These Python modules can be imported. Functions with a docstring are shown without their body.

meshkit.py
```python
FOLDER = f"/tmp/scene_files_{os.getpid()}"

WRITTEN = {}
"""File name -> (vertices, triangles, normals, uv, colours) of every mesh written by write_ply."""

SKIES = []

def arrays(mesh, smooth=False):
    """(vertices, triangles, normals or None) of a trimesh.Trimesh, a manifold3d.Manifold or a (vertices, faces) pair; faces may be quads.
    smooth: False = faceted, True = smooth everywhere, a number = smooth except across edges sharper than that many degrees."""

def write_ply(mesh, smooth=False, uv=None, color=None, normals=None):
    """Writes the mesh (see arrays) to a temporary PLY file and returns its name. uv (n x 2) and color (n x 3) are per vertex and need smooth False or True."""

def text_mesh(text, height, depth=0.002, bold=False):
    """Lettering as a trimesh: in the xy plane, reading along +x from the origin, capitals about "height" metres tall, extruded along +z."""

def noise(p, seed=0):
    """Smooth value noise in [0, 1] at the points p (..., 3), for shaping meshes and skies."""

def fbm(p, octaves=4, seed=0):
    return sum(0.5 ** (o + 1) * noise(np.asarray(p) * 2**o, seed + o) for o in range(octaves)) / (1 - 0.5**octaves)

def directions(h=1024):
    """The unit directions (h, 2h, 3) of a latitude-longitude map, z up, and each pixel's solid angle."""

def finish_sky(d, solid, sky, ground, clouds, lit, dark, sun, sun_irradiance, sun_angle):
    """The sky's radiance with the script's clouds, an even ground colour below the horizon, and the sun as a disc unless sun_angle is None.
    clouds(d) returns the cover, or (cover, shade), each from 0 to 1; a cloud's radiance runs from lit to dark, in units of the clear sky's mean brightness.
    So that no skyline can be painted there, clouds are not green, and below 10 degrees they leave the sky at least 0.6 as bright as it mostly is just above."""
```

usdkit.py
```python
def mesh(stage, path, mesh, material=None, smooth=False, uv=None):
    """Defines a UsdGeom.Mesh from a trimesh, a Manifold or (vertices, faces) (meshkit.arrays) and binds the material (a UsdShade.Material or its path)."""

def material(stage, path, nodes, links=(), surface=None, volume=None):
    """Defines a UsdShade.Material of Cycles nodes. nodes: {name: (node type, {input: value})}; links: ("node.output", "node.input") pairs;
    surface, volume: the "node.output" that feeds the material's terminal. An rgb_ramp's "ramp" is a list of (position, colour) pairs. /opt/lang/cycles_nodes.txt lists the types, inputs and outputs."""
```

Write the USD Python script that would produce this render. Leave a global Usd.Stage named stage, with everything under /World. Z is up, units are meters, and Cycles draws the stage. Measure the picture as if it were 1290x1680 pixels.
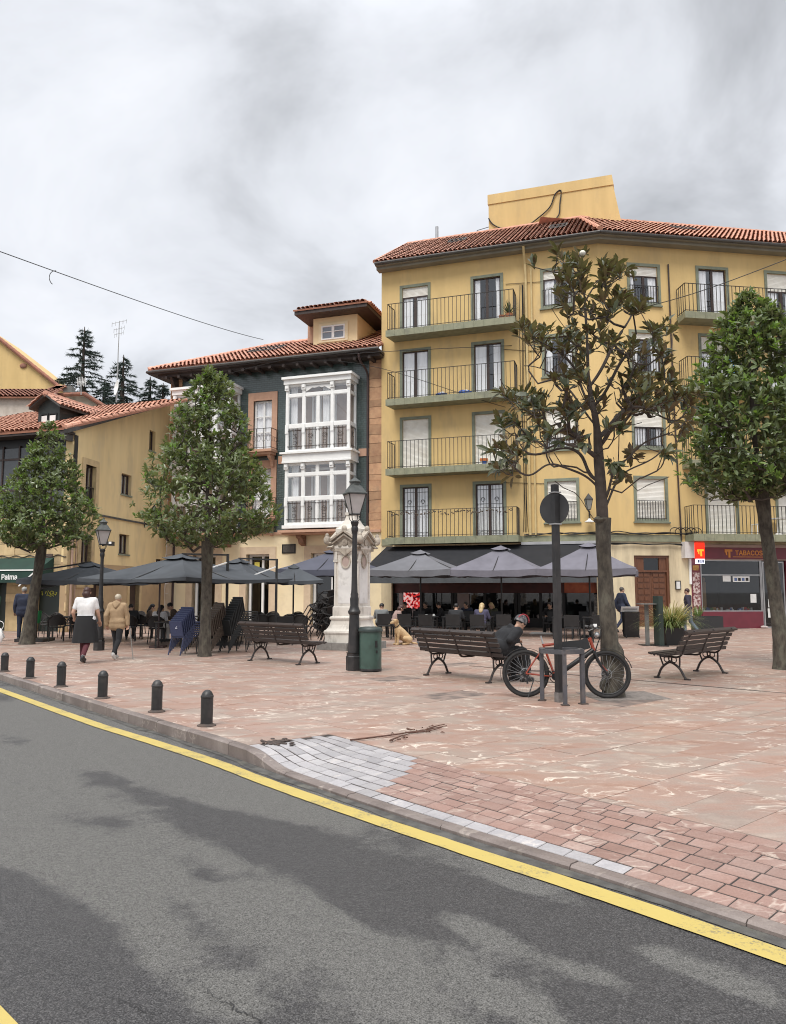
import math, random
import numpy as np
import trimesh
import manifold3d as mf
import shapely
from shapely import affinity
from shapely.geometry import Polygon, LineString, box as sbox, Point
import usdkit, meshkit
from pxr import Usd, UsdGeom, UsdLux, UsdShade, Sdf, Gf, Vt

stage = Usd.Stage.CreateInMemory()
UsdGeom.SetStageUpAxis(stage, UsdGeom.Tokens.z)
UsdGeom.Xform.Define(stage, '/World')
UsdGeom.Scope.Define(stage, '/World/Looks')
rng = np.random.default_rng(7)
random.seed(7)

# ------------------------------------------------------------------ camera, sky, sun
FPX, CX, CY, EYE = 1272.0, 645.0, 840.0, 1.6
PITCH = math.atan(130 / FPX)
cam = UsdGeom.Camera.Define(stage, '/World/camera')
cam.AddTranslateOp().Set(Gf.Vec3d(0, 0, EYE))
cam.AddRotateXOp().Set(90 + math.degrees(PITCH))
cam.CreateHorizontalApertureAttr(36.0)
cam.CreateVerticalApertureAttr(36.0 * 1024 / 786)
cam.CreateFocalLengthAttr(36.0 * FPX / 1290)
cam.CreateClippingRangeAttr(Gf.Vec2f(0.05, 2000))
cam.CreateExposureAttr(0.92)

SUN_EL, SUN_AZ = math.radians(58), math.radians(205)          # azimuth clockwise from +y
sun = UsdLux.DistantLight.Define(stage, '/World/sun')
sun.CreateIntensityAttr(0.40)
sun.CreateAngleAttr(28.0)
sun.CreateNormalizeAttr(True)
sun.CreateColorAttr(Gf.Vec3f(1.0, 0.96, 0.9))
sun.AddRotateZOp().Set(-math.degrees(SUN_AZ))
sun.AddRotateXOp().Set(math.degrees(SUN_EL) - 90)

dome = UsdLux.DomeLight.Define(stage, '/World/sky')
dome.GetPrim().SetCustomDataByKey('kind', 'structure')
skymat = usdkit.material(stage, '/World/Looks/sky_look', {
    'tc': ('texture_coordinate', {}),
    'sep': ('separate_xyz', {}),
    'zz': ('math', {'math_type': 'add', 'value2': 0.62}),
    'dx': ('math', {'math_type': 'divide'}), 'dy': ('math', {'math_type': 'divide'}),
    'pl': ('combine_xyz', {'z': 0.0}),
    'map': ('mapping', {'location': (0.35, 0.1, 0.0), 'scale': (1.0, 1.0, 1.0)}),
    'n1': ('noise_texture', {'scale': 3.6, 'detail': 7.0, 'roughness': 0.54, 'distortion': 0.35}),
    'n2': ('noise_texture', {'scale': 1.9, 'detail': 2.0, 'roughness': 0.5}),
    'nm': ('mix', {'fac': 0.33}),
    'elev': ('map_range', {'from_min': 0.12, 'from_max': 0.78, 'to_min': 0.09, 'to_max': -0.03, 'clamp': True}),
    'ad': ('math', {'math_type': 'add'}),
    'ramp': ('rgb_ramp', {'ramp': [(0.28, (5.0, 5.15, 5.5)), (0.37, (6.0, 6.2, 6.6)), (0.44, (7.6, 7.85, 8.35)), (0.50, (9.2, 9.5, 10.1)), (0.57, (10.3, 10.6, 11.25)), (0.72, (12.2, 12.4, 12.8))]}),
    'sky': ('sky_texture', {'sky_type': 'single_scattering', 'sun_disc': False, 'sun_elevation': SUN_EL, 'sun_rotation': SUN_AZ}),
    'mix': ('mix', {'fac': 0.94}), 'zen': ('map_range', {'from_min': 0.6, 'from_max': 1.0, 'to_min': 1.0, 'to_max': 3.1, 'clamp': True}), 'zm': ('mix', {'mix_type': 'multiply', 'fac': 1.0}),
    'bg': ('background_shader', {'strength': 0.047}),
}, [('tc.generated', 'sep.vector'), ('sep.z', 'zz.value1'), ('sep.x', 'dx.value1'), ('zz.value', 'dx.value2'), ('sep.y', 'dy.value1'), ('zz.value', 'dy.value2'),
    ('dx.value', 'pl.x'), ('dy.value', 'pl.y'), ('pl.vector', 'map.vector'), ('map.vector', 'n1.vector'), ('map.vector', 'n2.vector'),
    ('n1.fac', 'nm.color1'), ('n2.fac', 'nm.color2'), ('sep.z', 'elev.value'), ('nm.color', 'ad.value1'), ('elev.result', 'ad.value2'), ('ad.value', 'ramp.fac'),
    ('sky.color', 'mix.color1'), ('sep.z', 'zen.value'), ('ramp.color', 'zm.color1'), ('zen.result', 'zm.color2'), ('zm.color', 'mix.color2'), ('mix.color', 'bg.color')], surface='bg.background')
UsdShade.MaterialBindingAPI.Apply(dome.GetPrim()).Bind(skymat)

# ------------------------------------------------------------------ rays: where a line of sight meets a plane of the place
def ray(x, y):
    a, b = (x - CX) / FPX, (CY - y) / FPX
    return np.array([a, math.cos(PITCH) - b * math.sin(PITCH), math.sin(PITCH) + b * math.cos(PITCH)])
def G(x, y, z=0.0):
    d = ray(x, y); t = (z - EYE) / d[2]
    return np.array([d[0] * t, d[1] * t, z])
def P(x, y, Y):
    d = ray(x, y); t = Y / d[1]
    return np.array([d[0] * t, Y, EYE + d[2] * t])
def proj(p):
    p = np.asarray(p, float) - [0, 0, EYE]
    yy = p[..., 1] * math.cos(PITCH) + p[..., 2] * math.sin(PITCH); zz = -p[..., 1] * math.sin(PITCH) + p[..., 2] * math.cos(PITCH)
    return np.stack([CX + FPX * p[..., 0] / yy, CY - FPX * zz / yy], -1)

# ------------------------------------------------------------------ mesh builder
_box = trimesh.creation.box((1, 1, 1)); _BV, _BF = np.array(_box.vertices), np.array(_box.faces)
class MB:
    def __init__(s): s.v, s.f, s.n = [], [], 0
    def add(s, v, f):
        v = np.asarray(v, float); f = np.asarray(f, int)
        if f.shape[1] == 4: f = np.vstack([f[:, [0, 1, 2]], f[:, [0, 2, 3]]])
        s.v.append(v); s.f.append(f + s.n); s.n += len(v); return s
    def tri(s, m): return s.add(m.vertices, m.faces)
    def man(s, m):
        q = m.to_mesh(); return s.add(q.vert_properties[:, :3], q.tri_verts)
    def box(s, c, d, rz=0.0, M=None):
        v = _BV * np.asarray(d, float)
        if rz: v = v @ rotz(rz).T
        if M is not None: v = v @ np.asarray(M).T
        return s.add(v + np.asarray(c, float), _BF)
    def bx(s, x0, x1, y0, y1, z0, z1): return s.box(((x0 + x1) / 2, (y0 + y1) / 2, (z0 + z1) / 2), (abs(x1 - x0), abs(y1 - y0), abs(z1 - z0)))
    def bar(s, a, b, w, h=None, up=(0, 0, 1)):
        a, b = np.asarray(a, float), np.asarray(b, float); d = b - a; L = np.linalg.norm(d); x = d / L
        u = np.asarray(up, float)
        if abs(x @ u) > .98: u = np.array([1.0, 0, 0])
        y = np.cross(u, x); y /= np.linalg.norm(y); z = np.cross(x, y)
        return s.box((a + b) / 2, (L, w, h or w), M=np.stack([x, y, z], 1))
    def tube(s, pts, r, n=6, cap=True):
        p = np.asarray(pts, float); k = len(p); r = np.broadcast_to(np.asarray(r, float), (k,))
        t = np.gradient(p, axis=0); t /= np.linalg.norm(t, axis=1, keepdims=True) + 1e-12
        ref = np.array([0, 0, 1.0]) if abs(t[:, 2]).mean() < .8 else np.array([1.0, 0.1, 0])
        a = np.cross(t, ref); a /= np.linalg.norm(a, axis=1, keepdims=True) + 1e-12; b = np.cross(t, a)
        g = np.arange(n) * 2 * np.pi / n
        v = (p[:, None] + r[:, None, None] * (np.cos(g)[None, :, None] * a[:, None] + np.sin(g)[None, :, None] * b[:, None])).reshape(-1, 3)
        i, j = np.meshgrid(np.arange(k - 1), np.arange(n), indexing='ij')
        f = np.stack([i * n + j, (i + 1) * n + j, (i + 1) * n + (j + 1) % n, i * n + (j + 1) % n], -1).reshape(-1, 4)
        f = np.vstack([f[:, [0, 1, 2]], f[:, [0, 2, 3]]])
        if cap:
            v = np.vstack([v, p[:1], p[-1:]]); q = np.arange(n); e = (k - 1) * n
            f = np.vstack([f, np.stack([np.full(n, k * n), q, (q + 1) % n], 1), np.stack([np.full(n, k * n + 1), e + (q + 1) % n, e + q], 1)])
        return s.add(v, f)
    def lathe(s, prof, c=(0, 0, 0), n=16, rot0=0.0, sx=1, sy=1):
        pr = np.asarray(prof, float); g = rot0 + np.arange(n) * 2 * np.pi / n; k = len(pr)
        v = np.stack([pr[:, 0, None] * np.cos(g) * sx, pr[:, 0, None] * np.sin(g) * sy, np.repeat(pr[:, 1, None], n, 1)], -1).reshape(-1, 3) + np.asarray(c, float)
        i, j = np.meshgrid(np.arange(k - 1), np.arange(n), indexing='ij')
        f = np.stack([i * n + j, i * n + (j + 1) % n, (i + 1) * n + (j + 1) % n, (i + 1) * n + j], -1).reshape(-1, 4)
        return s.add(v, f)
    def ell(s, c, r, sub=2, M=None):
        m = trimesh.creation.icosphere(sub); v = np.array(m.vertices) * np.asarray(r, float)
        if M is not None: v = v @ np.asarray(M).T
        return s.add(v + np.asarray(c, float), m.faces)
    def quad(s, a, b, c, d): return s.add([a, b, c, d], [[0, 1, 2, 3]])
    def poly(s, pts2, fn, t0, t1):
        """polygon (2D shapely) extruded from t0 to t1; fn maps (a,b,t) arrays to 3D"""
        m = trimesh.creation.extrude_polygon(pts2, t1 - t0, engine='earcut'); q = np.array(m.vertices)
        return s.add(fn(q[:, 0], q[:, 1], q[:, 2] + t0), m.faces)
    def get(s): return np.vstack(s.v), np.vstack(s.f)

def rotz(a): return np.array([[math.cos(a), -math.sin(a), 0], [math.sin(a), math.cos(a), 0], [0, 0, 1.0]])
def rotx(a): return np.array([[1.0, 0, 0], [0, math.cos(a), -math.sin(a)], [0, math.sin(a), math.cos(a)]])
def roty(a): return np.array([[math.cos(a), 0, math.sin(a)], [0, 1.0, 0], [-math.sin(a), 0, math.cos(a)]])
def spline(pts, n=8):
    from scipy.interpolate import CubicSpline
    p = np.asarray(pts, float)
    if len(p) < 3: return np.linspace(p[0], p[-1], n)
    d = np.r_[0, np.cumsum(np.linalg.norm(np.diff(p, axis=0), axis=1))]
    return CubicSpline(d, p)(np.linspace(0, d[-1], n))
def ring(c, r, ax, az, n=20):
    g = np.linspace(0, 2 * np.pi, n + 1)
    return np.asarray(c) + r * (np.cos(g)[:, None] * np.asarray(ax) + np.sin(g)[:, None] * np.asarray(az))

# ------------------------------------------------------------------ scene graph helpers
_used, _T = {}, {}
def numbered(parent, name):
    k = (parent, name); c = _used.get(k, 0); _used[k] = c + 1
    return f'{parent}/{name}' if c == 0 else f'{parent}/{name}_{c:03d}'
def tag(p, label=None, cat=None, group=None, kind=None):
    for k, v in (('label', label), ('category', cat), ('group', group), ('kind', kind)):
        if v: p.SetCustomDataByKey(k, v)
    return p
def _M(loc, rz): 
    m = np.eye(4); m[:3, :3] = rotz(rz); m[:3, 3] = loc; return m
def thing(name, label, cat, loc=(0, 0, 0), rz=0.0, group=None, kind=None, rot=None):
    path = numbered('/World', name); x = UsdGeom.Xform.Define(stage, path)
    x.AddTranslateOp().Set(Gf.Vec3d(*map(float, loc))); x.AddRotateXYZOp().Set(Gf.Vec3f(*(np.degrees(rot) if rot is not None else (0, 0, math.degrees(rz)))))
    m = _M(loc, rz)
    if rot is not None: m[:3, :3] = rotz(rot[2]) @ roty(rot[1]) @ rotx(rot[0])
    _T[path] = m
    return tag(x.GetPrim(), label, cat, group, kind)
def obj(name, mb, m, parent=None, label=None, cat=None, group=None, kind=None, smooth=False, local=None):
    """one Mesh prim. Under a thing, world=given in world coordinates unless local=True."""
    pp = '/World' if parent is None else str(parent.GetPath())
    path = numbered(pp, name)
    v, f = mb.get() if isinstance(mb, MB) else (np.array(mb.vertices), np.array(mb.faces)) if hasattr(mb, 'faces') else mb
    T = _T.get(pp, np.eye(4)); _T[path] = T
    if parent is not None and not local:
        v = (v - T[:3, 3]) @ T[:3, :3]
    q = usdkit.mesh(stage, path, (v, f), m, smooth=smooth)
    return tag(q.GetPrim(), label, cat, group, kind)
def copy(src, loc, rz=0.0, label=None, group=None, rot=None, s=None):
    was = src.GetCustomData()
    base = src.GetName()
    import re
    base = re.sub(r'_\d{3}$', '', base)
    path = numbered('/World', base); x = UsdGeom.Xform.Define(stage, path); p = x.GetPrim()
    p.GetReferences().AddInternalReference(src.GetPath()); p.SetInstanceable(True)
    x.ClearXformOpOrder()
    x.AddTranslateOp().Set(Gf.Vec3d(*map(float, loc))); x.AddRotateXYZOp().Set(Gf.Vec3f(*(map(float, np.degrees(rot)) if rot is not None else (0, 0, math.degrees(rz)))))
    if s: x.AddScaleOp().Set(Gf.Vec3f(*(s if np.ndim(s) else (s, s, s))))
    return tag(p, label or was['label'], was['category'], group or was.get('group'))

# ------------------------------------------------------------------ materials
_mats = {}
def mat(name, c1, c2=None, scale=2.0, rough=.6, bump=0.0, bscale=60.0, metal=0.0, spec=.5, stretch=(1, 1, 1), lo=.35, hi=.65, rand=0.0, coat=0.0, detail=5.0, dirt=None, dscale=.6, objspace=False, streak=0.0):
    """two tones mixed by noise, a third (dirt) by a coarser noise, fine relief by bump, value change per piece by rand"""
    if name in _mats: return _mats[name]
    c2 = c2 or tuple(.8 * q for q in c1)
    src = 'tc.object' if objspace else 'geo.position'
    N = {'geo': ('geometry', {}), 'map': ('mapping', {'scale': stretch}), 'n': ('noise_texture', {'scale': scale, 'detail': detail, 'roughness': .6}),
         'r': ('map_range', {'from_min': lo, 'from_max': hi, 'clamp': True}), 'm': ('mix', {'color1': c1, 'color2': c2}),
         'p': ('principled_bsdf', {'roughness': rough, 'metallic': metal, 'specular_ior_level': spec, 'coat_weight': coat})}
    if objspace: N['tc'] = ('texture_coordinate', {})
    L = [(src, 'map.vector'), ('map.vector', 'n.vector'), ('n.fac', 'r.value'), ('r.result', 'm.fac')]
    last = 'm.color'
    if dirt:
        N['dn'] = ('noise_texture', {'scale': dscale, 'detail': 6.0, 'roughness': .65}); N['dr'] = ('map_range', {'from_min': .52, 'from_max': .72, 'to_max': .75, 'clamp': True})
        N['dm'] = ('mix', {'color2': dirt}); L += [('map.vector', 'dn.vector'), ('dn.fac', 'dr.value'), ('dr.result', 'dm.fac'), (last, 'dm.color1')]; last = 'dm.color'
    if streak:
        N['sm'] = ('mapping', {'scale': (1.3, 1.3, .12)}); N['sn'] = ('noise_texture', {'scale': 1.6, 'detail': 5.0, 'roughness': .65}); N['sr'] = ('map_range', {'from_min': .38, 'from_max': .66, 'to_min': 1.06, 'to_max': 1 - streak, 'clamp': True}); N['sx'] = ('mix', {'mix_type': 'multiply', 'fac': 1.0})
        L += [(src, 'sm.vector'), ('sm.vector', 'sn.vector'), ('sn.fac', 'sr.value'), (last, 'sx.color1'), ('sr.result', 'sx.color2')]; last = 'sx.color'
    if rand:
        N['oi'] = ('object_info', {}); N['ra'] = ('math', {'math_type': 'add'}); N['rf'] = ('math', {'math_type': 'fraction'})
        N['rr'] = ('map_range', {'to_min': 1 - rand, 'to_max': 1 + rand}); N['hs'] = ('hsv', {})
        L += [('oi.random', 'ra.value1'), ('geo.random_per_island', 'ra.value2'), ('ra.value', 'rf.value1'), ('rf.value', 'rr.value'), ('rr.result', 'hs.value'), (last, 'hs.color')]; last = 'hs.color'
    L.append((last, 'p.base_color'))
    if bump:
        N['bn'] = ('noise_texture', {'scale': bscale, 'detail': 4.0}); N['b'] = ('bump', {'strength': bump, 'distance': .01})
        L += [('map.vector', 'bn.vector'), ('bn.fac', 'b.height'), ('b.normal', 'p.normal')]
    _mats[name] = usdkit.material(stage, '/World/Looks/' + name, N, L, surface='p.BSDF'); return _mats[name]

def glassmat(name, tint=(.8, .84, .86), gloss=(.95, .97, 1.0), ior=1.9, rough=.02):
    f0 = ((ior - 1) / (ior + 1)) ** 2 * 1.7                        # both faces of the pane, the same from either side
    return usdkit.material(stage, '/World/Looks/' + name, {'lw': ('layer_weight', {'blend': .5}), 'pw': ('math', {'math_type': 'power', 'value2': 5.0}), 'fr': ('map_range', {'to_min': f0, 'to_max': 1.0}), 't': ('transparent_bsdf', {'color': tint}), 'g': ('glossy_bsdf', {'color': gloss, 'roughness': rough}), 'm': ('mix_closure', {})},
        [('lw.facing', 'pw.value1'), ('pw.value', 'fr.value'), ('fr.result', 'm.fac'), ('t.BSDF', 'm.closure1'), ('g.BSDF', 'm.closure2')], surface='m.closure')
def leafmat(name, c1, c2, under=None, rough=.35, trans=.25, young=None):
    N = {'geo': ('geometry', {}), 'oi': ('object_info', {}), 'a': ('math', {'math_type': 'add'}), 'fr': ('math', {'math_type': 'fraction'}), 'r': ('rgb_ramp', {'ramp': [(0, c1), (.75, c2), (1, young or c2)]}),
         'u': ('mix', {'color2': under or c1}), 'p': ('principled_bsdf', {'roughness': rough, 'specular_ior_level': .45}), 't': ('translucent_bsdf', {}), 'm': ('mix_closure', {'fac': trans}),
         'tcol': ('mix', {'mix_type': 'multiply', 'fac': 1.0, 'color2': (1.3, 1.4, .7)})}
    L = [('oi.random', 'a.value1'), ('geo.random_per_island', 'a.value2'), ('a.value', 'fr.value1'), ('fr.value', 'r.fac'), ('r.color', 'u.color1'), ('u.color', 'p.base_color'), ('r.color', 'tcol.color1'), ('tcol.color', 't.color'), ('p.BSDF', 'm.closure1'), ('t.BSDF', 'm.closure2')]
    if under: L.append(('geo.backfacing', 'u.fac'))
    else: N['u'][1]['fac'] = 0.0
    return usdkit.material(stage, '/World/Looks/' + name, N, L, surface='m.closure')

# ------------------------------------------------------------------ facade frames: u along the wall, v out of it, z up
class Frame:
    def __init__(s, o, d):
        s.o = np.array([o[0], o[1], 0.0]); d = np.array([d[0], d[1], 0.0]); s.d = d / np.linalg.norm(d); s.n = np.array([s.d[1], -s.d[0], 0.0])
    def pt(s, u, v, z): return s.o + s.d * u + s.n * v + np.array([0, 0, z])
    def arr(s, u, v, z): return s.o + np.asarray(u)[:, None] * s.d + np.asarray(v)[:, None] * s.n + np.asarray(z)[:, None] * np.array([0, 0, 1.0])
    def hit(s, x, y, v=0.0):
        d = ray(x, y); o = np.array([0, 0, EYE]); t = ((s.o + s.n * v - o) @ s.n) / (d @ s.n); p = o + d * t - s.o
        return float(p @ s.d), float(p[2])
    def box(s, mb, u0, u1, v0, v1, z0, z1):
        c = s.pt((u0 + u1) / 2, (v0 + v1) / 2, (z0 + z1) / 2)
        return mb.box(c, (abs(u1 - u0), abs(v1 - v0), abs(z1 - z0)), M=np.stack([s.d, s.n, [0, 0, 1.0]], 1))
    def wall(s, mb, outline, holes, v0, v1):
        g = Polygon(outline)
        for (a, b, c, d) in holes: g = g.difference(sbox(a, c, b, d))
        for q in getattr(g, 'geoms', [g]): mb.poly(q, lambda a, b, t: s.arr(a, t, b), v0, v1)
        return mb
# ------------------------------------------------------------------ ground: kerb line, road, paving
ZR = -0.13
KP = np.array([(-30, 42.5), (-19.5, 29.6), (-12.6, 21.3), (-7.7, 15.4), (-6.1, 13.5), (-3.6, 10.55), (-2.44, 9.22), (-1.53, 8.13), (-1.09, 7.55), (-.22, 6.48), (.62, 5.52), (1.29, 4.80), (1.66, 4.38), (1.96, 4.03), (3.2, 2.55), (5.8, -.6), (9.9, -5.5)], float)
from scipy.interpolate import PchipInterpolator
_ks = np.r_[0, np.cumsum(np.linalg.norm(np.diff(KP, axis=0), axis=1))]
_kx, _ky = PchipInterpolator(_ks, KP[:, 0]), PchipInterpolator(_ks, KP[:, 1])
S0 = _ks[7]                                                       # where the dropped kerb begins
E1 = np.array([.655, -.756]); E2 = np.array([.756, .655])
def K(s, off=0.0):
    s = np.atleast_1d(np.asarray(s, float)); h = .05
    t = np.stack([_kx(s + h) - _kx(s - h), _ky(s + h) - _ky(s - h)], -1); t /= np.linalg.norm(t, axis=1, keepdims=True)
    n = np.stack([-t[:, 1], t[:, 0]], -1)                         # towards the square
    return np.stack([_kx(s), _ky(s)], -1) + n * np.asarray(off).reshape(-1, 1)
def kz(s):
    w = np.clip((np.asarray(s, float) - S0) / .78, 0, 1); return -.098 * w * w * (3 - 2 * w)
SEND = _ks[-1]

asphalt = usdkit.material(stage, '/World/Looks/asphalt_look', {
    'geo': ('geometry', {}), 'at': ('attribute', {'attribute': 'damp'}),
    'n1': ('noise_texture', {'scale': 3.6, 'detail': 10.0, 'roughness': .78}), 'n2': ('noise_texture', {'scale': 90.0, 'detail': 3.0, 'roughness': .7}),
    'vo': ('voronoi_texture', {'scale': 120.0}), 'vr': ('map_range', {'from_min': .1, 'from_max': .7, 'to_min': 1.3, 'to_max': .55}), 'gn': ('noise_texture', {'scale': 48.0, 'detail': 4.0, 'roughness': .8}), 'gr': ('map_range', {'from_min': .3, 'from_max': .7, 'to_min': .55, 'to_max': 1.4}), 'mg': ('mix', {'mix_type': 'multiply', 'fac': 1.0}),
    'd1': ('math', {'math_type': 'multiply_add', 'value2': 2.0, 'value3': -1.0}), 'd2': ('math', {'math_type': 'multiply_add', 'value2': .5, 'value3': -.25}),
    's1': ('math', {'math_type': 'add'}), 's2': ('math', {'math_type': 'add'}), 'cl': ('map_range', {'from_min': .3, 'from_max': .7, 'clamp': True}),
    'm': ('mix', {'color1': (.122, .118, .109), 'color2': (.048, .0455, .0455)}), 'mu': ('mix', {'mix_type': 'multiply', 'fac': 1.0}),
    'sp': ('voronoi_texture', {'scale': 170.0, 'randomness': 1.0}), 'spr': ('map_range', {'from_min': .62, 'from_max': .9, 'to_min': 0, 'to_max': .22, 'clamp': True}), 'spc': ('separate_color', {}),
    'ms': ('mix', {'color2': (.30, .29, .28)}), 'ro': ('map_range', {'to_min': .82, 'to_max': .58}),
    'hb': ('math', {'math_type': 'add'}), 'b': ('bump', {'strength': .55, 'distance': .006}), 'p': ('principled_bsdf', {'specular_ior_level': .4}),
}, [('geo.position', 'n1.vector'), ('geo.position', 'n2.vector'), ('geo.position', 'vo.vector'), ('geo.position', 'sp.vector'), ('vo.distance', 'vr.value'),
    ('n1.fac', 'd1.value1'), ('n2.fac', 'd2.value1'), ('at.fac', 's1.value1'), ('d1.value', 's1.value2'), ('s1.value', 's2.value1'), ('d2.value', 's2.value2'), ('s2.value', 'cl.value'),
    ('cl.result', 'm.fac'), ('m.color', 'mu.color1'), ('vr.result', 'mu.color2'), ('geo.position', 'gn.vector'), ('gn.fac', 'gr.value'), ('mu.color', 'mg.color1'), ('gr.result', 'mg.color2'), ('sp.color', 'spc.color'), ('spc.r', 'spr.value'), ('spr.result', 'ms.fac'), ('mg.color', 'ms.color1'), ('ms.color', 'p.base_color'),
    ('cl.result', 'ro.value'), ('ro.result', 'p.roughness'), ('vo.distance', 'hb.value1'), ('n2.fac', 'hb.value2'), ('hb.value', 'b.height'), ('b.normal', 'p.normal')], surface='p.BSDF')

def stone_look(name, ramp, vein=.36, spots=.4, rough=.5, rand=.10, vs=2.2):
    return usdkit.material(stage, '/World/Looks/' + name, {
        'geo': ('geometry', {}), 'oi': ('object_info', {}), 'ra': ('math', {'math_type': 'add'}), 'rf': ('math', {'math_type': 'fraction'}), 'sh': ('combine_xyz', {}), 'sm': ('vector_math', {'math_type': 'scale', 'scale': 7.0}),
        'off': ('vector_math', {'math_type': 'add'}), 'map': ('mapping', {'rotation': (0, 0, -.5), 'scale': (.75, 1.5, 1.0)}),
        'n': ('noise_texture', {'scale': 1.25, 'detail': 7.0, 'roughness': .62, 'distortion': .8}), 'r': ('rgb_ramp', {'ramp': ramp}),
        'v1': ('noise_texture', {'scale': vs, 'detail': 4.0, 'roughness': .5, 'distortion': 1.6}), 'va': ('math', {'math_type': 'subtract', 'value2': .5}), 'vb': ('math', {'math_type': 'absolute'}),
        'vc': ('map_range', {'from_min': .0, 'from_max': .03, 'to_min': 1.0, 'to_max': 0.0, 'clamp': True}),
        'vk': ('noise_texture', {'scale': 2.1, 'detail': 3.0}), 'vm': ('map_range', {'from_min': .46, 'from_max': .62, 'to_max': vein, 'clamp': True}), 'vv': ('math', {'math_type': 'multiply'}),
        'mv': ('mix', {'color2': (.74, .66, .56)}),
        'st': ('noise_texture', {'scale': .55, 'detail': 8.0, 'roughness': .7}), 'str': ('map_range', {'from_min': .50, 'from_max': .72, 'to_max': spots, 'clamp': True}), 'ms': ('mix', {'color2': (.17, .13, .11)}),
        'fn': ('noise_texture', {'scale': 60.0, 'detail': 5.0, 'roughness': .7}), 'fr': ('map_range', {'from_min': .3, 'from_max': .7, 'to_min': .86, 'to_max': 1.12}), 'mf': ('mix', {'mix_type': 'multiply', 'fac': 1.0}),
        'rr': ('map_range', {'to_min': 1 - rand, 'to_max': 1 + rand}), 'hs': ('hsv', {}), 'b': ('bump', {'strength': .35, 'distance': .006}),
        'ro': ('map_range', {'from_min': .35, 'from_max': .7, 'to_min': rough - .14, 'to_max': rough + .15}),
        'p': ('principled_bsdf', {'specular_ior_level': .45})},
        [('oi.random', 'ra.value1'), ('geo.random_per_island', 'ra.value2'), ('ra.value', 'rf.value1'), ('rf.value', 'sh.x'), ('rf.value', 'sh.z'), ('sh.vector', 'sm.vector1'), ('geo.position', 'off.vector1'), ('sm.vector', 'off.vector2'), ('off.vector', 'map.vector'),
         ('map.vector', 'n.vector'), ('n.fac', 'r.fac'), ('map.vector', 'v1.vector'), ('v1.fac', 'va.value1'), ('va.value', 'vb.value1'), ('vb.value', 'vc.value'), ('off.vector', 'vk.vector'), ('vk.fac', 'vm.value'), ('vc.result', 'vv.value1'), ('vm.result', 'vv.value2'),
         ('r.color', 'mv.color1'), ('vv.value', 'mv.fac'), ('geo.position', 'st.vector'), ('st.fac', 'str.value'), ('str.result', 'ms.fac'), ('mv.color', 'ms.color1'), ('geo.position', 'fn.vector'), ('fn.fac', 'fr.value'), ('ms.color', 'mf.color1'), ('fr.result', 'mf.color2'),
         ('rf.value', 'rr.value'), ('rr.result', 'hs.value'), ('mf.color', 'hs.color'), ('hs.color', 'p.base_color'), ('fn.fac', 'b.height'), ('b.normal', 'p.normal'), ('st.fac', 'ro.value'), ('ro.result', 'p.roughness')], surface='p.BSDF')
slab_look = stone_look('pink_marble_look', [(.25, (.24, .152, .118)), (.38, (.31, .19, .145)), (.48, (.335, .226, .183)), (.58, (.315, .245, .205)), (.72, (.41, .33, .275))], rand=.055, vein=.9)
red_look = stone_look('red_paver_look', [(.25, (.215, .13, .105)), (.45, (.275, .168, .138)), (.6, (.305, .205, .174)), (.78, (.36, .27, .235))], vein=.4, spots=.25, rand=.12)
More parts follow.
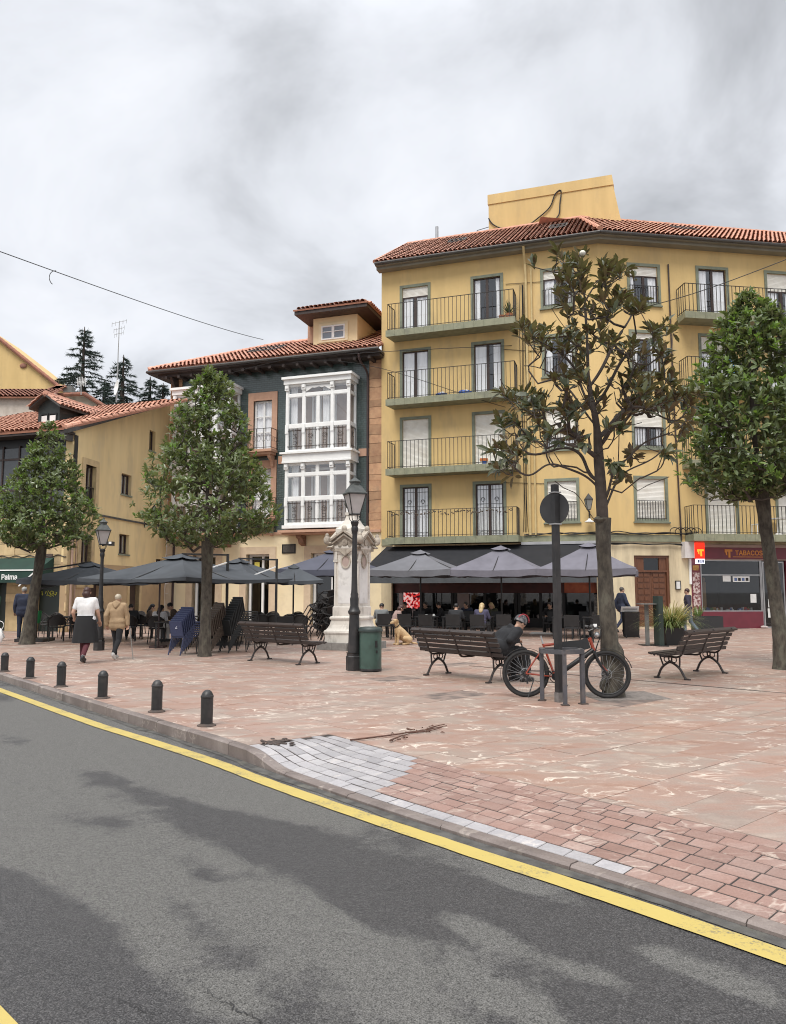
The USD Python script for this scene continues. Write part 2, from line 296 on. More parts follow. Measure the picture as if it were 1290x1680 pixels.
grey_look = stone_look('grey_paver_look', [(.25, (.27, .26, .27)), (.5, (.345, .33, .335)), (.75, (.41, .395, .395))], vein=.3, spots=.25, rand=.13)
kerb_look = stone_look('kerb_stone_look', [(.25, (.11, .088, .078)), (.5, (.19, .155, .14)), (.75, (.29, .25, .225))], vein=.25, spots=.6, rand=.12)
joint_look = mat('joint_mortar', (.055, .042, .036), (.03, .025, .022), scale=6, rough=.9)
slab_joint = mat('slab_joint', (.27, .2, .165), (.10, .08, .07), scale=3.5, rough=.9)
gutter_look = mat('gutter_asphalt', (.10, .096, .088), (.045, .042, .038), scale=7, rough=.8, bump=.6, bscale=120, dirt=(.17, .16, .12), dscale=2.2)
yline_look = usdkit.material(stage, '/World/Looks/yellow_road_paint', {
    'geo': ('geometry', {}), 'n': ('noise_texture', {'scale': 55.0, 'detail': 5.0, 'roughness': .75}), 'n2': ('noise_texture', {'scale': 3.0, 'detail': 6.0, 'roughness': .7}), 'a': ('math', {'math_type': 'add'}),
    'r': ('map_range', {'from_min': 1.07, 'from_max': 1.22, 'to_max': .8, 'clamp': True}), 'm': ('mix', {'color2': (.12, .115, .10)}), 'c': ('mix', {'color1': (.50, .39, .115), 'color2': (.42, .32, .09)}), 'b': ('bump', {'strength': .3, 'distance': .004}), 'p': ('principled_bsdf', {'roughness': .6})},
    [('geo.position', 'n.vector'), ('geo.position', 'n2.vector'), ('n.fac', 'a.value1'), ('n2.fac', 'a.value2'), ('a.value', 'r.value'), ('r.result', 'm.fac'), ('n2.fac', 'c.fac'), ('c.color', 'm.color1'), ('m.color', 'p.base_color'), ('n.fac', 'b.height'), ('b.normal', 'p.normal')], surface='p.BSDF')

road = thing('road', None, None, kind='structure')
# asphalt in a fine sheet where it is seen close, wide sheet beyond
def grid_sheet(xs, ys, z):
    X, Y = np.meshgrid(xs, ys); v = np.stack([X.ravel(), Y.ravel(), np.full(X.size, z)], 1); nx, ny = len(xs), len(ys)
    i, j = np.meshgrid(np.arange(ny - 1), np.arange(nx - 1), indexing='ij'); f = np.stack([i * nx + j, i * nx + j + 1, (i + 1) * nx + j + 1, (i + 1) * nx + j], -1).reshape(-1, 4)
    return v, f
def coords(a, b, c, d, st):
    return np.r_[a, np.linspace(a, b, 12)[1:-1], np.arange(b, c, st), np.linspace(c, d, 12)]
v, f = grid_sheet(coords(-90, -11, 3.2, 60, .07), coords(-40, 1.6, 19, 80, .07), ZR)
pq = v[:, :2] @ np.stack([E1, E2], 1); p3 = np.stack([pq[:, 0] * .38, pq[:, 1] * 1.0, np.zeros(len(v))], 1)
warp = p3 + .5 * np.stack([meshkit.fbm(p3 * 1.7, 3, 5), meshkit.fbm(p3 * 1.7, 3, 9), np.zeros(len(v))], 1)
damp = .50 + 1.7 * (meshkit.fbm(warp * .95 + 3.3, 5, 21) - .5) + 2.0 * (meshkit.fbm(warp * 2.6 + 9.1, 5, 27) - .5) + np.interp(np.linalg.norm(v[:, :2], axis=1), [2.5, 5.5, 9], [.22, .12, -.1])
def blob(x, y, rx, ry, amt, ang=0.0, soft=1.0):
    """a stain of asphalt centred where the ground at pixel (x, y) lies, rx and ry metres along and across the road"""
    global damp
    c = G(x, y, ZR)[:2]; d = v[:, :2] - c; a, b = d @ E1, d @ E2
    a, b = a * math.cos(ang) + b * math.sin(ang), -a * math.sin(ang) + b * math.cos(ang)
    rr = np.sqrt((a / rx) ** 2 + (b / ry) ** 2) + .55 * (meshkit.fbm(p3 * 2.6, 4, 33) - .5)
    damp = np.clip(damp + amt * np.clip((1.15 - rr) / soft, 0, 1), -.35, 1.1)
for b in [(120, 1300, 4.5, 1.7, -.75), (60, 1200, 4, 1.2, -.5), (330, 1285, 2.8, .42, -.6), (20, 1215, .9, .3, .9), (200, 1290, 1.7, .28, .95, .05), (360, 1350, 1.5, .33, 1.0), (480, 1390, 1.2, .4, .8), (100, 1350, 1.2, .35, .55),
          (260, 1440, 1.2, .28, -.75), (380, 1490, .5, .2, -.55), (90, 1430, .8, .25, -.4), (60, 1500, .9, .33, .9), (120, 1590, .8, .3, .7), (290, 1475, .55, .2, .7), (300, 1560, .8, .28, -.55), (350, 1640, .6, .2, -.55),
          (620, 1420, 1.6, .42, .55), (760, 1500, 1.5, .5, .6), (940, 1560, 1.4, .5, .55), (1150, 1640, 1.5, .5, .5), (560, 1530, .6, .15, -1.2), (610, 1590, .42, .12, -.9), (470, 1480, .4, .1, -.6), (800, 1535, .55, .13, -1.2), (980, 1600, .22, .09, -.95), (1130, 1588, .55, .12, -1.2), (830, 1640, .4, .1, -.9), (840, 1448, .22, .07, -.9), (700, 1660, .6, .14, -.6), (640, 1470, .4, .1, .5)]:
    blob(*b)
ap = obj('asphalt', (v, f), asphalt, road)
UsdGeom.PrimvarsAPI(ap).CreatePrimvar('damp', Sdf.ValueTypeNames.FloatArray, 'vertex').Set(Vt.FloatArray.FromNumpy(np.clip(damp, -.2, 1.2).astype(np.float32)))
def ribbon(s, o0, o1, z, mbq=None):
    a, b = K(s, o0), K(s, o1); z = np.broadcast_to(z, (len(s),)); mbq = mbq or MB(); n = len(s)
    vv = np.vstack([np.c_[a, z], np.c_[b, z]]); i = np.arange(n - 1); return mbq.add(vv, np.stack([i, i + n, i + n + 1, i + 1], 1)[:, ::-1])
ss = np.arange(2, SEND - 1, .05)
gn = meshkit.fbm(np.c_[ss * 1.4, ss * 0, ss * 0], 4, 3)
obj('gutter', ribbon(ss, -.02 - .11 * gn, np.full(len(ss), .01), ZR + .004), gutter_look, road)
jn = .006 * (meshkit.noise(np.c_[ss * 9, ss * 0, ss * 0], 4) - .5); yo = np.interp(ss, [0, S0 - 9, S0 - 3, S0, S0 + 3, S0 + 8], [-.40, -.39, -.35, -.245, -.18, -.185])
obj('yellow_line', ribbon(ss, yo - .085 + jn, yo + .075 + jn[::-1], ZR + .008), yline_look, road)
a0, a1 = G(-60, 1590, ZR), G(36, 1690, ZR); d = (a1 - a0) / np.linalg.norm(a1 - a0); nn = np.array([-d[1], d[0], 0])
q = [a0 - 14 * d, a1 + 4 * d, a1 + 4 * d - nn * .16, a0 - 14 * d - nn * .16]
obj('yellow_line', MB().quad(*[(x[0], x[1], ZR + .008) for x in q][::-1]), yline_look, road)
# long crack that was sealed
def crack(pts, w, z, seed):
    rr = np.random.default_rng(seed); p = spline([np.r_[G(*q_, z)[:2], z] for q_ in pts], 40); p[:, :2] += rr.normal(0, .012, (40, 2)); n_ = np.gradient(p[:, :2], axis=0); n_ = np.c_[-n_[:, 1], n_[:, 0]]; n_ /= np.linalg.norm(n_, axis=1, keepdims=True)
    ww = w * (.4 + rr.random(40))[:, None] * np.sin(np.linspace(.15, 3.0, 40))[:, None]; vv = np.vstack([np.c_[p[:, :2] - n_ * ww, p[:, 2]], np.c_[p[:, :2] + n_ * ww, p[:, 2]]]); i = np.arange(39)
    return MB().add(vv, np.stack([i, i + 1, i + 41, i + 40], 1))
tar = mat('crack_tar', (.018, .017, .017), rough=.7)
obj('crack', crack([(330, 1612), (380, 1650), (440, 1680), (470, 1700)], .003, ZR + .005, 1), tar, road)
obj('crack', crack([(150, 1630), (200, 1640), (260, 1690)], .002, ZR + .005, 2), tar, road)

# kerb stones
kerb = thing('kerb', None, None, kind='structure')
KW = .12
s = 3.0; r_ = np.random.default_rng(3)
while s < SEND - 2:
    L = .95 + r_.random() * .25 if s > S0 - 1.2 else .75 + .5 * r_.random()
    e = np.linspace(s + .004, s + L - .004, 7); a, b = K(e, .022), K(e, KW); zt = kz(e) + r_.normal(0, .002); n = 7
    cv = np.minimum(.018, (zt - ZR) * .45)
    rows = [np.c_[a, np.full(n, ZR - .06)], np.c_[a, zt - cv], np.c_[K(e, .04), zt], np.c_[b, zt], np.c_[b, np.full(n, ZR - .06)]]
    mbq = MB(); vv = np.vstack(rows); i, j = np.meshgrid(np.arange(4), np.arange(n - 1), indexing='ij')
    ff = np.stack([i * n + j, i * n + j + 1, (i + 1) * n + j + 1, (i + 1) * n + j], -1).reshape(-1, 4)
    mbq.add(vv, ff); mbq.add(vv, [[0, n, 2 * n, 3 * n], [0, 3 * n, 4 * n, 4 * n]]); mbq.add(vv, np.array([[0, n, 2 * n, 3 * n], [0, 3 * n, 4 * n, 4 * n]])[:, ::-1] + n - 1)
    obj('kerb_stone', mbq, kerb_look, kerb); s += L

# dropped strip of pavers, courses parallel to the kerb
ramp = thing('paver_strip', None, None, kind='structure')
NC, CW = 8, .127
SW = KW + .004 + NC * CW
def strip_z(s, o): return kz(s) * (1 - np.clip((np.asarray(o) - KW) / (SW - KW), 0, 1))
npv = 0; stuff = {0: MB(), 1: MB()}
for c in range(NC):
    o0 = KW + .008 + c * CW; o1 = o0 + CW - .014
    s = S0 - .12 + (.1 if c % 2 else 0); s_end = S0 + 13
    while s < s_end:
        L = .213 + r_.normal(0, .004)
        if r_.random() < .035: L *= .55
        grey = (s < S0 + 1.80 - .05 * c) or (c == 0 and s < S0 + 4.25)
        e = np.array([s + .003, s + L - .004]); A, B = K(e, o0), K(e, o1); dz = r_.normal(0, .0016)
        za, zb = strip_z(e, o0) + dz, strip_z(e, o1) + dz + r_.normal(0, .001)
        top = np.array([[*A[0], za[0]], [*A[1], za[1]], [*B[1], zb[1]], [*B[0], zb[0]]]); cen = top.mean(0); ch = cen + (top - cen) * np.array([.955, .955, 1]); ch[:, 2] += .0; mid = top - [0, 0, .006]
        bot = top - [0, 0, .06]; vv = np.vstack([ch, mid, bot]); ff = [[0, 1, 2, 3]]
        for k in range(4): ff += [[4 + k, 4 + (k + 1) % 4, (k + 1) % 4, k], [8 + k, 8 + (k + 1) % 4, 4 + (k + 1) % 4, 4 + k]]
        mbq = MB().add(vv, ff); x_, y_ = proj(cen)
        if npv < 295 and -60 < x_ < 1350 and y_ < 1720 and cen[1] > .5:
            obj('grey_paver' if grey else 'red_paver', mbq, grey_look if grey else red_look, ramp); npv += 1
        else: stuff[0 if grey else 1].add(*mbq.get())
        s += L
if stuff[1].n: obj('paver_rows', stuff[1], red_look, ramp, kind='stuff')
e = np.linspace(S0 - .2, S0 + 13.2, 140); m_ = MB(); rows = [np.c_[K(e, o), strip_z(e, o) - .0042] for o in (KW - .004, KW + .5, SW + .01)]
for a, b in zip(rows[:-1], rows[1:]): m_.add(np.vstack([a, b]), np.stack([np.arange(139), np.arange(1, 140), np.arange(141, 280), np.arange(140, 279)], 1))
obj('mortar_bed', m_, joint_look, ramp)

# the square: marble slabs in strips square to the kerb
plaza = thing('plaza', None, None, kind='structure')
kk = np.arange(2.5, SEND - .5, .2); edge = K(kk, KW + .004)
region = Polygon(np.vstack([edge, [(70, -20), (70, 80), (-32, 80)]])).buffer(0)
sedge = np.vstack([K(np.full(4, S0 - .125), np.linspace(KW, SW + .006, 4)), K(np.linspace(S0 - .125, S0 + 13.2, 60), SW + .006), K(np.linspace(S0 + 13.2, S0 - .12, 70), -.05)])
strip_poly = Polygon(sedge).buffer(0)
flare = region.difference(strip_poly)
obj('joint_bed', MB().poly(region.difference(strip_poly.buffer(-.02)), lambda a, b, t: np.c_[a, b, t], -.05, -.0024), slab_joint, plaza)
O = K(S0)[0]; cand = []
r_ = np.random.default_rng(11); i = 0; a = -48.0
while a < 60:
    wdt = .52 + .12 * (r_.random() < .4); b = -2.0 + r_.random()
    while b < 48:
        L = .7 + r_.random() * .6
        c0 = O + E1 * (a + wdt / 2) + E2 * (b + L / 2)
        if -20 < c0[0] < 24 and 2 < c0[1] < 42 and abs(c0[0]) < c0[1] * .62 + 2.5:
            cand.append((a, wdt, b, L, c0))
        b += L
    a += wdt
inner = flare.buffer(-.05)
def corners(a, wdt, b, L, g=.003): return [O + E1 * x + E2 * y for x, y in ((a + g, b + g), (a + wdt - g, b + g), (a + wdt - g, b + L - g), (a + g, b + L - g))]
shapely.prepare(inner); shapely.prepare(flare)
keep = []
for (a, wdt, b, L, c0) in cand:
    q = Polygon(corners(a, wdt, b, L))
    if inner.contains(q): keep.append((np.linalg.norm(c0), q, True))
    elif flare.intersects(q):
        for g in getattr(q.intersection(flare), 'geoms', [q.intersection(flare)]):
            if g.geom_type == 'Polygon' and g.area > .004: keep.append((np.linalg.norm(c0), g, False))
keep.sort(key=lambda k: k[0]); far = MB(); n = 0
for (dist, q, whole) in keep:
    x_, y_ = proj(np.array([q.centroid.x, q.centroid.y, 0])); seen = -40 < x_ < 1330
    dz = r_.normal(0, .0012)
    m_ = MB().poly(q, lambda a, b, t: np.c_[a, b, t + dz], -.05, 0.0)
    if seen and n < 299: obj('paving_slab', m_, slab_look, plaza); n += 1
    else: far.add(*m_.get())
obj('paving_field', far, slab_look, plaza, kind='stuff')
# narrow drain channel running parallel to the kerb
drain_look = mat('drain_iron', (.035, .03, .028), (.07, .05, .04), scale=9, rough=.7)
c0, c1 = G(770, 1092.5), G(1310, 1139.5); d = (c1 - c0) / np.linalg.norm(c1 - c0); c1 = c1 + d * 4
obj('drain_channel', MB().bar(c0 + [0, 0, -.006], c1 + [0, 0, -.006], .045, .024), drain_look, plaza)
pc = G(1040, 1144); tre = MB().box((pc[0] - .12, pc[1] + .15, -.006), (1.15, .95, .018), rz=math.radians(8))
obj('tree_grate', tre, mat('worn_grate', (.23, .2, .18), (.12, .105, .095), scale=14, rough=.7, bump=.6, bscale=40), plaza)
# far ground beyond the square, one sheet to the horizon
terr = obj('ground', MB().add(*grid_sheet(np.linspace(-1200, 1200, 9), np.linspace(-600, 1800, 9), -.2)), mat('far_ground', (.2, .18, .16)), kind='structure')
# ------------------------------------------------------------------ building materials
ochre = mat('ochre_plaster', (.64, .46, .205), (.56, .395, .17), scale=.5, rough=.85, bump=.25, bscale=45, stretch=(1, 1, .35), dirt=(.45, .33, .17), dscale=1.1, streak=.025)
ochre_pale = mat('pale_ochre_plaster', (.72, .56, .30), (.62, .47, .24), scale=.5, rough=.85, bump=.25, bscale=45, stretch=(1, 1, .4), dirt=(.50, .40, .25), dscale=1.0, streak=.03)
cream = mat('cream_plaster', (.80, .69, .47), (.74, .62, .40), scale=.6, rough=.85, bump=.2, dirt=(.6, .5, .34), dscale=1.0)
cream_dirty = mat('stained_cream_plaster', (.74, .64, .44), (.62, .52, .34), scale=.8, rough=.85, bump=.2, stretch=(1, 1, .25), dirt=(.38, .31, .21), dscale=1.3, streak=.16)
greytrim = mat('grey_green_paint', (.205, .225, .165), (.165, .18, .13), scale=3, rough=.7, dirt=(.12, .12, .09), dscale=1.5)
bandgreen = mat('green_slab_tile', (.255, .255, .17), (.195, .20, .13), scale=4, rough=.6, dirt=(.16, .16, .12), dscale=2)
soffit = mat('soffit_paint', (.24, .22, .17), (.19, .175, .135), scale=1.2, rough=.8)
darkbrown = mat('dark_brown_wood', (.028, .016, .013), (.05, .028, .022), scale=9, rough=.55)
iron = mat('black_iron', (.017, .016, .016), (.03, .026, .024), scale=20, rough=.5, bump=.15, bscale=80)
gutterm = mat('dark_gutter', (.045, .042, .04), (.065, .06, .055), scale=3, rough=.5)
shutterm = mat('white_shutter', (.74, .72, .66), (.66, .63, .56), scale=2, rough=.5, dirt=(.55, .5, .42), dscale=1.2)
curtain = mat('white_curtain', (.86, .86, .86), (.78, .78, .79), scale=7, rough=.9, stretch=(3, 3, .2))
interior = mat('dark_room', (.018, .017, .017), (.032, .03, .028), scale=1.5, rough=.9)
tilem = mat('terracotta_tile', (.60, .325, .235), (.47, .23, .16), scale=1.2, rough=.8, rand=.26, bump=.2, dirt=(.16, .09, .07), dscale=1.8)
tilem2 = mat('orange_terracotta_tile', (.60, .315, .215), (.50, .245, .165), scale=1.2, rough=.8, rand=.2, bump=.2, dirt=(.3, .14, .09), dscale=1.5)
tilem3 = mat('weathered_tile', (.36, .15, .095), (.23, .105, .075), scale=2, rough=.85, rand=.3, bump=.2, dirt=(.12, .085, .065), dscale=1.8)
roofbed = mat('roof_bed', (.36, .16, .10), rough=.9)
glass = glassmat('window_glass', tint=(.98, .985, .99), ior=1.8)
glass_dark = glassmat('shop_glass', tint=(.55, .57, .58), ior=1.5)
pipem = mat('ochre_pipe', (.58, .45, .22), (.48, .36, .17), scale=2, rough=.6)
cablem = mat('black_cable', (.015, .014, .014), rough=.6)
burg = mat('burgundy_paint', (.15, .022, .035), (.12, .018, .028), scale=3, rough=.4)
doorwood = mat('brown_door_wood', (.15, .058, .026), (.095, .036, .017), scale=6, rough=.45, stretch=(6, 6, .6))
whitep = mat('white_joinery_paint', (.80, .80, .78), (.74, .74, .72), scale=3, rough=.45)
sand = mat('salmon_stone_surround', (.50, .30, .205), (.42, .25, .17), scale=3, rough=.8, bump=.2)
sandstone = mat('sandstone_block', (.48, .29, .165), (.36, .20, .115), scale=2.5, rough=.85, rand=.22, bump=.5, bscale=25, dirt=(.22, .15, .10), dscale=2)
wallstone = mat('golden_ashlar', (.56, .42, .23), (.45, .33, .175), scale=2, rough=.85, rand=.14, bump=.4, bscale=25, dirt=(.26, .2, .13), dscale=1.5)
palestone = mat('pale_stone_surround', (.60, .48, .34), (.52, .40, .28), scale=3, rough=.8, bump=.25)
eavewood = mat('dark_eave_wood', (.03, .02, .017), (.05, .034, .028), scale=5, rough=.6)
purple_brown = mat('brown_cast_iron', (.05, .028, .026), (.035, .02, .02), scale=6, rough=.45)

def frame_box(F, mb, u0, u1, z0, z1, w, v0, v1, bottom=True):
    F.box(mb, u0, u0 + w, v0, v1, z0, z1); F.box(mb, u1 - w, u1, v0, v1, z0, z1); F.box(mb, u0 + w, u1 - w, v0, v1, z1 - w, z1)
    if bottom: F.box(mb, u0 + w, u1 - w, v0, v1, z0, z0 + w)
    return mb
def sheet(F, u0, u1, z0, z1, v, amp=0.0, n=1, ph=0.0):
    u = np.linspace(u0, u1, n + 1); vv = v + amp * np.sin(np.linspace(0, n * 1.3, n + 1) + ph); k = n + 1
    a = np.vstack([F.arr(u, vv, np.full(k, z0)), F.arr(u, vv, np.full(k, z1))]); i = np.arange(n)
    return MB().add(a, np.stack([i, i + 1, i + 1 + k, i + k], 1))
def slats(F, u0, u1, z0, z1, v, p=.055):
    n = max(2, int((z1 - z0) / p)); zz, vv = [], []
    for k in range(n):
        za = z1 - (z1 - z0) * k / n; zb = z1 - (z1 - z0) * (k + 1) / n
        zz += [za, za - (za - zb) * .82, zb]; vv += [v, v + .012, v]
    k = len(zz); a = np.vstack([F.arr(np.full(k, u0), vv, zz), F.arr(np.full(k, u1), vv, zz)]); i = np.arange(k - 1)
    return MB().add(a, np.stack([i, i + 1, i + 1 + k, i + k], 1))
def railing(F, mb, path, z0, z1, step=.17, r=.011, knee=None, top=.02):
    """path: list of (u, v) corners; bars between a bottom and a top rail"""
    for (a, b) in zip(path[:-1], path[1:]):
        A, B = F.pt(*a, 0), F.pt(*b, 0); L = np.linalg.norm(B - A); n = max(1, round(L / step))
        for z, w in ((z1, top * 2), (z0 + .09, top * 1.3)): mb.bar(A + [0, 0, z], B + [0, 0, z], w, top * 1.1)
        for k in range(n + 1):
            p = A + (B - A) * k / n; mb.box(p + [0, 0, (z0 + z1) / 2], (2 * r, 2 * r, z1 - z0), rz=math.atan2(F.d[1], F.d[0]))
    return mb
def tiles(F, ulo, uhi, ve, ze, run, th, w=.23, course=.4, seed=1, bed=None, lift=.0):
    """barrel tiles on a slope that rises away from the wall: w metres per column, half-round pieces one by one"""
    r_ = np.random.default_rng(seed); mb = MB(); c, s_ = math.cos(th), math.sin(th); umin, umax = min(ulo(0), ulo(run)), max(uhi(0), uhi(run))
    g = np.linspace(0, np.pi, 6)
    for i in range(int(math.ceil((umax - umin) / w))):
        u = umin + (i + .5) * w
        nc = int(run / c / course)
        for j in range(nc):
            t0 = j * course - .03; t1 = t0 + course + .05; tm = (t0 + course / 2) * c
            if not (ulo(tm) - .02 <= u <= uhi(tm) + .02): continue
            r = w * .47; R = np.array([r * 1.05, r * .88]); T = np.array([t0, t1]); H = np.array([.045, .012]) + r_.normal(0, .004); uu = u + r_.normal(0, .006)
            P_ = []
            for q in range(2):
                du = R[q] * np.cos(g); dh = R[q] * np.sin(g) * .9 + H[q] + lift
                v_ = ve - T[q] * c - dh * s_ * -1 * 0 + dh * s_; z_ = ze + T[q] * s_ + dh * c
                P_.append(F.arr(uu + du, v_, z_))
            k = len(g); ii = np.arange(k - 1); mb.add(np.vstack(P_), np.stack([ii, ii + k, ii + k + 1, ii + 1], 1))
    if bed is not None:
        for h0 in (0.0,):
            tt = [0, run]; q = [F.pt(ulo(0), ve, ze + .02), F.pt(uhi(0), ve, ze + .02), F.pt(uhi(run), ve - run, ze + .02 + run * math.tan(th)), F.pt(ulo(run), ve - run, ze + .02 + run * math.tan(th))]
            q2 = [x - [0, 0, .09] for x in q]; bed.add(q + q2, [[0, 1, 2, 3], [7, 6, 5, 4], [0, 4, 5, 1], [1, 5, 6, 2], [2, 6, 7, 3], [3, 7, 4, 0]])
    return mb

def window(F, bld, u0, u1, z0, z1, holes, trim=.13, sill=False, shut=0.0, curt=True, door=False, rail=False, grille=False, trimm=None, sashm=None, deep=.05, leaves=2, mid=None):
    tm, sm = trimm or greytrim, sashm or darkbrown
    holes.append((u0 + trim, u1 - trim, z0 + (0 if door else .08), z1 - trim))
    a, b, c, d = holes[-1]
    w = obj('window', frame_box(F, MB(), u0, u1, z0, z1, trim, -.02, .035, bottom=False) if door else F_sill(F, frame_box(F, MB(), u0, u1, z0, z1, trim, -.02, .035), u0, u1, z0), tm, bld)
    ztop = d - (d - c) * shut
    if shut > 0: obj('shutter', slats(F, a + .005, b - .005, ztop, d, -.062), shutterm, w)
    if shut < .97:
        sb = frame_box(F, MB(), a, b, c, ztop if shut else d, .055, -deep - .05, -deep)
        for k in range(1, leaves): x = a + (b - a) * k / leaves; F.box(sb, x - .06, x + .06, -deep - .052, -deep + .004, c + .055, (ztop if shut else d) - .055)
        if mid: F.box(sb, a + .05, b - .05, -deep - .048, -deep - .004, mid - .025, mid + .025)
        obj('sash', sb, sm, w)
        for k in range(leaves):
            x0, x1 = a + (b - a) * k / leaves, a + (b - a) * (k + 1) / leaves
            obj('pane', sheet(F, x0 + .05, x1 - .05, c + .05, (ztop if shut else d) - .05, -deep - .03), glass, w)
        if curt:
            if curt == 2: obj('curtain', sheet(F, a - .1, b + .1, c, d, -deep - .07, .02, 24), curtain, w)
            else:
                W_ = b - a
                obj('curtain', sheet(F, a - .05, a + W_ * rng.uniform(.16, .52), c, d, -deep - .07, .02, 12), curtain, w); obj('curtain', sheet(F, b - W_ * rng.uniform(.12, .5), b + .05, c, d, -deep - .07, .02, 12, 1), curtain, w)
    if rail: obj('railing', railing(F, MB(), [(a - .02, .03), (b + .02, .03)], c - .02, c + (d - c) * rail, .125), iron, w)
    if grille:
        m_ = MB()
        for k in range(9): x = a + (b - a) * (k + .5) / 9; F.box(m_, x - .008, x + .008, -.09, -.074, c, d)
        F.box(m_, (a + b) / 2 - .03, (a + b) / 2 + .03, -.10, -.06, c, d)
        for zz in (c + .25, c + (d - c) * .62, d - .25): F.box(m_, a, b, -.092, -.08, zz, zz + .02)
        for x in (a + (b - a) * .25, a + (b - a) * .75):
            for q in (-1, 1):
                sp = [F.pt(x + q * .10 * math.cos(t) * (1 - t / 9), -.082, c + (d - c) * .70 + .14 * math.sin(t) * (1 - t / 9)) for t in np.linspace(0, 5.5, 14)]; m_.tube(sp, .009, 4)
        obj('grille', m_, iron, w)
    return w
def F_sill(F, mb, u0, u1, z0): F.box(mb, u0 - .05, u1 + .05, -.02, .09, z0 - .06, z0); return mb

# ================================================================== yellow apartment building
FY1 = Frame((-.55, 36.3), (9.65, -3.25)); L1 = math.hypot(9.65, 3.25)
FY2 = Frame((9.1, 33.05), (math.cos(math.radians(8.7)), math.sin(math.radians(8.7)))); L2 = 15.0
TB = math.tan((math.atan2(3.25, 9.65) + math.radians(8.7)) / 2)
yb = thing('yellow_apartment_building', 'four storey yellow apartment building with iron balconies above a dark restaurant and tobacco shop', 'building', (9.1, 33.05, 0))
h1, h2 = [], []
FLO = [(4.03, 6.55), (7.2, 9.76), (10.46, 13.05), (13.75, 16.2)]
for k, (zf, zt) in enumerate(FLO):
    sh = [(0, 0), (1, 1), (0, 0), (.2, 0)][k]
    window(FY1, yb, .93, 2.46, zf + .02, zt, h1, door=True, shut=sh[0], curt=2 if k in (0, 2) else True, grille=(k == 0))  # third floor full curtain is added, standing in for bright sky reflection
    window(FY1, yb, 4.40, 5.93, zf + .02, zt, h1, door=True, shut=sh[1], curt=2 if k == 0 else (True if k != 1 else True), grille=(k == 0))
    zs = [4.58, 7.78, 11.1, 14.26][k]; zt2 = [6.52, 9.74, 13.05, 16.12][k]
    window(FY1, yb, 7.62, 9.12, zs, zt2, h1, sill=True, shut=[1, .72, 0, .22][k], rail=.47)
    window(FY2, yb, 1.32, 2.90, zs, zt2 + .06, h2, sill=True, shut=[1, .5, .15, .25][k], rail=.47)
    window(FY2, yb, 4.62, 6.22, zf + .02, zt + .05, h2, door=True, shut=[1, .4, .28, 0][k])
    window(FY2, yb, 8.0, 9.65, zf + .02, zt + .05, h2, door=True, shut=[1, .6, .3, .35][k])
# openings at street level
rest_hole = (.5, 9.75, 0.0, 3.35); h1.append(rest_hole)
door_hole = (1.24, 2.86, 0.0, 3.13); shop_hole = (3.86, 10.4, 0.0, 3.5); h2 += [door_hole, shop_hole]
ZG = 3.72
wl = MB(); FY1.wall(wl, [(0, ZG), (L1, ZG), (L1, 17.1), (0, 17.1)], [h for h in h1 if h[2] > 3], -.25, 0)
FY2.wall(wl, [(0, ZG), (L2, ZG), (L2, 17.1), (0, 17.1)], [h for h in h2 if h[2] > 3], -.25, 0)
FY1.box(wl, -.002, .3, -9, -.25, 0, 17.1); FY2.box(wl, L2 - .3, L2, -9, -.25, 0, 17.1); FY1.box(wl, 0, L1 + 6, -9.3, -9.0, 0, 17.1); FY2.box(wl, -3, L2, -9.3, -9.05, 0, 17.1)
obj('upper_wall', wl, ochre, yb)
wl = MB(); FY1.wall(wl, [(0, 0), (L1, 0), (L1, ZG - .002), (0, ZG - .002)], [rest_hole], -.25, -.004); FY2.wall(wl, [(0, 0), (L2, 0), (L2, ZG - .002), (0, ZG - .002)], [door_hole, shop_hole], -.25, -.004)
obj('ground_floor_wall', wl, cream_dirty, yb)
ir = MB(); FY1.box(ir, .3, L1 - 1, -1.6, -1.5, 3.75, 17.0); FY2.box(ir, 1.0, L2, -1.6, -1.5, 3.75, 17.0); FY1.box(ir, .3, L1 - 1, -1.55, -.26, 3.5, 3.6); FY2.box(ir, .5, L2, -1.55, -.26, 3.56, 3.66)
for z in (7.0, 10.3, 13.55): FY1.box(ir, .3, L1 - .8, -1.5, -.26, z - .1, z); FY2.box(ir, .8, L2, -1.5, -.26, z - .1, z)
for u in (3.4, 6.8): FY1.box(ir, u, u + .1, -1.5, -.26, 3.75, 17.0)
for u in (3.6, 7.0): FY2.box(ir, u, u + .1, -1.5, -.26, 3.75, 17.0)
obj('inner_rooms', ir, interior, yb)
for F, a, b in ((FY1, 6.55, L1 + .01), (FY2, .012, 3.45), (FY1, .03, .55)): F.box(q := MB(), a, b, -.1, .05, ZG, 4.02); obj('string_course', q, bandgreen, yb)
def balcony(F, u0, u1, k, vout=.92, slanted=True):
    zf = FLO[k][0]; b = MB()
    pts = [(u0 + .12, 0), (u0, vout), (u1, vout), (u1 - .0, 0)]
    b.poly(Polygon(pts), lambda a, c, t: F.arr(a, c, t), zf - .30, zf - .02)
    bal = obj('balcony_slab', b, bandgreen, yb)
    nt = int((u1 - u0) / .46)
    for i in range(nt):
        a = u0 + (u1 - u0) * i / nt
        obj('edge_tile', F_(F, a + .006, a + (u1 - u0) / nt - .006, vout, vout + .015, zf - .31, zf - .005), bandgreen, bal)
    zt = zf + 1.28 if k else zf + 1.22
    rl = railing(F, MB(), [(u0 + .14, .05), (u0 + .08, vout - .07), (u1 - .08, vout - .07), (u1 - .1, .05)], zf - .02, zt, .185)
    rr = obj('railing', rl, iron, yb)
def F_(F, *a): return F.box(MB(), *a) if False else (lambda m: (F.box(m, *a), m)[1])(MB())
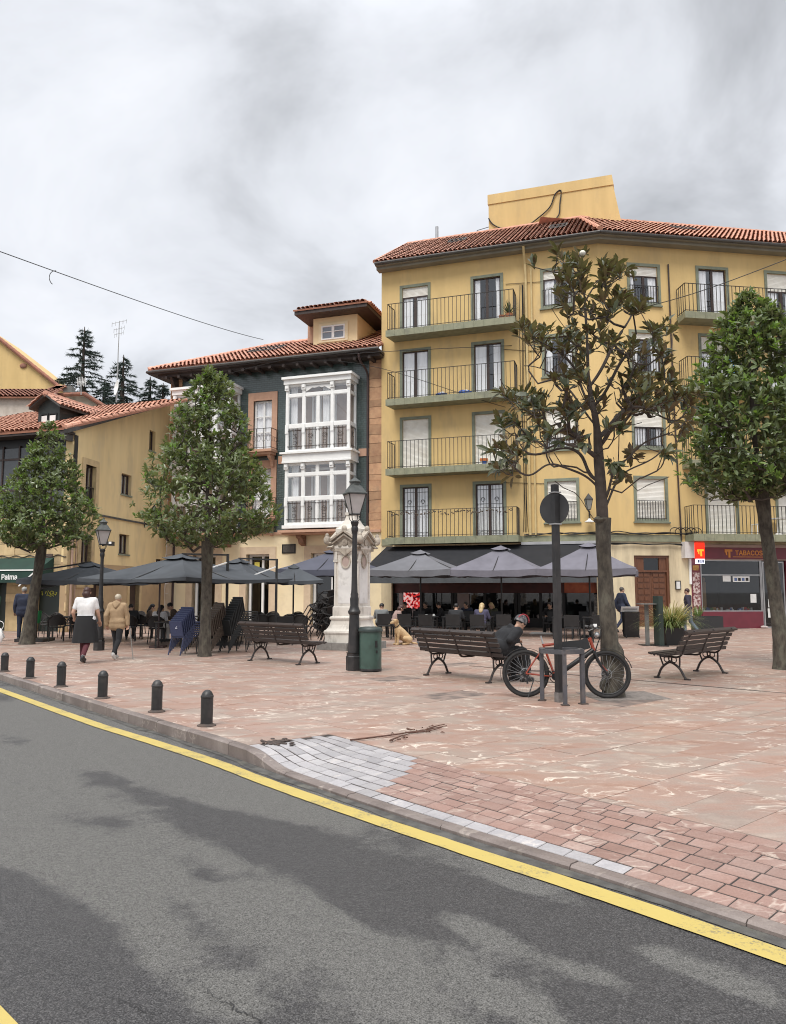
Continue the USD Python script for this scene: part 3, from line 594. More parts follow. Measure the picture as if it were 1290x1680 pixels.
for k in range(4):
    balcony(FY1, .52, 6.6, k); balcony(FY2, 3.5, 11.5, k)
# little flower garland on the first floor railing
gar = MB()
for t in np.linspace(.9, 6.3, 26):
    for q in range(5): gar.ell(FY1.pt(t + rng.normal(0, .07), .9 + rng.normal(0, .03), 5.1 + .06 * math.sin(t * 5) + rng.normal(0, .03)), (.035, .02, .03), 0)
obj('garland', gar, mat('dark_garland', (.05, .045, .03), (.1, .06, .04), scale=9), yb, kind='stuff')
# eaves, gutter, roof
TH = math.radians(31.5); VE, ZE, RUN = .62, 17.24, 5.1
sf = MB()
for F, ua, ub, la, lb in ((FY1, -.12, L1, -.12, L1 + VE * TB), (FY2, 0, L2 + .2, -VE * TB, L2 + .2)):
    sf.poly(Polygon([(ua, -.02), (ub, -.02), (lb, VE), (la, VE)]), lambda a, b, t, F=F: F.arr(a, b, t), 17.1, 17.22)
    sf.poly(Polygon([(ua, .0), (ub, .0), (ub + (lb - ub) * .7, VE * .7), (ua + (la - ua) * .7, VE * .7)]), lambda a, b, t, F=F: F.arr(a, b, t), 16.98, 17.098)
obj('soffit', sf, soffit, yb)
gt = MB(); gc = [FY1.pt(-.12, VE + .05, 17.2), FY1.pt(L1 + (VE + .05) * TB, VE + .05, 17.2), FY2.pt(L2, VE + .05, 17.2)]; gt.tube(gc[:2], .075, 8); gt.tube(gc[1:], .075, 8)
obj('gutter', gt, gutterm, yb)
bed = MB()
t1 = tiles(FY1, lambda t: -.1, lambda t: L1 + (VE - t) * TB - .05, VE + .06, ZE, RUN, TH, seed=3, bed=bed, course=.37, w=.225)
t2 = tiles(FY2, lambda t: -(VE - t) * TB + .05, lambda t: L2, VE + .06, ZE, RUN, TH, seed=4, bed=bed, course=.37, w=.225)
rf = obj('roof', bed, roofbed, yb)
obj('roof_tile', t1, tilem, rf, kind='stuff'); obj('roof_tile', t2, tilem2, rf, kind='stuff')
zr = ZE + RUN * math.tan(TH); hip = MB()
ha, hb = FY1.pt(L1 + VE * TB, VE + .06, ZE + .1), FY1.pt(L1 + (VE - RUN) * TB, VE - RUN, zr + .1)
def ridge_tiles(mb, a, b, r=.13, L=.42):
    a, b = np.asarray(a), np.asarray(b); n = int(np.linalg.norm(b - a) / L)
    for k in range(n):
        p, q = a + (b - a) * k / n, a + (b - a) * (k + 1.12) / n; mb.tube([p, q], [r, r * .85], 8)
    return mb
ridge_tiles(hip, ha, hb); ridge_tiles(hip, FY1.pt(-.1, VE - RUN, zr + .06), hb); ridge_tiles(hip, hb, FY2.pt(L2, VE - RUN, zr + .06))
ridge_tiles(hip, FY1.pt(-.12, VE + .06, ZE + .06), FY1.pt(-.12, VE - RUN, zr + .06), .1)
obj('ridge_tile', hip, tilem2, rf, kind='stuff')
bk = MB(); bk.add([FY1.pt(-.1, VE - RUN, zr), FY1.pt(L1 - 1, VE - RUN, zr), FY1.pt(L1 - 1, -9.3, 17.1), FY1.pt(-.1, -9.3, 17.1), FY2.pt(-1, VE - RUN, zr), FY2.pt(L2, VE - RUN, zr), FY2.pt(L2, -9.3, 17.1), FY2.pt(-1, -9.3, 17.1)], [[0, 1, 2, 3], [4, 5, 6, 7]])
obj('rear_roof', bk, tilem3, yb)
# roof housing, slanted right edge
ph = MB(); ph.poly(Polygon([(4.38, 18.5), (4.38, 22.5), (10.66, 22.5), (11.35, 18.5)]), lambda a, b, t: FY1.arr(a, t, b), -8.5, -4.6)
pt_ = obj('roof_housing', ph, ochre, yb)
cp = MB(); cp.poly(Polygon([(4.34, 22.0), (4.34, 22.53), (10.70, 22.53), (10.78, 22.0)]), lambda a, b, t: FY1.arr(a, t, b), -8.55, -4.555)
obj('coping', cp, ochre, pt_)
hc = MB(); hc.tube(spline([FY1.pt(*FY1.hit(x, y, -4.53)[:1], -4.53, FY1.hit(x, y, -4.53)[1]) for x, y in [(802, 358), (812, 370), (835, 376), (862, 372), (885, 356), (905, 335), (915, 314), (918, 312), (919, 332), (917, 352), (905, 365), (880, 374)]], 60), .035, 5)
obj('hanging_cable', hc, cablem, pt_)
def skylight(F, par, x, y, v, wu=.8, dv=.9, th=TH, ze=ZE, ve=VE):
    u, z = F.hit(x, y, v); z = ze + (ve - v) * math.tan(th) + .16; m_ = MB(); t = np.array([0, 0, .0])
    A = lambda du, dl: F.pt(u + du, v - dl * math.cos(th), z + dl * math.sin(th))
    w = .06
    for a, b in (((-wu / 2, 0), (wu / 2, 0)), ((wu / 2, 0), (wu / 2, dv)), ((wu / 2, dv), (-wu / 2, dv)), ((-wu / 2, dv), (-wu / 2, 0))): m_.bar(A(*a), A(*b), w, .09)
    s_ = obj('skylight', m_, gutterm, par); obj('pane', MB().quad(A(-wu / 2, 0), A(wu / 2, 0), A(wu / 2, dv), A(-wu / 2, dv)), glass_dark, s_)
skylight(FY1, yb, 748, 398, -1.9); skylight(FY1, yb, 915, 372, -1.7); skylight(FY2, yb, 1130, 372, -1.9, 1.1)
fl = MB(); u, z = FY1.hit(717, 388, -4.6); fl.lathe([(.09, z - 1), (.09, z + .55), (0, z + .55)], FY1.pt(u, -4.6, 0), 8); obj('flue', fl, mat('galvanised_steel', (.45, .46, .47), rough=.4, metal=.7), yb)
FY1.box(q := MB(), u - 1.3, u - .3, -5.2, -4.5, z - .8, z - .12); obj('chimney', q, tilem3, yb)
rb = MB()
for x in (783, 800): p, z = FY1.hit(x, 378, -4.7); rb.tube([FY1.pt(p, -4.7, z - .6), FY1.pt(p, -4.7, z)], .02, 4)
a, z1 = FY1.hit(783, 378, -4.7); b, z2 = FY1.hit(803, 372, -4.7); rb.tube([FY1.pt(a, -4.7, z1), FY1.pt(b, -4.7, z2)], .02, 4); obj('roof_rail', rb, gutterm, yb)
# downpipes and cables on the wall
dp = MB(); dp.tube([FY1.pt(6.96, .55, 17.1), FY1.pt(6.96, .14, 16.4), FY1.pt(6.98, .08, 15.8), FY1.pt(6.98, .08, 4.05)], .06, 8); obj('downpipe', dp, pipem, yb)
dp = MB(); dp.tube([FY1.pt(7.22, .08, 16.2), FY1.pt(7.22, .08, 4.05)], .045, 8); obj('downpipe', dp, pipem, yb)
dp = MB(); dp.tube([FY2.pt(3.28, .06, 16.2), FY2.pt(3.30, .06, 10.0), FY2.pt(3.42, .06, 3.8)], .035, 6); obj('downpipe', dp, darkbrown, yb)
cb = MB()
for k in range(5):
    u = 6.70 + .06 * k; cb.tube(spline([FY1.pt(u + rng.normal(0, .03), .03, z) for z in (15.5, 12.6, 9.4, 6.5, 4.2)], 24), .012, 4)
for F, ua, ub, z0 in ((FY1, 6.7, L1, 4.1), (FY2, 0, 4.2, 4.08), (FY1, 6.7, L1, 3.66), (FY2, 0, 4.0, 3.64)):
    for k in range(3): cb.tube(spline([F.pt(u, .07 + .02 * k, z0 + rng.normal(0, .035)) for u in np.linspace(ua, ub, 8)], 40), .02, 4)
for k in range(5):
    u = 2.9 + .25 * k; cb.tube(spline([FY2.pt(u, .08, 4.05), FY2.pt(u + .1, .12, 4.32), FY2.pt(u + .35, .12, 4.3), FY2.pt(u + .45, .08, 4.02)], 14), .018, 4)
for (x0, y0, x1, y1) in ((830, 466, 890, 462), (826, 573, 893, 577), (828, 690, 893, 692), (826, 792, 893, 793)):
    a, b = FY1.hit(x0, y0, .03), FY1.hit(x1, y1, .03); cb.tube([FY1.pt(a[0], .03, a[1]), FY1.pt(b[0], .03, b[1])], .012, 4)
obj('wall_cable', cb, cablem, yb)
# restaurant front
redwood = mat('dark_red_fascia', (.085, .022, .018), (.055, .016, .014), scale=3, rough=.5)
blackwood = mat('near_black_frame', (.008, .0075, .0075), (.013, .012, .012), scale=5, rough=.45)
rf_ = MB(); FY1.box(rf_, .52, 9.73, -.5, -.40, 2.05, 3.34); FY1.box(rf_, .52, 9.73, -.42, -.36, 1.52, 2.05); obj('fascia', rf_, redwood, yb)
m_ = MB()
for u in (.55, 1.9, 3.3, 3.45, 4.8, 6.2, 6.35, 7.3, 8.3, 9.65): FY1.box(m_, u - .06, u + .06, -.5, -.40, 0, 1.52)
FY1.box(m_, .5, 9.75, -.49, -.41, 0, .42); fr = obj('shop_front', m_, blackwood, yb)
for a, b in ((.6, 1.85), (1.95, 3.25), (3.5, 4.75), (4.85, 6.15), (6.4, 7.25), (7.35, 8.25), (8.35, 9.6)): obj('pane', sheet(FY1, a, b, .42, 1.52, -.45), glass_dark, fr)
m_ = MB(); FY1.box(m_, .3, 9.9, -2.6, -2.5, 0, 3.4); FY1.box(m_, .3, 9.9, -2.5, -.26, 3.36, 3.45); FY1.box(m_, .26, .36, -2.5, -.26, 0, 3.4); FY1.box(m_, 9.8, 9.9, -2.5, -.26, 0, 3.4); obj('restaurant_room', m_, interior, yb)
for a, b in ((.75, 1.55), (3.55, 4.1)): FY1.box(q := MB(), a, b, -.39, -.37, .4, 1.5); obj('pale_panel', q, mat('pale_pink_panel', (.34, .27, .26), rough=.5), yb)
scr = usdkit.material(stage, '/World/Looks/lit_screen', {'geo': ('geometry', {}), 'n': ('noise_texture', {'scale': 4.5, 'detail': 1.0, 'distortion': 1.2}), 'r': ('rgb_ramp', {'ramp': [(0, (.01, .005, .01)), (.42, (.03, .01, .015)), (.47, (.6, .02, .02)), (.54, (.7, .05, .04)), (.58, (.8, .45, .42)), (1, (.8, .6, .6))]}), 'e': ('emission', {'strength': .45})}, [('geo.position', 'n.vector'), ('n.fac', 'r.fac'), ('r.color', 'e.color')], surface='e.emission')
tv = MB(); a, b = FY1.hit(661, 971, -.34), FY1.hit(693, 1000, -.34); FY1.box(tv, a[0], b[0], -.36, -.33, b[1], a[1]); tvp = obj('television', tv, blackwood, yb); obj('screen', sheet(FY1, a[0] + .04, b[0] - .04, b[1] + .04, a[1] - .04, -.327), scr, tvp)
m_ = MB(); a, b = FY1.hit(975, 975, -.30), FY1.hit(996, 1016, -.30); FY1.box(m_, a[0], b[0], -.34, -.30, b[1], a[1]); obj('menu_panel', m_, mat('printed_menu', (.42, .42, .40), (.16, .16, .16), scale=11, rough=.5, lo=.45, hi=.55, stretch=(1, 1, 3)), yb)
m_ = MB(); FY1.box(m_, 8.35, 9.72, -.355, -.33, 1.53, 2.03); obj('orange_panel', m_, mat('orange_sign_print', (.45, .12, .05), (.28, .06, .03), scale=2.2, rough=.5), yb)
awm = mat('black_awning_cloth', (.008, .009, .012), (.013, .0135, .017), scale=2, rough=.85); vlm = mat('grey_awning_valance', (.085, .09, .095), (.065, .07, .075), scale=1.4, rough=.85)
aw = MB(); n = 40; us = np.linspace(.3, 10.0, n); sag = .02 * np.cos(np.linspace(0, 22, n))
top = FY1.arr(us, np.full(n, .1), np.full(n, 3.66)); mid = FY1.arr(us, np.full(n, 1.85), 3.0 + sag); bot = FY1.arr(us, np.full(n, 3.6), np.full(n, 2.345)); i = np.arange(n - 1)
for a, b in ((top, mid), (mid, bot)): aw.add(np.vstack([a, b]), np.stack([i, i + n, i + n + 1, i + 1], 1)); aw.add(np.vstack([a, b]) - [0, 0, .012], np.stack([i, i + 1, i + n + 1, i + n], 1))
awn = obj('awning', aw, awm, yb)
vl = MB(); b2 = FY1.arr(us, 3.6 + .015 * np.sin(us * 7), np.full(n, 1.93)); vl.add(np.vstack([bot, b2]), np.stack([i, i + n, i + n + 1, i + 1], 1)); obj('valance', vl, vlm, awn)
m_ = MB()
for u in (.35, 3.3, 6.6, 9.95): m_.bar(FY1.pt(u, .1, 3.6), FY1.pt(u, 3.55, 2.3), .05)
m_.bar(FY1.pt(.3, 3.58, 2.33), FY1.pt(10, 3.58, 2.33), .07); obj('awning_frame', m_, blackwood, awn)
m_ = MB(); FY1.box(m_, 6.6, 10, .06, .3, 3.62, 3.74); obj('awning_case', m_, mat('grey_metal_case', (.4, .4, .41), rough=.5), awn)
# house door
m_ = MB(); frame_box(FY2, m_, 1.24, 2.86, 0, 3.13, .11, -.2, -.06, bottom=False); FY2.box(m_, 1.35, 2.75, -.2, -.06, 2.42, 2.5); dr = obj('street_door', m_, doorwood, yb)
m_ = MB()
for a, b in ((1.36, 2.045), (2.055, 2.74)):
    FY2.box(m_, a, b, -.19, -.13, .03, 2.42)
    for z0, z1 in ((.12, .28), (.36, .60), (.68, .86), (.94, 1.12), (1.20, 1.38), (1.46, 1.66), (1.74, 1.92), (2.0, 2.16), (2.22, 2.36)):
        FY2.box(m_, a + .08, a + .325, -.132, -.105, z0, z1); FY2.box(m_, a + .36, b - .08, -.132, -.105, z0, z1)
obj('door_leaf', m_, doorwood, dr)
m_ = MB(); FY2.box(m_, 1.35, 1.72, -.18, -.1, 2.5, 3.02); FY2.box(m_, 2.42, 2.75, -.18, -.1, 2.5, 3.02); obj('transom', m_, doorwood, dr); obj('pane', sheet(FY2, 1.72, 2.42, 2.5, 3.02, -.14), glass_dark, dr)
FY2.box(q := MB(), 1.1, 3.0, -.3, .02, .0, .09); obj('door_step', q, palestone, dr)
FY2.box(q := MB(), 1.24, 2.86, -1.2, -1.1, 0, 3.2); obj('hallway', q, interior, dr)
# tobacco shop
m_ = MB(); FY2.box(m_, 3.84, 10.5, -.1, .06, 3.0, 3.5); FY2.box(m_, 4.3, 7.15, -.12, .02, 0, .72); FY2.box(m_, 3.84, 4.28, -.12, .012, 0, 3.0); FY2.box(m_, 8.35, 8.6, -.12, .02, 0, 3.0); sf_ = obj('shop_front', m_, burg, yb)
m_ = MB(); FY2.box(m_, 3.84, 10.5, -.1, .14, 3.5, 3.62); FY2.box(m_, 4.3, 8.4, -.1, .03, 2.95, 3.02); obj('moulding', m_, mat('dull_pink_moulding', (.36, .26, .22), rough=.5), sf_)
m_ = MB(); alu = mat('brushed_aluminium', (.42, .42, .42), rough=.35, metal=.8); frame_box(FY2, m_, 4.3, 7.15, .72, 2.96, .05, -.1, -.03); FY2.box(m_, 4.35, 7.1, -.1, -.03, 2.28, 2.33); FY2.box(m_, 7.15, 7.2, -.1, -.02, 0, 2.96); frame_box(FY2, m_, 7.25, 8.3, 0, 2.9, .06, -.14, -.06); obj('window_frame', m_, alu, sf_)
for a in ((4.35, 7.1, .77, 2.28), (4.35, 7.1, 2.33, 2.91), (7.3, 8.25, .1, 2.85)): obj('pane', sheet(FY2, *a, -.07), glass_dark, sf_)
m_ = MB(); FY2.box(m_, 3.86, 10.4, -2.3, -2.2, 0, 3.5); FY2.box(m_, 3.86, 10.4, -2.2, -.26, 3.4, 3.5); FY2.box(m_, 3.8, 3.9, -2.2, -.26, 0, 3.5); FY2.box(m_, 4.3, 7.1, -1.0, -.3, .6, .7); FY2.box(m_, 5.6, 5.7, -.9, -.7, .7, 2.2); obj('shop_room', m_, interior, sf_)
dcol = [mat('display_' + n_, c, rough=.5) for n_, c in (('white', (.6, .6, .58)), ('red', (.4, .06, .05)), ('wood', (.3, .17, .06)), ('green', (.1, .2, .07)), ('blue', (.1, .15, .3)))]
dm = [MB() for _ in dcol]
for k in range(46):
    m_ = dm[rng.integers(5)]; u = rng.uniform(4.4, 7.0); hgt = rng.uniform(.06, .22); w_ = rng.uniform(.05, .13)
    if k % 2: m_.lathe([(0, 0), (w_ / 2, 0), (w_ / 2, hgt * .7), (w_ / 4, hgt), (0, hgt)], FY2.pt(u, rng.uniform(-.8, -.3), .7), 7)
    else: FY2.box(m_, u, u + w_, -.6, -.5 + w_ * .3, .7, .7 + hgt)
for m_, c in zip(dm, dcol): obj('shop_display', m_, c, sf_, kind='stuff')
FY2.box(q := MB(), 4.62, 4.8, -.6, -.5, .7, 2.0); q.ell(FY2.pt(4.71, -.55, 2.1), (.09, .09, .13), 1); obj('display_figure', q, dcol[2], sf_)
paper = mat('white_paper', (.68, .68, .66), (.6, .6, .58), scale=6, rough=.6)
for (a, b, c, d) in ((5.35, 5.72, 2.02, 2.32), (5.82, 6.62, 2.0, 2.25), (6.62, 6.9, 1.1, 1.48), (7.45, 7.75, .9, 1.25), (7.42, 7.75, .45, .85), (7.8, 8.1, .9, 1.4)): 
    nt_ = obj('notice', sheet(FY2, a, b, c, d, -.055), paper, sf_)
    if b - a > .7:
        for k in range(4): obj('notice_picture', sheet(FY2, a + .07 + k * .18, a + .2 + k * .18, c + .05, d - .07, -.05), [dcol[4], interior][k % 2], nt_)
post = mat('poster_print', (.55, .45, .42), (.16, .05, .05), scale=9, rough=.5, lo=.44, hi=.56, detail=2)
for z0, z1 in ((2.02, 2.42), (1.5, 1.98), (.95, 1.45)): obj('poster', sheet(FY2, 3.9, 4.22, z0, z1, .018), post, sf_)
obj('yellow_label', sheet(FY2, 3.92, 4.2, 2.5, 2.72, .018), mat('yellow_label_print', (.5, .3, .06), (.25, .1, .03), scale=14, rough=.5), sf_)
lit = lambda n_, c, s_: usdkit.material(stage, '/World/Looks/' + n_, {'e': ('emission', {'color': c, 'strength': s_})}, surface='e.emission')
goldl = mat('gold_lettering', (.62, .24, .03), (.55, .2, .03), scale=4, rough=.4)
def letters(F, text, u, v, z, h, m, par, name='lettering', bold=True, depth=.015):
    t = meshkit.text_mesh(text, h, depth, bold); q = np.array(t.vertices); obj(name, (F.arr(q[:, 0] + u, q[:, 2] + v, q[:, 1] + z), np.array(t.faces)), m, par); return q[:, 0].max()
a, b = FY2.hit(1206, 909, .06), FY2.hit(1258, 896, .06)
letters(FY2, 'TABACOS', a[0], .062, 3.17, .20, goldl, sf_)
def tlogo(F, u, v, z, s, m, par):
    g = Polygon([(0, .62), (0, 1), (1.0, 1), (1.0, .72), (.72, .72), (.72, .0), (.46, 0), (.46, .72), (.3, .72), (.3, .25), (.12, .4), (.12, .62)]); mb = MB(); mb.poly(g, lambda a_, b_, t: F.arr(u + a_ * s, v + t, z + b_ * s), 0, .015); obj('tobacco_emblem', mb, m, par)
tlogo(FY2, a[0] - .48, .062, 3.06, .36, goldl, sf_); FY2.box(q := MB(), a[0] - .1, a[0] + 1.5, .06, .072, 3.08, 3.105); obj('underline', q, goldl, sf_)
FY2.box(q := MB(), 3.42, 3.86, .0, .32, 3.02, 3.72); obj('white_meter_box', q, mat('white_box_paint', (.7, .66, .64), rough=.5), yb)
q = MB(); q.tube([FY2.pt(3.78, .05, 3.0), FY2.pt(3.78, .05, 1.9)], .06, 8); obj('white_conduit', q, whitep, yb)
sg = thing('tobacco_sign', 'lit red box sign with orange tobacco emblem at the left end of the shop front', 'sign', FY2.pt(4.1, .3, 3.0))
FY2.box(q := MB(), 3.93, 4.34, .16, .30, 3.0, 3.68); obj('red_case', q, lit('red_sign_light', (.95, .03, .015), 1.0), sg)
tlogo(FY2, 3.99, .302, 3.1, .30, lit('orange_sign_light', (1.0, .28, .03), 1.1), sg)
FY2.box(q := MB(), 3.96, 4.33, .16, .30, 2.77, 2.985); obj('white_case', q, lit('white_sign_light', (.85, .85, 1.0), .9), sg); FY2.box(q := MB(), 4.0, 4.08, .302, .31, 2.82, 2.94); FY2.box(q, 4.12, 4.17, .302, .31, 2.8, 2.95); FY2.box(q, 4.21, 4.28, .302, .31, 2.82, 2.94); obj('dark_mark', q, dcol[4], sg)
FY2.box(q := MB(), 3.98, 4.0, .0, .17, 3.1, 3.14); obj('bracket', q, iron, sg)
FY2.box(q := MB(), 3.1, 3.3, .0, .05, 1.7, 2.02); obj('wall_notice', q, paper, yb); frame_box(FY2, q := MB(), 3.08, 3.32, 1.67, 2.05, .03, .0, .06); obj('notice_frame', q, iron, yb)
# ================================================================== green tiled house with white glazed galleries
FG = Frame(np.array([-.55, 36.3]) + 11.9 * np.array([-.948, .319]) + np.array([.0478, .142]) * 1.0, (.948, -.319))
LG = 11.9
def glazed(name, c1, c2, mortar):
    return usdkit.material(stage, '/World/Looks/' + name, {'geo': ('geometry', {}), 'rot': ('vector_rotate', {'rotate_type': 'z_axis', 'angle': math.atan2(.319, .948)}), 'sep': ('separate_xyz', {}), 'cm': ('combine_xyz', {}),
        'br': ('brick_texture', {'scale': 1.0, 'brick_width': .30, 'row_height': .105, 'mortar_size': .007, 'mortar_smooth': .1, 'color1': c1, 'color2': c2, 'mortar': mortar, 'bias': .0}), 'n': ('noise_texture', {'scale': 1.1, 'detail': 5.0}), 'nr': ('map_range', {'from_min': .3, 'from_max': .7, 'to_min': .75, 'to_max': 1.25}), 'm': ('mix', {'mix_type': 'multiply', 'fac': 1.0}),
        'b': ('bump', {'strength': .6, 'distance': .01, 'invert': True}), 'p': ('principled_bsdf', {'roughness': .3, 'specular_ior_level': .9, 'coat_weight': .25, 'coat_roughness': .2})},
        [('geo.position', 'rot.vector'), ('rot.vector', 'sep.vector'), ('sep.x', 'cm.x'), ('sep.z', 'cm.y'), ('cm.vector', 'br.vector'), ('geo.position', 'n.vector'), ('n.fac', 'nr.value'), ('br.color', 'm.color1'), ('nr.result', 'm.color2'), ('m.color', 'p.base_color'), ('br.fac', 'b.height'), ('b.normal', 'p.normal')], surface='p.BSDF')
gtile = glazed('green_glazed_tile', (.026, .047, .042), (.038, .062, .056), (.006, .010, .010))
gh = thing('green_tiled_house', 'green tiled house with white glazed bay windows and tiled hip roof', 'building', FG.pt(LG, 0, 0))
hs = []
ZB = 4.5
cream_holes = [(1.62, 2.98, 0, 3.45), (4.72, 6.0, 0, 3.45), (8.25, 9.95, 0, 3.45)]
up_holes = [(4.98, 6.02, 8.62, 11.2), (4.98, 6.02, 5.2, 7.7)]
wl = MB(); FG.wall(wl, [(.75, ZB), (LG - .68, ZB), (LG - .68, 12.75), (.75, 12.75)], up_holes, -.25, 0); obj('tiled_wall', wl, gtile, gh)
wl = MB(); FG.wall(wl, [(.42, 0), (LG - .02, 0), (LG - .02, ZB - .12), (.42, ZB - .12)], cream_holes, -.25, 0); obj('ground_floor_wall', wl, cream, gh)
q = MB(); FG.box(q, 0, LG, -9, -8.8, 0, 12.7); FG.box(q, 0.02, .2, -9, -.26, 0, 12.7); FG.box(q, LG - .2, LG, -9, -.26, 0, 12.7); obj('side_wall', q, cream_dirty, gh)
q = MB(); FG.box(q, .3, LG - .3, -1.9, -1.8, 0, 12.6); [FG.box(q, .3, LG - .3, -1.8, -.26, z - .1, z) for z in (4.4, 8.2, 12.6)]; obj('inner_rooms', q, interior, gh)
# quoin stones, right and left
z = ZB - .1; k = 0
while z < 12.7:
    h_ = [.55, .34, .62, .42, .5, .3][k % 6]; k += 1; top = min(z + h_, 12.72)
    FG.box(q := MB(), LG - .66, LG - .01, -.3, .03 + .012 * (k % 3), z + .006, top - .006); obj('quoin_stone', q, sandstone, gh)
    FG.box(q := MB(), .02, .70, -.3, .03 + .01 * (k % 2), z + .006, top - .006); obj('quoin_stone', q, sandstone, gh); z = top
z = 0; k = 0
while z < ZB - .15:
    top = min(z + [.5, .4, .6][k % 3], ZB - .13); k += 1; FG.box(q := MB(), .02, .40, -.3, .025, z + .005, top - .005); obj('quoin_stone', q, palestone, gh); z = top
q = MB(); FG.box(q, .0, LG - .05, -.1, .10, ZB - .12, ZB - .002); obj('string_course', q, sand, gh)
q = MB(); FG.box(q, 10.7, LG - .67, -.05, .035, 8.05, 8.42); FG.box(q, 6.4, 7.15, -.05, .035, 7.9, 8.3); obj('stone_belt', q, sand, gh)
# doors and windows at street level
for j, (a, b, c, d) in enumerate(cream_holes):
    m_ = MB(); frame_box(FG, m_, a - .36, b + .36, 0, d + .34, .36, -.24, .05, bottom=False); w_ = obj('door_surround', m_, palestone, gh)
    m_ = MB(); frame_box(FG, m_, a, b, 0.02, d, .12, -.42, -.3, bottom=False); FG.box(m_, a + (b - a) * .55, a + (b - a) * .55 + .12, -.42, -.3, 0, d - .12); FG.box(m_, a + .12, b - .12, -.42, -.3, 2.45, 2.55); obj('door_frame', m_, whitep, w_)
    obj('pane', sheet(FG, a + .12, b - .12, 0, d - .12, -.36), glass_dark, w_)
FG.box(q := MB(), 5.02, 5.3, -.30, -.28, 2.75, 3.05); obj('yellow_poster', q, mat('yellow_poster_print', (.7, .62, .12), (.6, .5, .1), rough=.5), gh)
a, b = FG.hit(463, 893, .03), FG.hit(485, 908, .03); FG.box(q := MB(), a[0], b[0], .002, .04, b[1], a[1]); pl_ = obj('dark_plaque', q, blackwood, gh); FG.box(q := MB(), a[0] + .06, b[0] - .06, .04, .05, b[1] + .06, a[1] - .06); obj('plaque_face', q, mat('bronze_relief', (.05, .045, .04), (.09, .08, .07), scale=16, rough=.5), pl_)
# middle windows with small balcony
for (a, b, c, d) in up_holes:
    m_ = MB(); frame_box(FG, m_, a - .30, b + .30, c - .02, d + .42, .30, -.24, .06, bottom=False); FG.box(m_, a - .0, b + .0, -.24, .055, d, d + .12); w_ = obj('window', m_, sand, gh)
    m_ = MB(); frame_box(FG, m_, a, b, c, d, .09, -.2, -.12); FG.box(m_, (a + b) / 2 - .05, (a + b) / 2 + .05, -.2, -.12, c + .09, d - .09)
    for zz in (c + .95, c + 1.75): FG.box(m_, a + .09, b - .09, -.19, -.13, zz, zz + .045)
    obj('sash', m_, whitep, w_); obj('pane', sheet(FG, a + .08, b - .08, c + .08, d - .08, -.16), glass, w_); obj('curtain', sheet(FG, a, b, c, d, -.24, .02, 16), curtain, w_)
    m_ = MB(); FG.box(m_, a - .35, b + .35, .07, .72, c - .16, c - .03); FG.box(m_, a - .28, b + .28, .07, .6, c - .28, c - .165); bs = obj('balcony', m_, sand, gh)
    m_ = MB()
    for x in (a - .1, b + .1): m_.poly(Polygon([(0, 0), (.5, 0), (.45, -.15), (.2, -.3), (.12, -.55), (0, -.6)]), lambda p, r, t, x=x: FG.arr(x + t - .08, p + .02, r + c - .285), 0, .16)
    obj('corbel', m_, sand, bs)
    rl = railing(FG, MB(), [(a - .3, .06), (a - .3, .66), (b + .3, .66), (b + .3, .06)], c - .04, c + 1.0, .42, .013)
    for x in np.linspace(a - .15, b + .15, 6):
        for s_ in (-1, 1): rl.tube([FG.pt(x + s_ * .09 * math.cos(t), .66, c + .5 + .16 * math.sin(t) + .0) for t in np.linspace(-1.4, 1.4, 7)], .008, 4)
    for v_ in np.linspace(.2, .55, 3): rl.tube(ring(FG.pt(b + .3, v_, c + .5), .12, FG.n, (0, 0, 1), 10), .008, 4)
    obj('railing', rl, iron, bs)
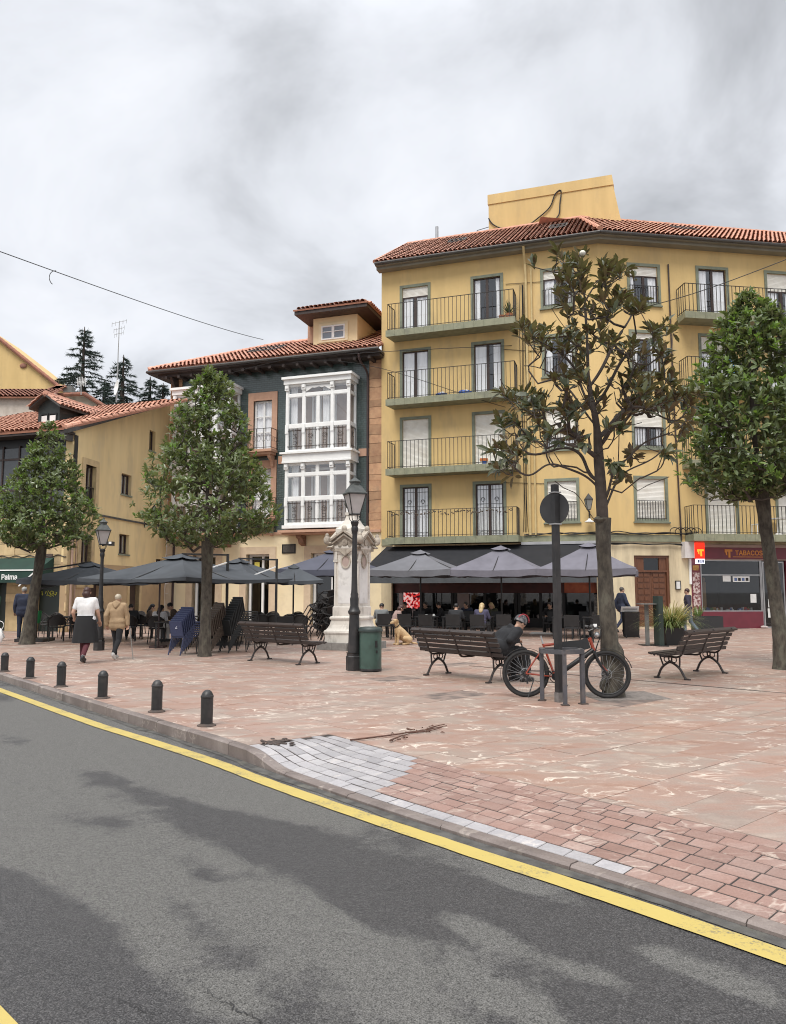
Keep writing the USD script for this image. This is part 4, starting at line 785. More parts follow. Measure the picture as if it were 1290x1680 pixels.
# white glazed galleries
galglass = glassmat('gallery_glass', tint=(.95, .96, .96), ior=1.9)
ironp = mat('wrought_iron_panel', (.02, .017, .016), (.05, .035, .03), scale=10, rough=.5)
def gallery(u0, u1, name_label):
    VO = .9
    g = obj('bay_window', (lambda m_: (FG.box(m_, u0 - .08, u1 + .08, 0.0, VO + .1, 4.58, 4.74), FG.box(m_, u0 - .1, u1 + .1, 0, VO + .12, 7.82, 8.18), FG.box(m_, u0 - .2, u1 + .2, 0, VO + .22, 8.18, 8.27), FG.box(m_, u0 - .16, u1 + .16, 0, VO + .2, 11.86, 11.98), FG.box(m_, u0 - .08, u1 + .08, 0, VO + .1, 11.62, 11.86), FG.box(m_, u0 - .12, u1 + .12, 0, VO + .14, 7.74, 7.82), m_)[-1])(MB()), whitep, gh, label='white glazed bay window')
    W_ = u1 - u0; bays = [(0, .265), (.265, .71), (.71, 1.0)]
    edges = [u0, u0 + .265 * W_, u0 + .71 * W_, u1]
    for (zb, zs, zw, zt) in ((4.74, 6.0, 7.15, 7.74), (8.27, 9.55, 11.05, 11.62)):
        m_ = MB()
        for e_ in edges: 
            w = .13; FG.box(m_, e_ - w if e_ == u1 else e_, e_ if e_ == u1 else e_ + w, VO - .12, VO, zb, zt)
            c_ = e_ + (w / 2 if e_ != u1 else -w / 2); FG.box(m_, c_ - .1, c_ + .1, VO, VO + .06, zt - .3, zt - .02); FG.box(m_, c_ - .075, c_ + .075, VO + .06, VO + .1, zt - .2, zt - .06); FG.box(m_, c_ - .08, c_ + .08, VO, VO + .03, zs - .35, zs + .08)
        for u_ in (u0, u1 - .1): FG.box(m_, u_, u_ + .1, .02, .14, zb, zt)
        for (z0, z1) in ((zb, zb + .1), (zs - .09, zs + .09), (zw - .05, zw + .09), (zt - .08, zt)):
            for a, b in zip(edges[:-1], edges[1:]): FG.box(m_, a + .13, b - (.13 if b == u1 else 0), VO - .1, VO - .012, z0, z1)
            FG.box(m_, u1 - .1, u1 - .012, .14, VO - .12, z0, z1); FG.box(m_, u0 + .012, u0 + .1, .14, VO - .12, z0, z1)
        mid = (edges[1] + edges[2]) / 2 + .06; FG.box(m_, mid - .05, mid + .05, VO - .09, VO - .02, zb + .1, zs - .09); FG.box(m_, mid - .06, mid + .06, VO - .09, VO - .02, zs + .09, zw - .05)
        if zt < 9: FG.box(m_, mid - .05, mid + .05, VO - .09, VO - .02, zw + .09, zt - .08)
        else: # fretted board in the top light
            t = np.linspace(0, np.pi, 18); a, b = edges[1] + .15, edges[2]; xs = np.linspace(a, b, 40); lo = zw + .09 + .30 - .26 * np.sin((xs - a) / (b - a) * np.pi) * 0 - .12 * (1 - np.abs(np.sin((xs - a) / (b - a) * np.pi * 3)))
            lo = zt - .10 - .08 - .2 * (np.abs(2 * (xs - a) / (b - a) - 1) ** 3) - .05 * np.abs(np.sin((xs - a) / (b - a) * np.pi * 4))
            m_.poly(Polygon(list(zip(xs, lo)) + [(b, zt - .075), (a, zt - .075)]).buffer(0), lambda p, r, q_: FG.arr(p, q_, r), VO - .08, VO - .03)
        obj('frame', m_, whitep, g)
        # sash beads, panes, curtains
        cells = []
        for a, b, split in ((edges[0] + .13, edges[1], None), (edges[1] + .13, edges[2], mid), (edges[2] + .13, edges[3] - .13, None)):
            for (z0, z1, sp) in ((zb + .1, zs - .09, 0), (zs + .09, zw - .05, 1), (zw + .09, zt - .08, 2)):
                if split and not (sp == 2 and zt > 9): cells += [(a, split - .055, z0, z1), (split + .055, b, z0, z1)]
                else: cells.append((a, b, z0, z1))
        bd_ = MB()
        for (a, b, z0, z1) in cells:
            frame_box(FG, bd_, a, b, z0, z1, .035, VO - .075, VO - .03)
            obj('pane', sheet(FG, a + .02, b - .02, z0 + .02, z1 - .02, VO - .055), galglass, g)
        for (z0, z1) in ((zb + .1, zs - .09), (zs + .09, zw - .05), (zw + .09, zt - .08)):
            FS_ = sheet(FG, 0, 1, 0, 1, 0); 
            for u_ in (u1 - .05, u0 + .05):
                pz = MB().quad(FG.pt(u_, .14, z0), FG.pt(u_, VO - .12, z0), FG.pt(u_, VO - .12, z1), FG.pt(u_, .14, z1)); obj('pane', pz, galglass, g)
        obj('bead', bd_, whitep, g)
        for a, b in (((edges[0] + .15, edges[0] + .5), (edges[1] + .95, edges[1] + 1.3)) if zt > 9 else ((edges[0] + .3, edges[0] + .6),)): obj('curtain', sheet(FG, a, b, zs, zt, VO - .3, .025, 12), curtain, g)
        # wrought iron panels before the lower lights
        for (a, b, z0, z1) in cells:
            if z1 < zs:
                m_ = MB(); h_ = z1 - z0
                for zz in (z0 + .16 * h_, z0 + .88 * h_): FG.box(m_, a - .04, b + .04, VO - .02, VO + .005, zz, zz + .022)
                for x in np.linspace(a + .06, b - .06, 4): FG.box(m_, x - .009, x + .009, VO - .018, VO + .002, z0 + .03, z1 - .02)
                cx_ = (a + b) / 2
                for rr, zz in ((.12, z0 + .62 * h_), (.05, z0 + .62 * h_), (.09, z0 + .32 * h_)): m_.tube(ring(FG.pt(cx_, VO + .006, zz), min(rr, (b - a) / 2 - .03), FG.d, (0, 0, 1), 12), .011, 4)
                obj('iron_panel', m_, ironp, g)
        m_ = MB(); vs = np.linspace(.2, VO - .18, 4); h_ = zs - zb
        for v_ in vs: m_.box(FG.pt(u1 + .01, v_, zb + .5 * h_), (.02, .02, h_ * .8), rz=math.atan2(FG.d[1], FG.d[0]))
        for zz in (zb + .2, zb + .85 * h_): m_.bar(FG.pt(u1 + .01, .15, zz), FG.pt(u1 + .01, VO - .14, zz), .022)
        m_.tube(ring(FG.pt(u1 + .012, .5, zb + .6 * h_), .12, FG.n, (0, 0, 1), 12), .011, 4)
        obj('iron_panel', m_, ironp, g)
    q = MB(); FG.box(q, u0 + .13, u1 - .13, .05, VO - .12, 7.75, 7.8)
    m_ = MB(); FG.box(m_, u0 - .25, u1 + .15, .0, VO + .2, ZB - .12, ZB - .0); FG.box(m_, u0 - .1, u1 + .05, .1, VO + .05, ZB - .2, ZB - .125); base_ = obj('bay_base', m_, sand, gh)
    for x in (u0 + .5, u1 - .6): 
        m_ = MB(); m_.poly(Polygon([(0, 0), (.62, 0), (.6, -.12), (.38, -.2), (.3, -.4), (.1, -.46), (0, -.5)]), lambda p, r, t, x=x: FG.arr(x + t, p + .03, r + ZB - .205), 0, .26); obj('corbel', m_, darkbrown if False else mat('brown_stone_corbel', (.19, .10, .065), (.27, .15, .1), scale=5, rough=.8), base_)
        m_ = MB(); m_.lathe([(.09, -.02), (.09, .03), (.05, .05), (0, .05)], (0, 0, 0), 10); v_, f_ = m_.get(); v_ = FG.o + np.outer(v_[:, 0], FG.d) + np.outer(v_[:, 2], FG.n) + np.outer(v_[:, 1], [0, 0, 1]) + (FG.pt(x + .13, .32, ZB - .42) - FG.o); obj('rosette', (v_, f_), palestone, base_)
    # inner wall of the bay: brown door and reveals seen through the glass
    m_ = MB(); 
    for (z0, z1) in ((4.75, 7.6), (8.3, 11.4)):
        FG.box(m_, u0 + W_ * .30, u0 + W_ * .33, .01, .05, z0, z1); FG.box(m_, u0 + W_ * .66, u0 + W_ * .69, .01, .05, z0, z1); FG.box(m_, u0 + W_ * .33, u0 + W_ * .66, .01, .05, z1 - .12, z1)
        FG.box(m_, u0 + W_ * .34, u0 + W_ * .45, .01, .03, z0, z1 - .15); FG.box(m_, u0 + W_ * .55, u0 + W_ * .65, .01, .03, z0, z1 - .15)
    obj('inner_door', m_, whitep, g)
    m_ = MB(); FG.box(m_, u0 + .1, u1 - .1, .002, .008, 4.75, 7.7); FG.box(m_, u0 + .1, u1 - .1, .002, .008, 8.3, 11.6); obj('inner_lining', m_, mat('bay_inner_plaster', (.42, .33, .27), (.34, .25, .2), scale=2, rough=.8), g)
gallery(7.22, 10.58, 'right'); gallery(.85, 4.2, 'left')
# eaves and hip roof
THG = math.radians(25.5); VEG, ZEG, RG = .95, 13.06, 5.0; zrg = ZEG + RG * math.tan(THG)
m_ = MB(); m_.poly(Polygon([(-.75, VEG), (12.05, VEG), (12.05, -.02), (-.75, -9)]), lambda a, b, t: FG.arr(a, b, t), 12.86, 12.98); m_.poly(Polygon([(-.35, VEG - .3), (12.0, VEG - .3), (12.0, -.02), (-.35, -9)]), lambda a, b, t: FG.arr(a, b, t), 12.72, 12.858); obj('eaves', m_, eavewood, gh)
m_ = MB()
for u in np.arange(.2, 11.8, .75): FG.box(m_, u, u + .14, .02, VEG - .1, 12.58, 12.718)
for u, in ((.35,),): m_.poly(Polygon([(0, 0), (.7, 0), (.1, -.8), (0, -.8)]), lambda p, r, t: FG.arr(u + t, p, r + 12.7), 0, .16)
obj('eave_bracket', m_, eavewood, gh, kind='stuff')
m_ = MB(); m_.tube([FG.pt(-.8, VEG + .05, 12.98), FG.pt(12.05, VEG + .05, 12.98)], .075, 8); m_.tube([FG.pt(-.8, VEG + .05, 12.98), FG.pt(-.8, -8, 12.98)], .075, 8); obj('gutter', m_, gutterm, gh)
m_ = MB(); m_.tube(spline([FG.pt(11.05, VEG, 12.95), FG.pt(11.05, VEG - .1, 12.55), FG.pt(11.16, .3, 12.2), FG.pt(11.18, .09, 11.9)], 12), .055, 8); m_.tube([FG.pt(11.18, .09, 11.9), FG.pt(11.18, .09, .1)], .055, 8); obj('downpipe', m_, purple_brown, gh)
m_ = MB(); m_.tube([FG.pt(.55, .12, 4.4), FG.pt(.55, .12, .1)], .06, 8); obj('downpipe', m_, purple_brown, gh)
bed = MB(); tg = tiles(FG, lambda t: -.75 + t, lambda t: 12.0, VEG + .05, ZEG, RG, THG, seed=5, bed=bed, w=.24, course=.4)
FGL = Frame(FG.pt(0, -9, 0)[:2], (-FG.n[0] * -1, -FG.n[1] * -1)); FGL = Frame(FG.pt(0, -9, 0)[:2], FG.n[:2])     # left flank, seen under the hip
tl = tiles(FGL, lambda t: t - 2.0, lambda t: 9 + VEG - t, .75, ZEG, RG, THG, seed=6, bed=bed, w=.24, course=.4)
rg_ = obj('roof', bed, roofbed, gh); obj('roof_tile', tg, tilem, rg_, kind='stuff'); obj('roof_tile', tl, tilem, rg_, kind='stuff')
m_ = MB(); ridge_tiles(m_, FG.pt(-.75, VEG, ZEG + .08), FG.pt(-.75 + RG, VEG - RG, zrg + .1)); ridge_tiles(m_, FG.pt(-.75 + RG, VEG - RG, zrg + .1), FG.pt(12, VEG - RG, zrg + .1)); obj('ridge_tile', m_, tilem, rg_, kind='stuff')
FG.box(q := MB(), 3.9, 6.1, -4.6, -4.0, zrg - .4, zrg + .18); obj('low_parapet', q, tilem3, gh)
skylight(FG, gh, 430, 573, -1.2, 1.7, 1.3, THG, ZEG, VEG)
# dormer
DM = MB(); FG.box(DM, 7.68, 10.12, -4.2, -1.2, 13.6, 15.75); dmr = obj('dormer', DM, mat('cream_dormer_plaster', (.78, .64, .40), (.72, .58, .35), rough=.85), gh)
FG.box(q := MB(), 6.9, 7.67, -3.6, -2.2, 13.8, 15.7); obj('dormer_flank', q, sand, dmr)
m_ = MB(); frame_box(FG, m_, 8.0, 9.62, 14.3, 15.3, .16, -1.21, -1.15); obj('dormer_window', m_, cream, dmr)
m_ = MB(); frame_box(FG, m_, 8.16, 9.46, 14.42, 15.16, .07, -1.2, -1.12); FG.box(m_, 8.74, 8.88, -1.2, -1.12, 14.45, 15.1); FG.box(m_, 8.2, 9.4, -1.195, -1.13, 14.82, 14.86); obj('dormer_sash', m_, whitep, dmr); obj('pane', sheet(FG, 8.2, 9.42, 14.45, 15.12, -1.16), mat('grey_dormer_glass', (.20, .23, .27), rough=.08), dmr)
ep = MB(); ep.poly(Polygon([(7.0, -.35), (10.95, -.35), (10.95, -5), (7.0, -5)]), lambda a, b, t: FG.arr(a, b, t), 15.62, 15.85); obj('dormer_eaves', ep, eavewood, dmr)
bed = MB(); td = tiles(FG, lambda t: 6.95 + t, lambda t: 11.0 - t, -.3, 15.86, 1.9, math.radians(22), seed=8, bed=bed); FD = Frame(FG.pt(10.95, -.35, 0)[:2], -FG.n[:2]); td2 = tiles(FD, lambda t: t, lambda t: 4.5, .05, 15.86, 1.9, math.radians(22), seed=9, bed=bed)
obj('dormer_roof', bed, roofbed, dmr); obj('dormer_tile', td, tilem, dmr, kind='stuff'); obj('dormer_tile', td2, tilem, dmr, kind='stuff')

# ================================================================== ochre corner house on the left
EO = (-12.9, 30.8); FO = Frame(EO, (1.3, 9.2)); FF = Frame(np.array(EO) - 9 * np.array([.95, -.312]), (.95, -.312)); LF = 9.0
oh = thing('ochre_corner_house', 'pale ochre corner house with small windows in its long side wall and tiled roof', 'building', (EO[0], EO[1], 0))
sh_ = []
def plainwin(F, par, u0, u1, z0, z1, holes, surround=None, railh=0):
    holes.append((u0, u1, z0, z1)); m_ = MB()
    if surround: frame_box(F, m_, u0 - surround, u1 + surround, z0 - surround, z1 + surround, surround, -.2, .03)
    else: F.box(m_, u0 - .06, u1 + .06, -.2, .05, z0 - .07, z0)
    w_ = obj('window', m_, wallstone if surround else greytrim, par)
    m_ = frame_box(F, MB(), u0, u1, z0, z1, .07, -.22, -.15); F.box(m_, u0 + (u1 - u0) * .52, u0 + (u1 - u0) * .52 + .05, -.22, -.15, z0, z1); obj('sash', m_, darkbrown, w_); obj('pane', sheet(F, u0 + .06, u1 - .06, z0 + .06, z1 - .06, -.18), glass, w_)
    obj('curtain', sheet(F, u0 + .3 * (u1 - u0), u1, z0, z1, -.3, .02, 8), mat('grey_blind', (.35, .36, .37), rough=.8), w_)
    if railh: obj('railing', railing(F, MB(), [(u0, -.08), (u1, -.08)], z0, z0 + railh, .1, .01), iron, w_)
plainwin(FO, oh, 1.02, 1.85, 5.1, 6.85, sh_, .26, .85); plainwin(FO, oh, 4.1, 5.05, 6.0, 6.95, sh_); plainwin(FO, oh, 6.75, 7.4, 8.5, 9.5, sh_); plainwin(FO, oh, 4.08, 5.02, 3.28, 4.18, sh_); plainwin(FO, oh, .9, 1.7, 2.0, 3.9, sh_, .26, .8); plainwin(FO, oh, 7.9, 8.7, 2.6, 3.2, sh_)
sh_ += [(5.2, 6.2, 0, 2.1), (1.5, 2.6, 0, 2.2)]
wl = MB(); FO.wall(wl, [(0, 2.75), (9.02, 2.75), (9.02, 11.38), (0, 8.05)], sh_, -.3, 0); obj('side_wall', wl, ochre_pale, oh)
wl = MB(); FO.wall(wl, [(0, 0), (9.02, 0), (9.02, 2.748), (0, 2.748)], sh_, -.3, -.002); obj('lower_side_wall', wl, mat('buff_lower_plaster', (.44, .31, .175), (.37, .26, .15), scale=.8, rough=.85, bump=.3, dirt=(.27, .19, .12), dscale=1.1), oh)
FO.box(q := MB(), .0, 8.85, .002, .05, 4.80, 4.88); obj('drip_course', q, gutterm, oh)
for a, b in ((5.2, 6.2), (1.5, 2.6)):
    m_ = frame_box(FO, MB(), a - .2, b + .2, 0, 2.3, .2, -.28, .03, bottom=False); w_ = obj('side_door', m_, wallstone, oh); obj('door_leaf', sheet(FO, a, b, 0, 2.2, -.2), darkbrown, w_)
m_ = MB()
for u, r_0 in ((.15, .05), (.42, .03)): m_.tube([FO.pt(u, .08, .1), FO.pt(u, .08, 4.3)], r_0, 7)
obj('downpipe', m_, mat('pinkish_pipe', (.42, .29, .22), (.3, .2, .15), rough=.6), oh, kind='stuff')
fh = []
wl = MB(); fholes = [(LF - 3.7, LF - 3.0, 0, 2.05), (LF - 1.55, LF - .15, 0, 2.05), (LF - 6.2, LF - 4.4, 0, 2.2)]
FF.wall(wl, [(0, 0), (LF, 0), (LF, 4.6), (0, 4.6)], fholes, -.3, 0); obj('stone_wall', wl, wallstone, oh)
z = 0; k = 0; rr = np.random.default_rng(5)
while z < 4.55:
    h_ = rr.uniform(.32, .46); top = min(z + h_, 4.58); u = LF - 5
    while u < LF - .02:
        w_ = rr.uniform(.5, .95); e_ = min(u + w_, LF)
        if not any(u < b and e_ > a and z < d for (a, b, c, d) in fholes):
            FF.box(q := MB(), u + .006, e_ - .006, .001, .02 + rr.random() * .018, z + .006, top - .006); obj('stone', q, wallstone, oh)
        u = e_
    z = top; k += 1
for a, b, c, d in fholes[:2]: 
    FF.box(q := MB(), a, b, -.34, -.25, 0, d); o_ = obj('shop_door', q, mat('dark_green_door', (.015, .025, .02), rough=.45), oh)
    if b - a > 1: 
        gr = MB(); rg2 = np.random.default_rng(8)
        for k in range(7): gr.tube(spline(FF.arr(a + .2 + .11 * k + rg2.normal(0, .05, 4), np.full(4, -.245), 1.5 + rg2.uniform(-.12, .14, 4)), 10), .014, 4)
        obj('graffiti_scrawl', gr, mat('yellow_spray_paint', (.5, .5, .08), rough=.6), o_)
FF.box(q := MB(), 0, LF, -.3, -.1, 4.6, 7.9); obj('upper_storey', q, blackwood, oh)
m_ = MB()
for u in np.arange(.3, LF, .85): FF.box(m_, u, u + .07, -.1, -.02, 4.6, 7.6)
for z in (4.65, 5.7, 7.0): FF.box(m_, 0, LF, -.095, -.03, z, z + .08)
gz = obj('glazed_gallery', m_, darkbrown, oh); obj('pane', sheet(FF, 0, LF, 4.7, 7.5, -.06), mat('dark_gallery_glass', (.05, .055, .06), rough=.06, spec=.7), gz)
# awning with shop name
ag = mat('dark_green_awning', (.012, .045, .032), (.01, .035, .026), rough=.8); aw = thing('green_awning', 'dark green shop awning with white edge and white lettering on the stone house', 'awning', FF.pt(LF - 2.5, 0, 2.6))
a0 = FF.hit(0, 938, .9)[0] - 2.5; a1 = FF.hit(56, 940, .9)[0] + .15
m_ = MB(); m_.quad(FF.pt(a0, .02, 2.95), FF.pt(a1, .02, 2.95), FF.pt(a1, .9, 2.42), FF.pt(a0, .9, 2.42)); obj('canopy', m_, ag, aw)
obj('front_valance', sheet(FF, a0, a1, 1.93, 2.42, .905), ag, aw)
m_ = MB().add([FF.pt(a1, .02, 2.95), FF.pt(a1, .9, 2.42), FF.pt(a1, .9, 1.93), FF.pt(a1, .02, 1.93)], [[0, 1, 2, 3]]); obj('side_cheek', m_, ag, aw)
m_ = MB(); m_.bar(FF.pt(a0, .915, 2.42), FF.pt(a1, .915, 2.42), .03, .05); m_.bar(FF.pt(a1, .92, 2.42), FF.pt(a1 - .85, .92, 1.80), .03, .05); obj('white_edge', m_, whitep, aw)
letters(FF, 'Palma', FF.hit(2, 948, .91)[0], .908, 2.06, .2, whitep, aw)
sg = FF.hit(60, 943, .4); FF.box(q := MB(), LF - 1.25, LF - .75, .05, .12, 2.35, 2.62); obj('pink_sign', q, mat('pink_sign_print', (.6, .3, .36), (.65, .6, .6), scale=7, rough=.5), oh)
a, b = FF.hit(70, 909, .05), FF.hit(86, 920, .05); FF.box(q := MB(), a[0], b[0], .0, .06, b[1], a[1]); obj('street_plaque', q, mat('brown_plaque', (.1, .06, .04), (.05, .035, .03), scale=20, rough=.5), oh)
m_ = MB(); m_.tube(spline([FF.pt(u, .06, 3.0 + .04 * math.sin(u * 9)) for u in np.linspace(LF - 3.5, LF - .05, 18)], 50), .018, 4); obj('wall_cable', m_, cablem, oh)
# roof: slope falling to the street, side verge
THO = math.atan2(3.4, 9.2); ZEO = 8.02; RO = 8.9
bed = MB(); to = tiles(FF, lambda t: -1.0, lambda t: LF + .12 + t * (.14 - .312 + .172 + .0) + 0.0 * t, .65, ZEO, RO, THO, seed=12, bed=bed, w=.24, course=.4)
ro_ = obj('roof', bed, roofbed, oh); obj('roof_tile', to, tilem2, ro_, kind='stuff')
m_ = MB(); FF.box(m_, -1, LF + .1, .0, .62, ZEO - .16, ZEO - .06); obj('eaves', m_, eavewood, oh)
m_ = MB(); m_.bar(FO.pt(-.65, .06, ZEO - .12), FO.pt(8.3, .06, ZEO - .12 + 8.95 * math.tan(THO) * .985), .16, .16); m_.bar(FO.pt(-.6, -.1, ZEO - .3), FO.pt(.3, -.1, ZEO - .25), .2, .3); obj('verge_board', m_, gutterm, oh)
m_ = MB(); ridge_tiles(m_, FO.pt(-.65, .0, ZEO + .04), FO.pt(8.4, .0, ZEO + .04 + 9.05 * math.tan(THO) * .985), .12); obj('ridge_tile', m_, tilem2, ro_, kind='stuff')
# dark dormer
dm_ = mat('dark_green_boards', (.028, .036, .034), (.02, .027, .026), scale=5, rough=.5)
def dz(v): return ZEO + (.65 - v) * math.tan(THO)
dwin = FF.hit(62, 697, -1.5); U0 = dwin[0]; U1 = FF.hit(97, 697, -1.5)[0]
m_ = MB(); m_.poly(Polygon([(U0, 8.3), (U1, 8.3), (U1, 9.6), ((U0 + U1) / 2, 10.05), (U0, 9.6)]), lambda a, b, t: FF.arr(a, t, b), -5.0, -1.5); do_ = obj('dormer', m_, dm_, oh)
for a, b in ((U0 + .2, U0 + .52), (U0 + .64, U0 + .98)):
    m_ = frame_box(FF, MB(), a - .04, b + .04, 8.85, 9.28, .05, -1.5, -1.46); obj('dormer_sash', m_, blackwood, do_); obj('white_blind', sheet(FF, a, b, 8.88, 9.18, -1.47), whitep, do_)
bed = MB(); UM = (U0 + U1) / 2; FDL = Frame(FF.pt(U1 + .25, -1.2, 0)[:2], -FF.n[:2]); FDR = Frame(FF.pt(U0 - .25, -6, 0)[:2], FF.n[:2])
thd = math.atan2(.55, (U1 - U0) / 2 + .25); rn = (U1 - U0) / 2 + .25
tA = tiles(FDL, lambda t: 0, lambda t: 3.9, 0.0, 9.52, rn, thd, seed=14, bed=bed, course=.3); tB = tiles(FDR, lambda t: 1.0, lambda t: 4.8, 0.0, 9.52, rn, thd, seed=15, bed=bed, course=.3)
obj('dormer_roof', bed, gutterm, do_); obj('dormer_tile', tA, tilem, do_, kind='stuff'); obj('dormer_tile', tB, tilem, do_, kind='stuff'); ridge_tiles(q := MB(), FF.pt(UM, -1.2, 10.1), FF.pt(UM, -5.2, 10.1)); obj('dormer_ridge', q, tilem, do_, kind='stuff')

# ================================================================== houses behind, seen over the roofs
def back_wall(pts, Y, depth): 
    w = [P(x, y, Y) for x, y in pts]; a = [(p[0], p[2]) for p in w]; return Polygon(a), (lambda p, r, t: np.c_[p, np.full(len(p), Y) + t, r]), depth
b1 = thing('tall_ochre_house', 'tall ochre gable wall with tiled verge rising behind the corner house', 'building', P(40, 640, 58) * [1, 1, 0])
pg, fn, dp_ = back_wall([(-60, 1000), (-60, 512), (0, 558), (102, 642), (102, 1000)], 58, 9); m_ = MB().poly(pg, fn, 0, 9); obj('gable_wall', m_, ochre, b1)
m_ = MB(); ridge_tiles(m_, P(-60, 508, 57.8), P(104, 640, 57.8), .16); obj('verge_tile', m_, tilem3, b1, kind='stuff')
m_ = MB(); c_ = P(38, 600, 57.95); m_.ell(c_, (.28, .1, .2), 1); obj('wall_vent', m_, tilem3, b1)
b2 = thing('white_walled_house', 'low house with stained white wall and weathered tiled roof behind the dark dormer', 'building', P(40, 690, 46) * [1, 1, 0])
pg, fn, _ = back_wall([(-60, 1000), (-60, 657), (60, 648), (90, 645), (90, 1000)], 46, 5); obj('white_wall', MB().poly(pg, fn, 0, 4), mat('stained_white_wall', (.60, .53, .46), (.52, .45, .38), scale=.8, rough=.85, dirt=(.33, .28, .22), dscale=1), b2)
FB = Frame(P(-60, 650, 46)[:2], (1, .0)); bed = MB(); zb_ = P(20, 652, 46)[2]
tb = tiles(FB, lambda t: 0, lambda t: 5.4 - .3 * t, .3, zb_ - .05, 4.0, math.radians(20), seed=20, bed=bed, w=.26, course=.42); rb_ = obj('roof', bed, roofbed, b2); obj('roof_tile', tb, tilem3, rb_, kind='stuff')
b3 = thing('grey_gabled_house', 'small grey plastered house with tiled verge and a roof terrace of aerials', 'building', P(150, 660, 50) * [1, 1, 0])
pg, fn, _ = back_wall([(60, 1000), (60, 652), (112, 646), (140, 648), (178, 672), (178, 1000)], 50, 5); obj('grey_wall', MB().poly(pg, fn, 0, 5), mat('grey_stained_plaster', (.40, .36, .29), (.32, .28, .22), scale=.9, rough=.85, dirt=(.18, .16, .13), dscale=1.2), b3)
m_ = MB(); ridge_tiles(m_, P(138, 646, 49.8), P(180, 672, 49.8), .15); ridge_tiles(m_, P(60, 650, 49.8), P(138, 646, 49.8), .15); obj('verge_tile', m_, tilem3, b3, kind='stuff')
m_ = MB(); c_ = P(114, 640, 50.5); m_.box(c_, (.55, .6, .42)); obj('chimney', m_, mat('grey_concrete', (.17, .17, .16), (.12, .12, .11), scale=4, rough=.85), b3)
m_ = MB()
for k in range(5): m_.box(P(90 + 3 * k, 639 - 1.0 * k, 50.3), (.7, .5, .1))
obj('tile_stack', m_, tilem, b3, kind='stuff')
# aerials
steel = mat('aerial_steel', (.42, .42, .41), rough=.5, metal=.5)
an = thing('tall_aerial_mast', 'tall thin aerial mast rising above the dark conifer beside a white dish', 'aerial', P(192, 655, 52) * [1, 1, 0])
m_ = MB(); pb, ptop = P(191, 660, 52), P(196, 527, 52); m_.tube([pb, ptop], [.05, .025], 6); obj('mast', m_, steel, an)
m_ = MB()
for f_, L in ((.98, .5), (.9, .35), (.84, .3)):
    c_ = pb + (ptop - pb) * f_; m_.tube([c_ - [L, 0, .1 * L], c_ + [L, 0, .35 * L]], .015, 4)
    for k in range(5): m_.tube([c_ + [L * (k / 2 - 1), 0, .12 * (k / 2 - 1) - .15], c_ + [L * (k / 2 - 1), 0, .12 * (k / 2 - 1) + .15]], .012, 4)
obj('antenna', m_, steel, an)
m_ = MB(); c_ = P(193, 637, 51.8); m_.lathe([(0, 0), (.2, .03), (.42, .13), (.40, .14), (.2, .05), (0, .02)], (0, 0, 0), 16); v_, f_ = m_.get(); v_ = v_ @ (rotz(-.7) @ rotx(math.radians(80))).T * [.75, 1, 1.3] + c_; obj('dish', (v_, f_), whitep, an)
an2 = thing('roof_aerial', 'pale panel aerial on short mast beside the grey chimney', 'aerial', P(134, 645, 49) * [1, 1, 0])
m_ = MB(); m_.tube([P(133, 648, 49), P(133, 618, 49)], .03, 5); obj('mast', m_, steel, an2)
m_ = MB()
for k in range(6): a_ = P(127 + 2.6 * k, 634 - 2 * (k % 2), 49); m_.tube([a_, a_ + [0, 0, .55]], .02, 4); m_.tube([a_ + [-.12, 0, .3], a_ + [.12, 0, .2]], .016, 4)
obj('antenna', m_, whitep, an2)
# ================================================================== magnolia trees
bark = mat('lichen_bark', (.092, .079, .06), (.034, .028, .022), scale=13, rough=.9, bump=.9, bscale=30, stretch=(1, 1, .5), dirt=(.15, .148, .11), dscale=4.5)
darkbark = mat('dark_branch_bark', (.045, .034, .028), (.075, .06, .05), scale=8, rough=.85, bump=.5, bscale=40)
leaf_dark = leafmat('magnolia_leaf', (.075, .108, .045), (.18, .215, .096), under=(.165, .175, .082), young=(.20, .245, .095), rough=.27)
leaf_young = leafmat('young_leaf', (.12, .20, .045), (.17, .26, .06), under=(.13, .19, .06), rough=.4, trans=.35)
leaf_rust = leafmat('rust_backed_leaf', (.05, .06, .03), (.09, .098, .048), under=(.13, .08, .042), young=(.13, .135, .065))
def leaf_batch(base, direc, up, L, W, rr):
    """many leaves at once: keel-folded, drooping, pointed at both ends. base,direc,up: (n,3); L,W: (n,)"""
    n = len(base); d = direc / np.linalg.norm(direc, axis=1, keepdims=True); s_ = np.cross(d, up); s_ /= np.linalg.norm(s_, axis=1, keepdims=True) + 1e-9; u = np.cross(s_, d)
    L = L[:, None]; W = W[:, None]; droop = (.10 + .12 * rr.random(n))[:, None]; fold = (.15 + .3 * rr.random(n))[:, None]
    p = [base, base + d * L * .27 + u * L * .02, base + d * L * .70 - u * L * droop * .4, base + d * L - u * L * droop]
    a = p[1] + s_ * W * .40 + u * W * fold * .4; b = p[1] - s_ * W * .40 + u * W * fold * .4; c = p[2] + s_ * W * .48 + u * W * fold * .4; e = p[2] - s_ * W * .48 + u * W * fold * .4
    V = np.stack([p[0], p[1], p[2], p[3], a, b, c, e], 1).reshape(-1, 3)
    f = np.array([[0, 4, 1], [1, 4, 6], [1, 6, 2], [2, 6, 3], [0, 1, 5], [1, 2, 7], [1, 7, 5], [2, 3, 7]])
    return V, (f[None] + np.arange(n)[:, None, None] * 8).reshape(-1, 3)
